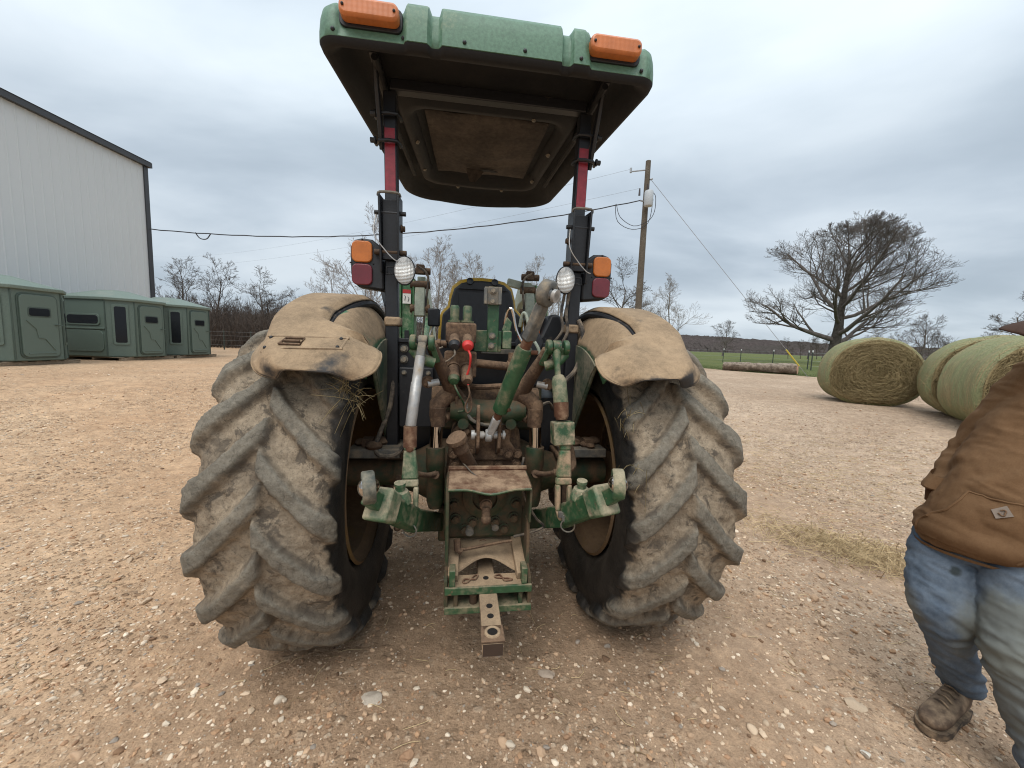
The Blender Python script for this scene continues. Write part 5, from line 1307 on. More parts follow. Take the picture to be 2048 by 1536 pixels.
# ---- loader frame ahead of the cab
for sx in (-1, 1):
    x = sx * 0.70; y = 1.75
    ls = part(MB().bb(x - 0.055, x + 0.055, y, y + 0.16, 0.75, 2.26).bb(x - 0.075, x - 0.055, y - 0.03, y + 0.19, 1.5, 2.28).bb(x + 0.055, x + 0.075, y - 0.03, y + 0.19, 1.5, 2.28), 'loader_mast', M_LGRN, 0.008)
    part(MB().bb(x - 0.022, x + 0.022, y - 0.028, y - 0.02, 0.9, 1.75), 'mast_slot', M_BLK, par=ls)
    dc = part(MB().bb(x - 0.040, x + 0.040, y - 0.034, y - 0.030, 2.02, 2.12), 'warning_decal', plain('decal_white', (0.72, 0.72, 0.68), 0.6), par=ls)
    part(MB().bb(x - 0.040, x + 0.040, y - 0.0345, y - 0.030, 2.122, 2.16), 'decal_header', plain('decal_red', (0.42, 0.03, 0.03), 0.6), par=ls)
    part(MB().tube([(x - 0.02, y - 0.036, 2.05), (x - 0.012, y - 0.036, 2.09), (x - 0.022, y - 0.036, 2.10)], 0.003, 5).tube([(x + 0.012, y - 0.036, 2.04), (x + 0.022, y - 0.036, 2.07), (x + 0.01, y - 0.036, 2.09)], 0.003, 5), 'decal_figures', M_BLK, par=ls)
    xa = x - sx * 0.13
    ar = part(MB().prism([(0, 2.14), (0, 2.32), (0.5, 2.33), (1.8, 1.75), (2.3, 1.2), (2.45, 0.6), (2.25, 0.6), (2.1, 1.1), (1.65, 1.55), (0.45, 2.12)], (xa, y + 0.1, 0), Y3, Z3, 0.085), 'loader_arm', M_WHT, 0.01)
    part(MB().prism([(-0.05, 1.9), (0.12, 1.9), (0.14, 2.2), (0.0, 2.26), (-0.06, 2.1)], (xa, y, 0), Y3, Z3, 0.10), 'arm_knee', M_WHT, 0.01, par=ar)
    part(MB().cyl((xa - 0.09, y + 0.02, 2.36), (xa + 0.10, y + 0.02, 2.36), 0.035).bb(xa - 0.04, xa + 0.04, y - 0.03, y + 0.07, 2.33, 2.42), 'pivot_pin', M_MUD, 0.004, par=ar)
    part(MB().cyl((xa - 0.10, y + 0.0, 2.22), (xa + 0.1, y + 0.0, 2.22), 0.04), 'pivot_pin', M_MUD, 0.004, par=ar)
    part(MB().cyl((xa - 0.1, y, 1.98), (xa + 0.1, y, 1.98), 0.045), 'pivot_pin', M_MUD, 0.004, par=ar)
    part(MB().tube([(xa + sx * 0.02, y - 0.02, 2.40), (xa - sx * 0.08, y - 0.03, 2.30), (xa - sx * 0.06, y - 0.03, 2.05), (xa - sx * 0.03, y - 0.02, 1.7)], 0.014, 6, sub=4), 'loader_hose', M_HOSE, par=ar)
    part(MB().cyl((xa, y + 0.05, 1.35), (xa + 0.0, y + 0.9, 1.95), 0.045), 'loader_cylinder', M_LGRN)
part(MB().bar((0.33, 1.78, 2.30), (0.74, 1.80, 2.22), 0.07, 0.08), 'loader_cross_tube', M_WHT, 0.008)
part(MB().prism([(-1.0, 0.25), (1.0, 0.25), (1.0, 0.85), (-1.0, 0.85)], (0, 4.6, 0), X3, Z3, 0.06).bb(-1.0, 1.0, 4.6, 5.1, 0.25, 0.31), 'loader_bucket', M_LGRN, 0.01)
# ---- hydraulic couplers
CX = -0.14
sv = part(MB().bb(CX - 0.082, CX + 0.078, -0.33, -0.16, 1.645, 1.75).bb(CX - 0.088, CX + 0.084, -0.30, -0.10, 1.46, 1.60).bb(CX - 0.05, CX + 0.05, -0.28, 0.0, 1.58, 1.66), 'coupler_block', M_BRN, 0.010)
for i, x in enumerate((CX - 0.038, CX + 0.030)):
    part(MB().tube([(x, -0.25, 1.755), (x, -0.25, 1.765)], 0.036, 16).tube([(x, -0.25, 1.76), (x, -0.25, 1.835), (x, -0.25, 1.845)], [0.0245, 0.0245, 0.019], 16), 'valve_cap', M_GRN, 0.0, par=sv)
    dn_ = Vector((0.03, -0.80, -0.50)).normalized()
    for z, tip in ((1.70, (M_BLKP, M_REDP)[i]), (1.525, (M_GRN, M_BRN)[i])):
        o = Vector((x, -0.27, z)); p1 = o + dn_ * 0.12
        part(MB().tube([o, o + dn_ * 0.03, o + dn_ * 0.031, o + dn_ * 0.10, o + dn_ * 0.101, p1], [0.034, 0.034, 0.028, 0.028, 0.031, 0.031], 16), 'coupler', M_BRN, par=sv)
        part(MB().tube([p1, p1 + dn_ * 0.012, p1 + dn_ * 0.028, p1 + dn_ * 0.03], [0.030, 0.030, 0.022, 0.008], 16), 'dust_cap', tip, par=sv)
dr = Vector((CX + 0.036, -0.385, 1.61))
part(MB().tube([dr, dr + Vector((0.012, -0.03, -0.03)), dr + Vector((0.008, -0.01, -0.09)), dr + Vector((-0.008, 0.0, -0.15)), dr + Vector((0.006, 0.0, -0.18))], 0.006, 8, sub=5), 'red_cord', M_REDP, par=sv)
dr = Vector((CX - 0.034, -0.385, 1.61))
part(MB().tube([dr, dr + Vector((0.0, -0.025, -0.03)), dr + Vector((-0.05, 0.0, -0.065)), dr + Vector((-0.105, 0.03, -0.05)), dr + Vector((-0.10, 0.05, -0.01)), dr + Vector((-0.06, 0.06, 0.01))], 0.005, 8, sub=5), 'black_cord', M_HOSE, par=sv)
dr = Vector((CX - 0.03, -0.39, 1.43))
part(MB().tube([dr, dr + Vector((0.02, -0.02, -0.04)), dr + Vector((0.045, 0.02, -0.09)), dr + Vector((0.055, 0.06, -0.14)), dr + Vector((0.02, 0.06, -0.15))], 0.005, 8, sub=5), 'green_cord', M_GRN, par=sv)
dr = Vector((CX + 0.04, -0.39, 1.43))
part(MB().tube([dr, dr + Vector((0.008, -0.01, -0.05)), dr + Vector((-0.012, 0.0, -0.11)), dr + Vector((0.0, 0.0, -0.145)), dr + Vector((0.02, 0.0, -0.12)), dr + Vector((0.012, 0.0, -0.05))], 0.005, 8, sub=5), 'brown_cord', M_BRN, par=sv)
part(MB().cyl((CX + 0.08, -0.2, 1.535), (0.135, -0.2, 1.52), 0.024).cyl((0.12, -0.2, 1.52), (0.145, -0.2, 1.52), 0.034).tube([(0.15, -0.2, 1.47), (0.15, -0.2, 1.60)], [0.03, 0.024], 10).tube([(0.17, -0.22, 1.40), (0.175, -0.22, 1.56)], 0.008, 6), 'breakaway_fitting', M_BRN, 0.002)
part(MB().cyl((CX - 0.17, -0.2, 1.635), (CX - 0.08, -0.2, 1.635), 0.020).cyl((CX - 0.13, -0.2, 1.635), (CX - 0.115, -0.2, 1.635), 0.03, seg=6), 'side_fitting', M_BRN)
part(MB().tube([(CX - 0.05, -0.15, 1.42), (-0.05, -0.2, 1.40), (0.10, -0.22, 1.41), (0.25, -0.1, 1.395)], 0.016, 8, sub=4), 'hydraulic_pipe', M_BRN)
part(MB().tube([(CX + 0.03, -0.3, 1.33), (CX + 0.06, -0.32, 1.24), (0.02, -0.32, 1.205), (0.16, -0.25, 1.215)], 0.010, 8, sub=4), 'hydraulic_pipe', M_GREY)
part(MB().tube([(CX - 0.02, -0.3, 1.36), (CX + 0.0, -0.31, 1.27), (0.0, -0.31, 1.235), (0.16, -0.24, 1.245)], 0.008, 8, sub=4), 'hydraulic_pipe', M_MUD)
# ---- mast bracket with pale plate, and chrome lever rods
bk = part(MB().bb(0.002, 0.065, -0.215, -0.19, 1.60, 1.96).bb(-0.07, 0.085, -0.20, -0.17, 1.60, 1.72), 'hitch_bracket', M_GRN, 0.004)
part(MB().bb(-0.018, 0.070, -0.235, -0.216, 1.86, 1.955).bb(-0.022, -0.006, -0.255, -0.216, 1.86, 1.95).bb(0.055, 0.074, -0.25, -0.216, 1.86, 1.955), 'bracket_plate', M_GREY, 0.003, par=bk)
bolts([(0.026, -0.236, 1.935), (0.024, -0.236, 1.878), (0.03, -0.216, 1.69), (0.026, -0.216, 1.635)], (0, -1, 0), 0.013, 0.014, M_GREY, bk)
part(MB().prism([(0.085, 1.72), (0.13, 1.70), (0.14, 1.77), (0.11, 1.80)], (0, -0.2, 0), X3, Z3, 0.03).bb(0.09, 0.14, -0.22, -0.17, 1.62, 1.72), 'latch_block', M_GRND, 0.005)
part(MB().tube([(0.10, -0.19, 1.76), (0.115, -0.22, 1.835), (0.14, -0.23, 1.83), (0.165, -0.24, 1.72), (0.21, -0.26, 1.64), (0.235, -0.26, 1.625)], 0.009, 8, sub=5), 'lever_rod', M_CHR)
part(MB().tube([(0.19, -0.17, 1.75), (0.20, -0.20, 1.82), (0.22, -0.21, 1.81), (0.245, -0.22, 1.71), (0.285, -0.24, 1.64), (0.30, -0.24, 1.60)], 0.009, 8, sub=5), 'lever_rod', M_WHT)
part(MB().prism([(0.19, 1.60), (0.33, 1.60), (0.35, 1.66), (0.31, 1.74), (0.24, 1.74), (0.19, 1.67)], (0, -0.06, 0), X3, Z3, 0.12), 'valve_cover', M_BLKP, 0.012)
part(MB().bb(-0.02, 0.40, -0.05, -0.02, 1.585, 1.615), 'shelf_edge', M_GREY, 0.003)

# ---- gear housing
part(MB().prism([(-0.205, 0.60), (0.225, 0.60), (0.24, 0.80), (0.225, 1.00), (0.20, 1.16), (0.10, 1.28), (-0.08, 1.28), (-0.18, 1.16), (-0.205, 1.0), (-0.22, 0.8)], (0, -0.02, 0), X3, Z3, 0.46), 'gear_housing', M_MUD, 0.025)
part(MB().prism([(-0.14, 0.995), (0.16, 0.995), (0.175, 1.06), (0.14, 1.11), (0.15, 1.17), (0.10, 1.21), (0.075, 1.165), (-0.055, 1.165), (-0.085, 1.21), (-0.135, 1.17), (-0.12, 1.11), (-0.155, 1.06)], (0, -0.265, 0), X3, Z3, 0.035), 'bolt_flange', M_BRN, 0.008)
bolts([(x, -0.282, z) for x, z in ((-0.10, 1.165), (0.118, 1.165), (-0.115, 1.035), (0.135, 1.035), (-0.075, 1.05), (0.09, 1.05))], (0, -1, 0), 0.017, 0.022, M_BRN)
bolts([(x, -0.262, z) for x, z in ((-0.165, 0.97), (-0.06, 0.965), (0.08, 0.965), (0.185, 0.97), (0.19, 1.03), (-0.17, 1.03), (0.0, 1.21))], (0, -1, 0), 0.019, 0.028, M_BRN)
part(MB().bb(-0.19, 0.21, -0.262, -0.22, 0.945, 1.0).bb(-0.2, 0.22, -0.30, -0.2, 0.905, 0.945), 'housing_ledge', M_BRN, 0.01)
# rockshaft with its curved green casting
part(MB().tube([(-0.30, -0.12, 1.33), (0.32, -0.12, 1.33)], 0.062, 20), 'rockshaft', M_MUD)
rw = []
for k in range(13):
    s = k / 12; x = -0.19 + 0.41 * s; zz = 1.29 - 0.035 * math.sin(s * math.pi)
    rw.append([Vector((x, -0.12 + 0.105 * math.cos(a), zz + 0.075 * math.sin(a))) - Vector((0, 0.10, 0)) for a in [2 * math.pi * q / 16 for q in range(16)]])
part(MB().loft(rw), 'rockshaft_cover', M_GRNM)
for x, r in ((0.01, 0.022), (-0.12, 0.03), (0.14, 0.03)): part(MB().cyl((x, -0.27, 1.21), (x, -0.315, 1.21), r), 'rockshaft_plug', M_GRNM)
# ---- lift arms, cylinders and links
for sx in (-1, 1):
    g = lambda x, y, z: (sx * x + 0.008, y, z)
    ch = [g(0.13, -0.16, 1.285), g(0.185, -0.26, 1.37), g(0.225, -0.34, 1.47), g(0.272, -0.41, 1.575), g(0.290, -0.44, 1.625)]
    ar = part(MB().tube(ch, [0.050, 0.044, 0.036, 0.030, 0.028], 12, sub=4), 'lift_arm', M_BRN if sx < 0 else M_BRN)
    part(MB().tube([g(0.20, -0.27, 1.37), g(0.245, -0.30, 1.33), g(0.262, -0.31, 1.27)], [0.05, 0.045, 0.03], 12, sub=4).tube([g(0.15, -0.18, 1.26), g(0.20, -0.25, 1.25), g(0.235, -0.30, 1.235)], 0.028, 10, sub=3).tube([g(0.262, -0.32, 1.30), g(0.262, -0.32, 1.20)], [0.042, 0.038], 14), 'arm_web', M_BRN, par=ar)
    # twin ears about the link eye
    for e in (-0.043, 0.045):
        xx = 0.333 + e
        part(MB().lathe([(0.001, 0), (0.034, 0.0), (0.038, 0.006), (0.038, 0.022), (0.034, 0.028), (0.001, 0.028)], (sx * xx + 0.008 - 0.014, -0.47, 1.640), X3, 18).bar((sx * xx + 0.008, -0.46, 1.635), (sx * (0.29 + e * 0.6) + 0.008, -0.42, 1.555), 0.026, 0.055, up=Y3), 'arm_ear', M_GRN, 0.003, par=ar)
    part(MB().tube([g(0.28, -0.44, 1.545), g(0.34, -0.455, 1.565), g(0.385, -0.455, 1.61)], [0.03, 0.026, 0.022], 10, sub=3), 'arm_fork', M_GRND, par=ar)
    part(MB().cyl(g(0.385, -0.47, 1.641), g(0.395, -0.47, 1.641), 0.014).cyl(g(0.26, -0.36, 1.44), g(0.315, -0.38, 1.43), 0.018), 'arm_pin', M_STEEL, par=ar)
    part(MB().bolt(g(0.315, -0.36, 1.44), (0, -1, 0), 0.022, 0.03), 'arm_bolt', M_BRN, par=ar)
    # external lift cylinder
    cy = part(MB().tube([g(0.272, -0.32, 1.085), g(0.272, -0.32, 1.07), g(0.272, -0.315, 0.97), g(0.272, -0.312, 0.96), g(0.272, -0.30, 0.78), g(0.272, -0.30, 0.74)], [0.050, 0.052, 0.052, 0.047, 0.047, 0.036], 22), 'lift_cylinder', M_GRNM)
    part(MB().tube([g(0.268, -0.315, 1.22), g(0.272, -0.32, 1.08)], 0.034, 22), 'cylinder_rod', M_CHR, par=cy)
    part(MB().tube([g(0.268, -0.31, 1.345), g(0.268, -0.312, 1.33), g(0.268, -0.312, 1.26), g(0.268, -0.315, 1.22)], [0.03, 0.040, 0.042, 0.036], 14).bolt(g(0.268, -0.35, 1.27), (0, -1, 0), 0.010, 0.014), 'rod_clevis', M_BRN, par=cy)
    part(MB().tube([g(0.268, -0.35, 0.94), g(0.268, -0.38, 0.955), g(0.305, -0.44, 0.97), g(0.345, -0.50, 1.0)], [0.020, 0.016, 0.013, 0.012], 10, sub=3).tube([g(0.268, -0.36, 0.945), g(0.268, -0.395, 0.955)], 0.022, 8), 'oil_line', M_BRN, par=cy)
# left lift link: pale telescoping rod, rusty collar, green forked foot
LK = part(MB().tube([(-0.331, -0.505, 1.575), (-0.343, -0.54, 1.455), (-0.3435, -0.541, 1.452), (-0.361, -0.60, 1.265), (-0.362, -0.602, 1.255)], [0.023, 0.023, 0.025, 0.025, 0.019], 18), 'lift_link', M_STEEL)
part(MB().bar((-0.332, -0.505, 1.57), (-0.323, -0.472, 1.655), 0.042, 0.034, up=Y3, w1=0.036).lathe([(0.001, -0.022), (0.026, -0.022), (0.026, 0.022), (0.001, 0.022)], (-0.323, -0.470, 1.650), X3, 16), 'link_eye', M_GREY, 0.006, par=LK)
part(MB().tube([(-0.362, -0.602, 1.262), (-0.3625, -0.603, 1.25)], 0.027, 14), 'link_nut', M_BRN, par=LK)
def fork(sx, xt, mcol):
    g = lambda x, y, z: (sx * x, y, z)
    o = MB()
    o.bar(g(xt, -0.603, 1.255), g(xt, -0.612, 1.15), 0.052, 0.042, up=Y3, w1=0.052)
    o.bar(g(xt, -0.612, 1.152), g(xt - 0.004, -0.628, 1.02), 0.052, 0.040, up=Y3, w1=0.074, h1=0.04)
    o.bar(g(xt - 0.004, -0.628, 1.021), g(xt - 0.004, -0.634, 0.985), 0.074, 0.040, up=Y3, w1=0.078)
    for e in (-0.028, 0.028): o.bar(g(xt - 0.004 + e, -0.634, 0.987), g(xt - 0.004 + e, -0.655, 0.865), 0.022, 0.044, up=Y3)
    o.bar(g(xt - 0.004, -0.655, 0.868), g(xt - 0.004, -0.660, 0.82), 0.078, 0.044, up=Y3, w1=0.05)
    return o
fk = part(fork(-1, 0.362, None), 'link_fork', M_GRND, 0.009, par=LK)
part(MB().bolt((-0.36, -0.634, 1.165), (0, -1, 0), 0.013, 0.012), 'fork_bolt', M_RUST, par=LK)
part(MB().tube([(-0.362, -0.602, 1.258), (-0.362, -0.612, 1.165)], 0.031, 14), 'rust_collar', M_RUST, par=LK)
# right lift link: turnbuckle with a square sleeve
RK = part(MB().tube([(0.333, -0.48, 1.665), (0.333, -0.48, 1.65), (0.335, -0.49, 1.60), (0.337, -0.50, 1.56), (0.340, -0.515, 1.50), (0.341, -0.516, 1.495), (0.343, -0.53, 1.475), (0.350, -0.56, 1.37), (0.350, -0.561, 1.355)], [0.018, 0.022, 0.022, 0.015, 0.015, 0.028, 0.037, 0.037, 0.032], 16), 'lift_link', M_GRND)
part(MB().lathe([(0.001, -0.020), (0.033, -0.020), (0.033, 0.020), (0.001, 0.020)], (0.335, -0.474, 1.642), X3, 16), 'link_eye', M_GRN, par=RK)
part(MB().tube([(0.350, -0.56, 1.372), (0.352, -0.575, 1.31), (0.353, -0.58, 1.29)], [0.0375, 0.036, 0.026], 16), 'rust_collar', M_RUST, par=RK)
part(MB().bar((0.353, -0.59, 1.285), (0.358, -0.60, 1.175), 0.102, 0.085, up=Y3), 'square_sleeve', grime('sleeve_paint', GREEN, (0.42, 0.32, 0.22), amt=0.5, scale=14, up=0.0, rough=0.6, chip=(0.16, 0.08, 0.04)), 0.006, par=RK)
part(fork(1, 0.366, None), 'link_fork', grime('fork_paint', (0.04, 0.13, 0.055), (0.36, 0.25, 0.16), amt=0.55, scale=13, up=0.1, rough=0.6), 0.009, par=RK)
# lower links
M_RING = grime('ring_steel', (0.085, 0.095, 0.080), (0.21, 0.185, 0.135), amt=0.42, scale=14, up=0.15, rough=0.5, metal=0.3)
for sx in (-1, 1):
    xo = 0.015
    g = lambda x, y, z: Vector((sx * x + xo, y, z))
    a, b, c = g(0.245, -0.05, 0.53), g(0.36, -0.62, 0.82), g(0.455, -0.90, 1.02)
    d1 = (b - a).normalized(); d2 = (c - b).normalized()
    ll = part(MB().bar(a, b, 0.034, 0.105).bar(b - d1 * 0.02, b + d2 * 0.06, 0.040, 0.115), 'lower_link', M_GRNM if False else M_GRN, 0.008)
    sl = part(MB().bar(b + d2 * 0.03, c - d2 * 0.02, 0.085, 0.105, w1=0.085, h1=0.10), 'link_sleeve', M_GRN, 0.016, par=ll)
    part(MB().bar(c - d2 * 0.09, c + d2 * 0.015, 0.10, 0.115, w1=0.10, h1=0.13), 'sleeve_mouth', M_GRND, 0.012, par=ll)
    kn = b + d2 * 0.15 + Vector((0, 0, 0.055))
    part(MB().lathe([(0.048, 0), (0.046, 0.02), (0.034, 0.05), (0.020, 0.055), (0.020, 0.075), (0.024, 0.076), (0.024, 0.09), (0.001, 0.092)], kn, (0, -0.15, 1), 14), 'latch_knob', M_GRND, par=ll)
    part(MB().bar(b + d2 * 0.10 + Vector((0, 0, 0.05)), b + d2 * 0.20 + Vector((0, 0, 0.062)), 0.05, 0.03), 'latch_plate', M_GRND, 0.006, par=ll)
    e = g(0.482, -0.95, 1.105)
    axn = Vector((1, -0.30 * sx, 0.05)).normalized()
    part(MB().bar(c - d2 * 0.05, e - Vector((0, 0, 0.035)), 0.045, 0.07, w1=0.05, h1=0.06), 'end_shank', M_GRN, 0.006, par=ll)
    rn = []
    for r, h in ((0.036, -0.021), (0.056, -0.023), (0.061, -0.018), (0.061, 0.018), (0.056, 0.023), (0.036, 0.021), (0.034, 0.0), (0.036, -0.021)): rn.append((r, h))
    eye = part(MB().lathe(rn, e, axn, 26), 'eye_ring', M_GRND if sx > 0 else M_RING, 0.0, par=ll, ang=50)
    part(MB().ball(e, 0.040, seg=18, rings=12), 'ball', M_CHR, par=ll)
    # pin with ring clip through the fork
    q = Vector((sx * 0.362, -0.665, 0.845))
    part(MB().cyl(q + Vector((0, 0.03, 0)), q + Vector((0, -0.035, 0)), 0.016).ring(q + Vector((0.012, -0.035, -0.035)), (0.3, 1, 0.1), 0.032, 0.0035, 20, 6).bb(q.x - 0.03, q.x + 0.03, q.y - 0.025, q.y - 0.005, q.z + 0.0, q.z + 0.025), 'lynch_pin', M_GREY, 0.0, par=ll)
    # check chain and hangers behind the link
    s_ = g(0.43, -0.25, 0.66)
    part(MB().bar(g(0.50, -0.12, 0.86), g(0.50, -0.16, 0.56), 0.014, 0.03, up=X3).ring(s_, (0, 1, 0), 0.028, 0.008, 16, 6).ring(s_ + Vector((0, 0, -0.035)), (1, 0.3, 0), 0.026, 0.008, 16, 6).cyl(s_ + Vector((sx * 0.07, 0, -0.04)), s_ + Vector((sx * 0.0, 0, -0.01)), 0.012).ball(s_ + Vector((sx * 0.055, -0.02, -0.05)), 0.02), 'stabiliser', M_MUD, par=ll)
    part(MB().bb(sx * 0.20 + xo, sx * 0.27 + xo, -0.12, 0.10, 0.44, 0.64), 'link_mount', M_GRNM, 0.012)
# ---- top link, stowed leaning to the right
ax_ = Vector((0.217 - 0.063, -0.75 + 0.45, 1.877 - 1.313)).normalized(); b0 = Vector((0.060, -0.455, 1.305))
TL = part(MB().tube([b0, b0 + ax_ * 0.012, b0 + ax_ * 0.37, b0 + ax_ * 0.385], [0.030, 0.040, 0.040, 0.034], 20), 'top_link', M_GRN)
part(MB().tube([b0 + ax_ * 0.38, b0 + ax_ * 0.435], 0.025, 14), 'link_screw', M_RUST, par=TL)
side = ax_.cross(Vector((0.5, -0.8, 0))).normalized()
part(MB().bar(b0 + ax_ * 0.425, b0 + ax_ * 0.61, 0.060, 0.048, up=(0.5, -0.8, 0.2), w1=0.052, h1=0.045), 'link_shank', M_GREY, 0.010, par=TL)
ey = b0 + ax_ * 0.655
en = Vector((0.72, -0.62, -0.30)).normalized()
part(MB().lathe([(0.026, -0.022), (0.050, -0.024), (0.057, -0.018), (0.057, 0.018), (0.050, 0.024), (0.026, 0.022), (0.026, -0.022)], ey, en, 26), 'link_eye', M_GREY, par=TL, ang=50)
part(MB().cyl(ey - en * 0.045, ey + en * 0.05, 0.018).ball(ey, 0.028).cyl(ey + en * 0.035, ey + en * 0.05, 0.028), 'eye_pin', M_STEEL, par=TL)
part(MB().tube([b0 + ax_ * 0.01, b0 + ax_ * -0.06], [0.022, 0.019], 12).cyl(b0 + ax_ * 0.36 + Vector((0.035, -0.02, 0)), b0 + ax_ * 0.36 + Vector((0.06, -0.035, 0)), 0.010).bolt(b0 + ax_ * 0.02 + Vector((0.03, -0.02, 0)), (0.6, -0.8, 0), 0.010, 0.02), 'lower_screw', M_RUST, par=TL)
lw = Vector((0.014, -0.385, 1.165))
part(MB().bar(b0 - ax_ * 0.04, lw + Vector((0, 0, -0.01)), 0.045, 0.038, up=Y3, w1=0.036, h1=0.045).lathe([(0.001, -0.018), (0.034, -0.018), (0.034, 0.018), (0.001, 0.018)], lw, X3, 18), 'lower_eye', M_STEEL, 0.008, par=TL)
for x in (-0.042, 0.070):
    part(MB().prism([(-0.27, 1.03), (-0.36, 1.06), (-0.40, 1.10), (-0.405, 1.24), (-0.385, 1.315), (-0.36, 1.325), (-0.335, 1.30), (-0.30, 1.2), (-0.27, 1.18)], (x, 0, 0), Y3, Z3, 0.018), 'top_link_bracket', M_BRN, 0.004)
part(MB().cyl((-0.075, -0.375, 1.165), (0.105, -0.375, 1.165), 0.013).cyl((-0.077, -0.375, 1.165), (-0.060, -0.375, 1.165), 0.026).cyl((0.088, -0.375, 1.165), (0.100, -0.375, 1.165), 0.024).cyl((-0.033, -0.375, 1.165), (-0.012, -0.375, 1.165), 0.020).cyl((0.04, -0.375, 1.165), (0.06, -0.375, 1.165), 0.020), 'bracket_pin', M_STEEL)
# ---- oil filler
part(MB().tube([(-0.066, -0.33, 0.965), (-0.085, -0.39, 1.02), (-0.125, -0.44, 1.10), (-0.126, -0.441, 1.102), (-0.145, -0.455, 1.145)], [0.034, 0.034, 0.034, 0.042, 0.040], 16), 'filler_neck', M_BRN)
part(MB().tube([(-0.146, -0.456, 1.145), (-0.147, -0.457, 1.150), (-0.156, -0.463, 1.172), (-0.158, -0.465, 1.176)], [0.048, 0.053, 0.053, 0.046], 22), 'filler_cap', M_BRN)
part(MB().tube([(-0.12, -0.42, 1.03), (-0.06, -0.48, 0.985), (-0.01, -0.50, 0.975), (0.03, -0.5, 0.978)], 0.004, 6, sub=4), 'cable', M_HOSE)
# ---- power shaft guard and drawbar frame
pf = part(MB().prism([(-0.43, 0.985), (-0.60, 0.965), (-0.615, 0.93), (-0.60, 0.80), (-0.585, 0.56), (-0.66, 0.535), (-0.66, 0.40), (-0.30, 0.40), (-0.28, 0.60), (-0.40, 0.80)], (-0.188, 0, 0), Y3, Z3, 0.016).prism([(-0.43, 0.985), (-0.60, 0.965), (-0.615, 0.93), (-0.60, 0.78), (-0.45, 0.76), (-0.42, 0.9)], (0.212, 0, 0), Y3, Z3, 0.012).prism([(-0.585, 0.66), (-0.56, 0.78), (-0.40, 0.78), (-0.28, 0.60), (-0.30, 0.40), (-0.66, 0.40), (-0.66, 0.535), (-0.585, 0.56)], (0.212, 0, 0), Y3, Z3, 0.016), 'drawbar_frame', M_GRNM, 0.003)
gs = []
for k in range(15):
    s = k / 14; x = -0.185 + 0.395 * s
    dp = 0.022 * math.sin(s * math.pi) if False else 0.026 * float(sstep(0.2, 0.5, s) * sstep(0.85, 0.5, s))
    gs.append([(x, -0.42, 0.975), (x, -0.43, 0.992), (x, -0.61 - dp, 0.972 - dp * 0.5), (x, -0.62 - dp, 0.960 - dp * 0.5), (x, -0.60, 0.955), (x, -0.43, 0.975)])
part(MB().loft(gs), 'shaft_guard', M_RUST, 0.002, par=pf)
part(MB().tube([(-0.19, -0.425, 1.0), (0.215, -0.425, 1.0)], 0.014, 8), 'guard_hinge', M_RUST, par=pf)
part(MB().tube([(gs_[3][0], gs_[3][1] - 0.002, gs_[3][2]) for gs_ in gs], 0.006, 6), 'guard_edge', M_GRN, par=pf)
part(MB().bb(-0.21, 0.235, -0.40, -0.25, 0.60, 0.93), 'shaft_housing', M_GRNM, 0.02)
part(MB().lathe([(0.115, 0), (0.115, 0.03), (0.09, 0.045), (0.065, 0.05), (0.062, 0.03), (0.03, 0.03)], (0.0, -0.40, 0.845), (0, -1, 0), 28), 'shaft_seal', M_GRNM)
part(MB().cyl((0.0, -0.42, 0.845), (0.0, -0.53, 0.845), 0.032, seg=18).cyl((0, -0.53, 0.845), (0, -0.545, 0.845), 0.026).tube([(0.0, -0.54, 0.835), (0.0, -0.56, 0.79)], 0.022, 12).ball((0, -0.56, 0.785), 0.026), 'power_shaft', M_BRN)
bolts([(x, -0.40, z) for x, z in ((-0.15, 0.72), (-0.06, 0.70), (0.06, 0.70), (0.16, 0.72), (-0.16, 0.80), (0.17, 0.80), (-0.10, 0.66), (0.11, 0.66), (-0.1, 0.91), (0.1, 0.91))], (0, -1, 0), 0.020, 0.03, M_GRNM)
part(MB().cyl((-0.075, -0.40, 0.665), (-0.075, -0.445, 0.66), 0.022), 'drain_plug', M_GREY)
part(MB().cyl((0.06, -0.40, 0.68), (0.06, -0.435, 0.675), 0.019), 'drain_plug', M_GREY)
part(MB().tube([(-0.135, -0.52, 0.615), (-0.10, -0.52, 0.61), (0.0, -0.52, 0.628), (0.10, -0.52, 0.645), (0.14, -0.52, 0.648)], 0.008, 6).tube([(-0.14, -0.51, 0.66), (-0.135, -0.52, 0.61), (-0.115, -0.52, 0.60)], 0.018, 8), 'drawbar_pin_rod', M_BRN)
for sx in (-1, 1):
    part(MB().bar((sx * 0.165 + 0.012, -0.30, 0.60), (sx * 0.17 + 0.012, -0.62, 0.515), 0.055, 0.055), 'support_rail', M_DUSTP, 0.006, par=pf)
    part(MB().bb(sx * 0.172 + 0.0, sx * 0.172 + 0.028, -0.665, -0.60, 0.505, 0.585), 'support_block', M_GRN, 0.004, par=pf)
rows = []
for k in range(13):
    s = k / 12; x = -0.145 + 0.31 * s; up = 0.045 * math.sin(s * math.pi) ** 1.5
    rows.append([(x, -0.28, 0.60), (x, -0.56 + 0.06 * math.sin(s * math.pi), 0.52 + up), (x, -0.565 + 0.06 * math.sin(s * math.pi), 0.505 + up), (x, -0.28, 0.585)])
part(MB().loft(rows), 'arched_plate', M_DUSTP, 0.002, par=pf)
part(MB().bb(-0.155, 0.18, -0.66, -0.56, 0.478, 0.50), 'top_crossbar', M_DUSTP, 0.003, par=pf)
part(MB().bb(-0.192, 0.222, -0.672, -0.658, 0.468, 0.505), 'crossbar_face', M_GRN, 0.003, par=pf)
part(MB().bb(-0.192, 0.222, -0.66, -0.56, 0.385, 0.402).bb(-0.192, 0.222, -0.672, -0.658, 0.372, 0.405), 'bottom_crossbar', M_GRN, 0.003, par=pf)
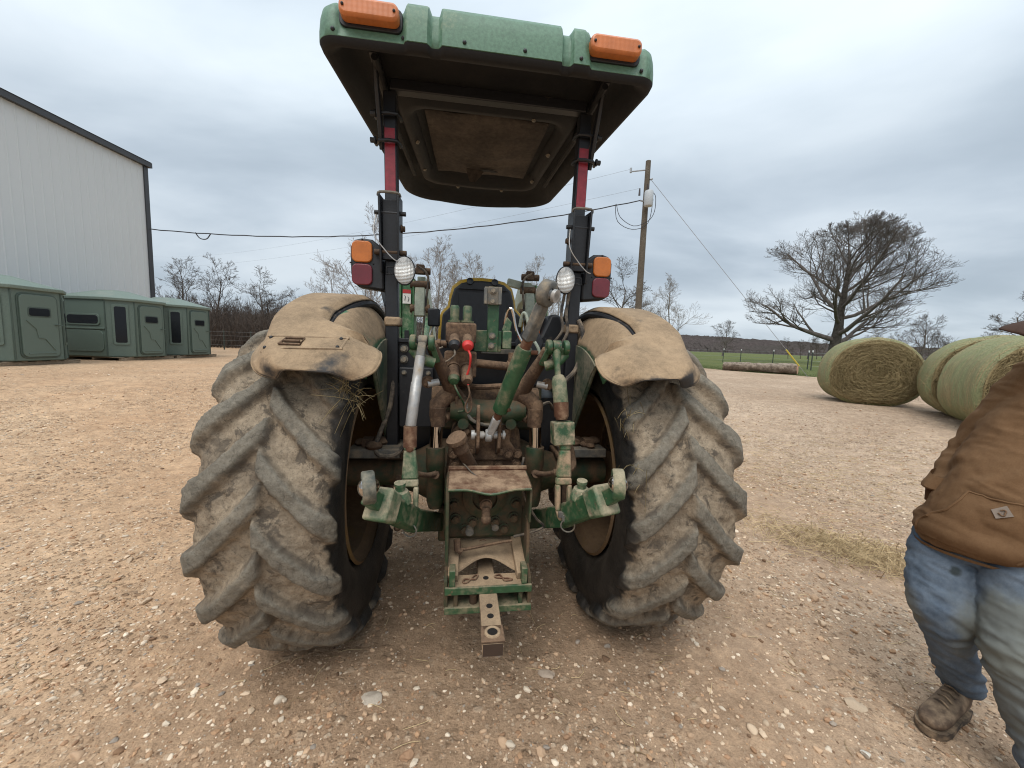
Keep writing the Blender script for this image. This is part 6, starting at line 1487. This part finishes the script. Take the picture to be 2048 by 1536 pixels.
for xa, xb in ((-0.192, -0.178), (-0.15, -0.13), (0.205, 0.222), (0.16, 0.18)): part(MB().bb(xa, xb, -0.66, -0.61, 0.40, 0.47), 'spacer', M_GRNM, 0.003, par=pf)
part(MB().cyl((-0.055, -0.63, 0.40), (-0.055, -0.63, 0.45), 0.02), 'stop_bolt', M_MUD, par=pf)
for x, rz in ((-0.07, 0.4), (0.085, -0.7)):
    c, s = math.cos(rz), math.sin(rz); R_ = lambda a, b, z: (x + a * c - b * s, -0.61 + a * s + b * c, z)
    part(MB().tube([R_(-0.04, 0, 0.505), R_(-0.025, 0.013, 0.507), R_(0, 0, 0.508), R_(0.02, -0.010, 0.507), R_(0.04, 0.006, 0.507), R_(0.045, 0.02, 0.506), R_(0.02, 0.014, 0.506), R_(-0.02, -0.012, 0.506), R_(-0.04, -0.01, 0.505), R_(-0.04, 0, 0.505)], 0.004, 6, sub=4), 'spring_clip', M_RUST, par=pf)
part(MB().ring((0.0, -0.40, 0.575), (0, -0.5, 1), 0.022, 0.004, 18, 6), 'ring_clip', M_RUST, par=pf)
db = part(MB().bb(-0.03, 0.055, -0.90, -0.20, 0.425, 0.468).bb(-0.030, 0.055, -0.96, -0.89, 0.40, 0.455), 'drawbar', M_DUSTP, 0.005)
part(MB().prism([(-0.034, 0), (0.060, 0), (0.062, -0.09), (-0.036, -0.09)], (0.0, -0.872, 0.462), X3, Y3, 0.012), 'drawbar_pad', M_BRN, 0.004, par=db)
part(MB().ring((0.013, -0.915, 0.468), Z3, 0.027, 0.007, 24, 8), 'pin_hole_rim', M_DUSTP, par=db)
MH = plain('hole_shade', (0.008, 0.006, 0.005), 0.9)  # near-black colour for the shade inside holes that are not cut
part(MB().cyl((0.013, -0.915, 0.45), (0.013, -0.915, 0.4705), 0.025, seg=20), 'pin_hole_disc', MH, par=db)
part(MB().bb(-0.028, 0.053, -0.9625, -0.9605, 0.402, 0.453), 'worn_end', plain('dark_rust', (0.045, 0.026, 0.016), 0.8), par=db)
for y, z in ((-0.755, 0.4695), (-0.82, 0.4695), (-0.535, 0.4695)): part(MB().cyl((0.012, y, z - 0.03), (0.012, y, z), 0.0145, seg=16), 'bolt_hole_disc', MH, par=db)  # dark discs painted for the shade of uncut bolt holes
part(MB().cyl((0.005, -0.595, 0.48), (0.005, -0.595, 0.5015), 0.014, seg=14), 'bolt_hole_disc', MH, par=db)
# ---- hoses along the posts
part(MB().tube([(-0.535, -0.02, 1.42), (-0.55, -0.06, 1.25), (-0.60, -0.10, 1.10), (-0.615, -0.13, 1.02), (-0.58, -0.15, 0.985), (-0.50, -0.14, 0.99), (-0.45, -0.10, 1.05)], 0.014, 8, sub=5), 'hose', M_HOSE)
part(MB().tube([(0.575, -0.04, 1.81), (0.60, -0.06, 1.74), (0.60, -0.07, 1.62), (0.56, -0.08, 1.50), (0.49, -0.09, 1.42), (0.46, -0.1, 1.3)], 0.015, 8, sub=5), 'hose', M_HOSE)
part(MB().tube([(0.51, -0.05, 2.0), (0.49, -0.06, 1.85), (0.50, -0.06, 1.72), (0.42, -0.04, 1.58)], 0.010, 8, sub=5).tube([(0.48, -0.05, 1.98), (0.46, -0.06, 1.85), (0.47, -0.06, 1.74), (0.42, -0.03, 1.66)], 0.009, 8, sub=5), 'hose', M_HOSE)
part(MB().tube([(0.345, -0.50, 1.0), (0.44, -0.5, 1.02), (0.455, -0.45, 1.08), (0.43, -0.42, 1.17)], 0.016, 8, sub=5), 'hose', M_BRN)
part(MB().tube([(0.205, -0.40, 1.05), (0.19, -0.42, 0.95), (0.205, -0.50, 0.86), (0.26, -0.50, 0.76), (0.31, -0.48, 0.70), (0.24, -0.5, 0.68), (0.15, -0.5, 0.66)], 0.007, 6, sub=5), 'hose', M_HOSE)
part(MB().tube([(0.33, -0.2, 1.30), (0.40, -0.1, 1.30), (0.44, -0.05, 1.25)], 0.010, 6, sub=4), 'hose', M_HOSE)
# ---- straw caught on the tyres
rr_ = np.random.default_rng(8); BB = Branches()
for (cx, cz, n) in ((-0.60, 1.42, 60), (0.63, 1.32, 24), (0.65, 1.10, 16)):
    for q in range(n):
        p = np.array([cx + rr_.normal() * 0.022, -0.66 - (1.5 - cz) * 0.35 + rr_.normal() * 0.03, cz + rr_.normal() * 0.035]); d = rr_.normal(size=3) * np.array([0.6, 0.5, 0.9]); L = rr_.uniform(0.03, 0.10)
        BB.add(np.array([p, p + d * L * .5, p + d * L + np.array([0, 0, -0.012])]), np.array([0.0015, 0.0014, 0.0009]), 3)
me = BB.mesh('straw'); at = me.attributes.new('tone', 'FLOAT', 'POINT'); nn = len(me.vertices)
at.data.foreach_set('value', np.repeat(rr_.uniform(-0.4, 1.4, nn // 9), 9).astype(np.float32))
kind(link('straw', me, M_HAY, TR_), 'stuff')
# ------------------------------------------------------------------ person
PBX, PBY = 2.15, 1.6
person = thing('person', 'person in a brown hooded jacket and worn blue jeans, hand in the jeans pocket', 'person', (PBX, PBY, 0.0))
def fabric(name, a, b_, stain=None, scale=7, weave=420, bmp=0.25):
    m, t, b = new_mat(name)
    co = nd(t, 'ShaderNodeTexCoord').outputs['Object']
    n = tex_noise(t, co, scale, 5, 0.6); f = tex_noise(t, co, weave, 2, 0.6); g = tex_noise(t, co, 60, 4, 0.7)
    c = mixc(t, ramp(t, math_(t, 'ADD', math_(t, 'MULTIPLY', n, 0.7), math_(t, 'MULTIPLY', g, 0.3)), [(0.35, 0.0), (0.65, 1.0)]), a, b_)
    c = mixc(t, ramp(t, f, [(0.35, 0.35), (0.6, 0.0)]), c, [x * 0.45 for x in a])
    if stain:
        s = tex_noise(t, co, 3.6, 5, 0.65)
        for p, r, col, k in stain:
            dn = nd(t, 'ShaderNodeVectorMath', {0: co, 1: p}, operation='DISTANCE').outputs['Value']
            v = math_(t, 'SUBTRACT', math_(t, 'ADD', 1.0, math_(t, 'MULTIPLY', math_(t, 'SUBTRACT', s, 0.5), 1.6)), math_(t, 'DIVIDE', dn, r))
            c = mixc(t, ramp(t, v, [(0.1, 0.0), (0.5, k)]), c, col)
    t.links.new(c, b.inputs['Base Color']); b.inputs['Roughness'].default_value = 0.95; b.inputs['Specular IOR Level'].default_value = 0.1
    b.inputs['Sheen Weight'].default_value = 0.0
    bump(t, b, math_(t, 'ADD', f, g), bmp, 0.002)
    return m
M_JKT = fabric('brown_fleece', (0.132, 0.072, 0.036), (0.205, 0.120, 0.064), scale=4)
M_JKD = fabric('brown_rib', (0.075, 0.034, 0.016), (0.115, 0.055, 0.026))
# stains on the jeans: pale wear on the shin, greenish-tan dirt on the knee
M_JEAN = fabric('worn_denim', (0.080, 0.105, 0.140), (0.165, 0.200, 0.245), stain=[((-0.20, -0.22, 0.62), 0.20, (0.155, 0.155, 0.125), 0.7), ((-0.13, -0.30, 0.42), 0.28, (0.165, 0.17, 0.15), 0.75), ((-0.12, -0.31, 0.47), 0.07, (0.42, 0.40, 0.33), 0.9), ((-0.27, 0.03, 0.55), 0.12, (0.20, 0.185, 0.13), 0.6), ((-0.215, -0.03, 0.745), 0.03, (0.03, 0.035, 0.03), 0.8)], scale=9)
M_SKIN = plain('skin', (0.42, 0.235, 0.17), 0.55, var=0.12)
M_BOOT = grime('boot_leather', (0.085, 0.052, 0.032), (0.24, 0.17, 0.11), amt=0.42, scale=14, up=0.1, rough=0.75)
M_SOLE = grime('boot_sole', (0.05, 0.036, 0.026), (0.25, 0.175, 0.11), amt=0.5, scale=14, up=0.1, rough=0.9)
M_CAP = fabric('cap_cloth', (0.055, 0.034, 0.027), (0.09, 0.058, 0.045))
M_HAIR = plain('hair', (0.05, 0.035, 0.025), 0.7)
def L(*p): return Vector((p[0] - PBX, p[1] - PBY, p[2]))
def PP(mb, name, m, par=None): return mb.build(name, m, par or person)
D_ = Vector((-0.80, -0.60, 0)).normalized(); Rt = Vector((D_.y, -D_.x, 0))     # facing, and the person's right
def oval(c, a, b, n=28, e=2.3, d=D_, r=Rt):
    out = []
    for k in range(n):
        t_ = 2 * math.pi * k / n; cc, ss = math.cos(t_), math.sin(t_); q = (abs(cc) ** e + abs(ss) ** e) ** (-1 / e)
        out.append(Vector(c) + r * (cc * q * a) + d * (ss * q * b))
    return out
# body under the clothes (one continuous skin): head, neck, trunk, arms and legs
HD = L(2.25, 1.575, 1.785)
SHc, PEc = L(2.44, 1.59, 1.60), L(2.16, 1.635, 0.92)
Rsh, Relb, Rwr = L(2.315, 1.70, 1.60), L(2.225, 1.845, 1.215), L(2.04, 1.765, 1.01)
Lsh, Lelb, Lwr = L(2.56, 1.43, 1.58), L(2.64, 1.37, 1.245), L(2.55, 1.28, 0.985)
Rhp, Rkn, Ran = L(2.115, 1.735, 0.86), L(1.925, 1.585, 0.54), L(2.185, 1.665, 0.10)
Lhp, Lkn, Lan = L(2.16, 1.53, 0.86), L(1.985, 1.36, 0.50), L(2.075, 1.265, 0.10)
body = MB()
body.tube([PEc, PEc.lerp(SHc, 0.5), SHc - Vector((0, 0, 0.08)), SHc - Vector((0, 0, 0.02))], [0.15, 0.15, 0.11, 0.07], 16)
body.tube([SHc - Vector((0, 0, 0.05)), SHc + D_ * 0.03 + Vector((0, 0, 0.06)), HD - Vector((0, 0, 0.05))], [0.07, 0.062, 0.06], 14)
body.ball(HD, 0.1, (0.80, 0.95, 1.2), 20, 14)
fd = Vector((-0.97, 0.1, -0.22)).normalized(); fr = fd.cross(Vector((0, 0, 1))).normalized(); fu = fr.cross(fd)
body.ball(HD + fd * 0.055 - fu * 0.055, 0.06, (0.9, 0.9, 1.0), 14, 10)                               # jaw
body.tube([HD + fd * 0.088 + fu * 0.02, HD + fd * 0.115 - fu * 0.022], [0.010, 0.019], 8)              # nose
for s in (-1, 1): body.ball(HD + fr * s * 0.083 - fd * 0.005 - fu * 0.01, 0.026, (0.5, 1.0, 1.3), 10, 8)  # ears
for a, b, c in ((Rsh, Relb, Rwr), (Lsh, Lelb, Lwr)): body.tube([SHc - Vector((0, 0, 0.06)), a - Vector((0, 0, 0.02)), b, c], [0.06, 0.055, 0.045, 0.032], 12)
for a, b, c in ((Rhp, Rkn, Ran), (Lhp, Lkn, Lan)): body.tube([PEc, a, b, c], [0.09, 0.09, 0.06, 0.045], 12)
def hand(mb, w, d, palmn, curl, s=1.0):
    d = d.normalized(); n = palmn.normalized(); x = d.cross(n).normalized()
    mb.tube([w, w + d * 0.035 * s, w + d * 0.085 * s], [0.026, 0.036, 0.034], 12)
    for k, (o, ln) in enumerate(((-0.030, 0.068), (-0.010, 0.078), (0.010, 0.073), (0.029, 0.058))):
        p = w + d * 0.085 * s + x * o; q = [p - d * 0.02, p]; dd = d.copy()
        for j in range(3):
            dd = (dd + n * curl * 0.45).normalized(); p = p + dd * ln * (0.42, 0.32, 0.26)[j]; q.append(p)
        mb.tube(q, [0.010, 0.0098, 0.009, 0.0085, 0.0065], 8)
    p = w + d * 0.03 - x * 0.026; td = (d * 0.7 - x * 0.7 + n * 0.3).normalized()
    mb.tube([p, p + td * 0.035, p + td * 0.06 + d * 0.012, p + td * 0.07 + d * 0.032], [0.016, 0.013, 0.0115, 0.008], 8)
hand(body, Rwr, Vector((-0.05, -0.05, -1)), Vector((1, -0.3, 0)), 0.35)
hand(body, Lwr, (Lwr - Lelb), Vector((0, 0.4, -1)), 0.9)
bm_ = fuse(body, 0.0055, 4, 0.5)
link('body', bm_, M_SKIN, person)
eyes = MB()
for s in (-1, 1): eyes.ball(HD + fd * 0.083 + fr * s * 0.032 + fu * 0.018, 0.012, seg=10, rings=8)
PP(eyes, 'eyes', plain('eye', (0.5, 0.48, 0.45), 0.3))
PP(MB().tube([HD + fd * 0.108 - fr * 0.025 - fu * 0.058, HD + fd * 0.113 - fu * 0.06, HD + fd * 0.108 + fr * 0.025 - fu * 0.058], 0.006, 6), 'mouth', plain('lip', (0.35, 0.14, 0.11), 0.5))
PP(MB().ball(HD - fd * 0.02 + fu * 0.012, 0.104, (0.84, 0.93, 1.10), 20, 14), 'hair', M_HAIR)
# cap with its peak pointing left
cp = []
for k, (r, h) in enumerate(((1.07, 0.035), (1.06, 0.07), (0.92, 0.11), (0.6, 0.138), (0.15, 0.148))):
    cp.append([HD + fu * h - fd * 0.008 + fr * math.cos(a) * 0.088 * r + fd * math.sin(a) * 0.104 * r for a in [2 * math.pi * q / 24 for q in range(24)]])
cap_ = PP(MB().loft(cp), 'cap', M_CAP)
BT = L(1.995, 1.60, 1.772); root = HD + fd * 0.085 + fu * 0.045
pk = []
for k in range(9):
    s = k / 8; row = []
    for j in range(11):
        u = j / 10 * 2 - 1; wd = 0.088 * (1 - 0.15 * s) * math.sqrt(max(0.02, 1 - (s * 0.92) ** 4))
        ln = (BT - root) * s * (1 - 0.30 * u * u)
        row.append(root + ln + fr * u * wd + Vector((0, 0, -0.03 * u * u + 0.012 + 0.030 * (root + fr * u * wd - root).y / 0.088)))
    pk.append(row)
po = PP(MB().loft(pk, cap=False, closed=False), 'cap_peak', M_CAP, cap_)
sm = po.modifiers.new('t', 'SOLIDIFY'); sm.thickness = 0.006
# jacket: trunk and sleeves as one skin
j = MB()
bl = lambda a, b, s: a.lerp(b, s)
rows = []
for (s, a, b, fw) in ((-0.14, 0.208, 0.182, 0.025), (-0.08, 0.228, 0.210, 0.035), (0.0, 0.232, 0.218, 0.045), (0.12, 0.232, 0.218, 0.055), (0.28, 0.228, 0.208, 0.058), (0.45, 0.235, 0.195, 0.05), (0.65, 0.230, 0.168, 0.025), (0.85, 0.210, 0.140, 0.0), (0.98, 0.150, 0.112, -0.01), (1.06, 0.105, 0.10, 0.0), (1.15, 0.092, 0.092, 0.025)):
    c = bl(PEc, SHc, s) + D_ * fw; rows.append(oval(c, a, b))
j.loft(rows)
j.tube([SHc + Rt * 0.08 - Vector((0, 0, 0.06)), Rsh + Vector((0, 0, -0.01)), bl(Rsh, Relb, 0.5), Relb, bl(Relb, Rwr, 0.45), Rwr + Vector((0.02, 0.005, 0.045))], [0.098, 0.080, 0.072, 0.068, 0.062, 0.056], 18, sub=4)
j.tube([SHc - Rt * 0.08 - Vector((0, 0, 0.06)), Lsh + Vector((0, 0, -0.01)), bl(Lsh, Lelb, 0.5), Lelb, bl(Lelb, Lwr, 0.5), Lwr], [0.105, 0.092, 0.084, 0.078, 0.068, 0.056], 18, sub=4)
# hood folded at the neck
j.tube([SHc + Rt * 0.11 + D_ * 0.03 + Vector((0, 0, 0.03)), SHc + Rt * 0.10 - D_ * 0.08 + Vector((0, 0, 0.07)), SHc - D_ * 0.14 + Vector((0, 0, 0.05)), SHc - Rt * 0.10 - D_ * 0.08 + Vector((0, 0, 0.07)), SHc - Rt * 0.11 + D_ * 0.03 + Vector((0, 0, 0.03))], [0.035, 0.05, 0.06, 0.05, 0.035], 14, sub=4)
jm = fuse(j, 0.0085, 5, 0.6)
def folds(V, Nn):
    x, y, z = V.T; u = x * D_.x + y * D_.y; v = x * Rt.x + y * Rt.y
    f = 0.003 * np.sin((z * 0.85 + v * 0.9 + 0.10 * fbm(x * 6, y * 6, z * 6, 3, 3)) * 44) * sstep(0.1, 0.5, fbm(x * 3.5, y * 3.5, z * 3.5, 2, 7) + 0.25)
    arm = sstep(0.09, 0.15, v) * sstep(1.0, 1.1, z)
    f = f + arm * (0.0035 * np.sin((z * 1.0 - u * 0.6 + 0.06 * fbm(x * 8, y * 8, z * 8, 2, 4)) * 60) * sstep(0.0, 0.4, fbm(x * 5, y * 5, z * 5, 2, 9) + 0.3))
    q = fbm(x * 4 + z * 4, y * 4, z * 11 + x * 4, 3, 37); f = f + 0.009 * (1 - 0.85 * arm) * (np.maximum(0, 1 - np.abs(q) * 1.8) - 0.4)
    f = f + 0.006 * fbm(x * 9, y * 9, z * 9, 3, 5) + 0.0015 * fbm(x * 40, y * 40, z * 40, 2, 6)
    f = f + 0.018 * sstep(0.05, 0.0, np.abs(z - (0.90))) * sstep(0.2, -0.1, v - 0.2)
    return f
displace(jm, folds)
jo = link('jacket', jm, M_JKT, person)
# rib cuff and hem
PP(MB().tube([Rwr + Vector((0.012, 0.0, 0.062)), Rwr + Vector((0.0, 0, 0.012)), Rwr + Vector((-0.004, 0, -0.035))], [0.056, 0.047, 0.042], 18), 'cuff', M_JKD, jo)
PP(MB().tube([Lwr - (Lwr - Lelb).normalized() * 0.02, Lwr + (Lwr - Lelb).normalized() * 0.03], [0.054, 0.042], 18), 'cuff', M_JKD, jo)
# loose fold of sleeve sagging over the cuff
fl = []
for k, (r, h, q_) in enumerate(((0.050, 0.105, 0.0), (0.058, 0.075, 0.006), (0.064, 0.052, 0.010), (0.060, 0.043, 0.012), (0.046, 0.052, 0.006))):
    c = Rwr + Vector((0.016 - q_, 0.004, h)); fl.append([c + Vector((math.cos(a), math.sin(a), 0.25 * math.cos(a - 0.6))) * r * (1 + 0.10 * math.sin(2 * a + k * 0.7)) for a in [2 * math.pi * q / 24 for q in range(24)]])
PP(MB().loft(fl, cap=False), 'sleeve_fold', M_JKT, jo)
hw_ = oval(PEc.lerp(SHc, -0.145) + D_ * 0.032, 0.206, 0.180); hx = oval(PEc.lerp(SHc, -0.165) + D_ * 0.030, 0.198, 0.172)
PP(MB().loft([hw_, hx], cap=False), 'hem', M_JKT, jo)
# pouch pocket, following the belly, with its stitched edge and the square patch
from mathutils.bvhtree import BVHTree
bmj = bmesh.new(); bmj.from_mesh(jm); tree_j = BVHTree.FromBMesh(bmj)
def on_jkt(v, z, lift=0.004):
    c = PEc.lerp(SHc, (z - 0.92) / 0.58); o = Vector((c.x, c.y, z)) + Rt * (v + 0.055) + D_ * 0.8
    h = tree_j.ray_cast(o, -D_)
    return (h[0] + h[1] * lift) if h[0] else o - D_ * 0.55
def pouch_v(z): return float(np.interp(z, [0.86, 0.90, 0.95, 1.00, 1.06, 1.10], [0.135, 0.150, 0.135, 0.10, 0.088, 0.085]))
rows = []
for k in range(22):
    z = 0.865 + 0.225 * k / 21; e_ = pouch_v(z)
    rows.append([on_jkt(-e_ + 2 * e_ * q / 24, z, 0.010) for q in range(25)])
pk_ = PP(MB().loft(rows, cap=False, closed=False), 'pouch_pocket', M_JKT, jo)
PP(MB().tube([on_jkt(pouch_v(z), z, 0.009) for z in np.linspace(0.87, 1.09, 18)], 0.006, 6), 'pocket_edge', M_JKT, pk_)
PP(MB().tube([on_jkt(-pouch_v(z), z, 0.009) for z in np.linspace(0.87, 1.09, 18)], 0.006, 6), 'pocket_edge', M_JKT, pk_)
PP(MB().tube([on_jkt(v, 1.09, 0.009) for v in np.linspace(-0.085, 0.085, 14)], 0.004, 6), 'pocket_edge', M_JKT, pk_)
pc, pz = -0.025, 1.045
M_PAT = plain('patch_cloth', (0.22, 0.175, 0.14), 0.8); M_PAT2 = plain('patch_mark', (0.15, 0.085, 0.045), 0.8)
sq = [on_jkt(pc + a, pz + b, 0.0155) for a, b in ((0, 0.026), (0.030, 0.004), (0.004, -0.026), (-0.028, -0.004))]
cen = sum(sq, Vector()) / 4; nn_ = (sq[1] - sq[0]).cross(sq[2] - sq[0]).normalized()
if nn_.dot(D_) < 0: nn_ = -nn_
pt_ = PP(MB().add([p for p in sq] + [p - nn_ * 0.006 for p in sq], [(0, 1, 2, 3), (4, 5, 6, 7), (0, 1, 5, 4), (1, 2, 6, 5), (2, 3, 7, 6), (3, 0, 4, 7)]), 'patch', M_PAT, jo)
u_ = (sq[1] - sq[3]).normalized(); w_ = nn_.cross(u_)
PP(MB().tube([cen + nn_ * 0.002 + (u_ * math.cos(a) + w_ * math.sin(a)) * 0.011 * (1 + 0.25 * math.cos(3 * a)) for a in np.linspace(0.6, 5.4, 12)], 0.0028, 6), 'patch_mark', M_PAT2, pt_)
# jeans: seat and both legs as one skin
g = MB()
g.loft([oval(bl(PEc, SHc, s), a, b, d=D_, r=Rt) for s, a, b in ((-0.20, 0.178, 0.160), (-0.08, 0.190, 0.174), (0.06, 0.192, 0.178), (0.16, 0.188, 0.17))])
g.tube([Rhp + Vector((0, 0, 0.04)), bl(Rhp, Rkn, 0.35) + Vector((-0.035, 0.0, 0)), bl(Rhp, Rkn, 0.75) + Vector((-0.03, 0, 0)), Rkn, bl(Rkn, Ran, 0.4), bl(Rkn, Ran, 0.78), Ran + Vector((0, 0, 0.03))], [0.118, 0.120, 0.110, 0.100, 0.082, 0.072, 0.070], 20, sub=4)
g.tube([Lhp + Vector((0, 0, 0.04)), bl(Lhp, Lkn, 0.35), bl(Lhp, Lkn, 0.75), Lkn, bl(Lkn, Lan, 0.4), bl(Lkn, Lan, 0.8), Lan + Vector((0, 0, 0.0))], [0.124, 0.126, 0.115, 0.104, 0.094, 0.092, 0.092], 20, sub=4)
gm = fuse(g, 0.0085, 5, 0.6)
def jfold(V, Nn):
    x, y, z = V.T
    w = fbm(x * 5, y * 5, z * 5, 3, 12)
    f = 0.003 * np.sin((z * 0.9 + x * 0.7 - y * 0.2 + 0.07 * w) * 58) * sstep(-0.1, 0.5, fbm(x * 3, y * 3, z * 4, 2, 15) + 0.15)
    ank = sstep(0.32, 0.10, z)
    f = f + ank * 0.008 * np.sin((z + 0.05 * w + 0.2 * x) * 85)
    kn = np.exp(-((z - 0.47) / 0.10) ** 2)
    f = f + kn * 0.005 * np.sin((z * 1.0 - x * 0.5 + 0.05 * w) * 75)
    q = fbm(x * 5 + z * 5, y * 5, z * 15 + x * 5, 3, 31); f = f + 0.009 * (np.maximum(0, 1 - np.abs(q) * 2.0) - 0.4)
    return f + 0.006 * w + 0.0012 * fbm(x * 45, y * 45, z * 45, 2, 6)
displace(gm, jfold)
link('jeans', gm, M_JEAN, person)
# boots
def boot(an, dirv):
    d = dirv.normalized(); s = Vector((0, 0, 1)).cross(d).normalized(); o = Vector((an.x, an.y, 0.0))
    def sec(t, w, zb, zt_, n=20):
        c = o + d * t; return [c + s * (w * math.copysign(abs(math.cos(a)) ** 0.8, math.cos(a))) + Vector((0, 0, zb + (zt_ - zb) * (0.5 + 0.5 * math.copysign(abs(math.sin(a)) ** 0.75, math.sin(a))))) for a in [2 * math.pi * q / n for q in range(n)]]
    b = MB().loft([sec(-0.095, 0.020, 0.03, 0.075), sec(-0.085, 0.036, 0.026, 0.13), sec(-0.04, 0.045, 0.026, 0.155), sec(0.02, 0.046, 0.026, 0.145), sec(0.08, 0.047, 0.026, 0.115), sec(0.14, 0.052, 0.026, 0.092), sec(0.185, 0.050, 0.026, 0.082), sec(0.215, 0.036, 0.028, 0.070), sec(0.226, 0.018, 0.032, 0.055)])
    bo = PP(b, 'boot', M_BOOT)
    q = bo.modifiers.new('s', 'SUBSURF'); q.levels = 2; q.render_levels = 2
    so_ = MB()
    out = []
    for t, w in ((-0.100, 0.02), (-0.085, 0.040), (-0.03, 0.048), (0.04, 0.046), (0.10, 0.052), (0.15, 0.058), (0.195, 0.054), (0.222, 0.038), (0.236, 0.016)): out.append((t, w))
    ring_ = [(t, w) for t, w in out] + [(t, -w) for t, w in out[::-1]]
    so_.loft([[o + d * t + s * w + Vector((0, 0, z)) for t, w in ring_] for z in (0.0, 0.03)])
    PP(so_, 'sole', M_SOLE, bo)
    MBb = MB()
    for k in range(4):
        t = 0.03 + 0.028 * k; zz = 0.150 - 0.012 * k
        MBb.tube([o + d * t - s * 0.026 + Vector((0, 0, zz - 0.008)), o + d * (t + 0.006) + Vector((0, 0, zz + 0.004)), o + d * (t + 0.012) + s * 0.026 + Vector((0, 0, zz - 0.008))], 0.004, 6, sub=3)
    PP(MBb, 'laces', M_SOLE, bo)
boot(Ran + Vector((-0.085, -0.035, 0)), Vector((-0.92, -0.38, 0))); boot(Lan, Vector((-0.85, -0.53, 0)))
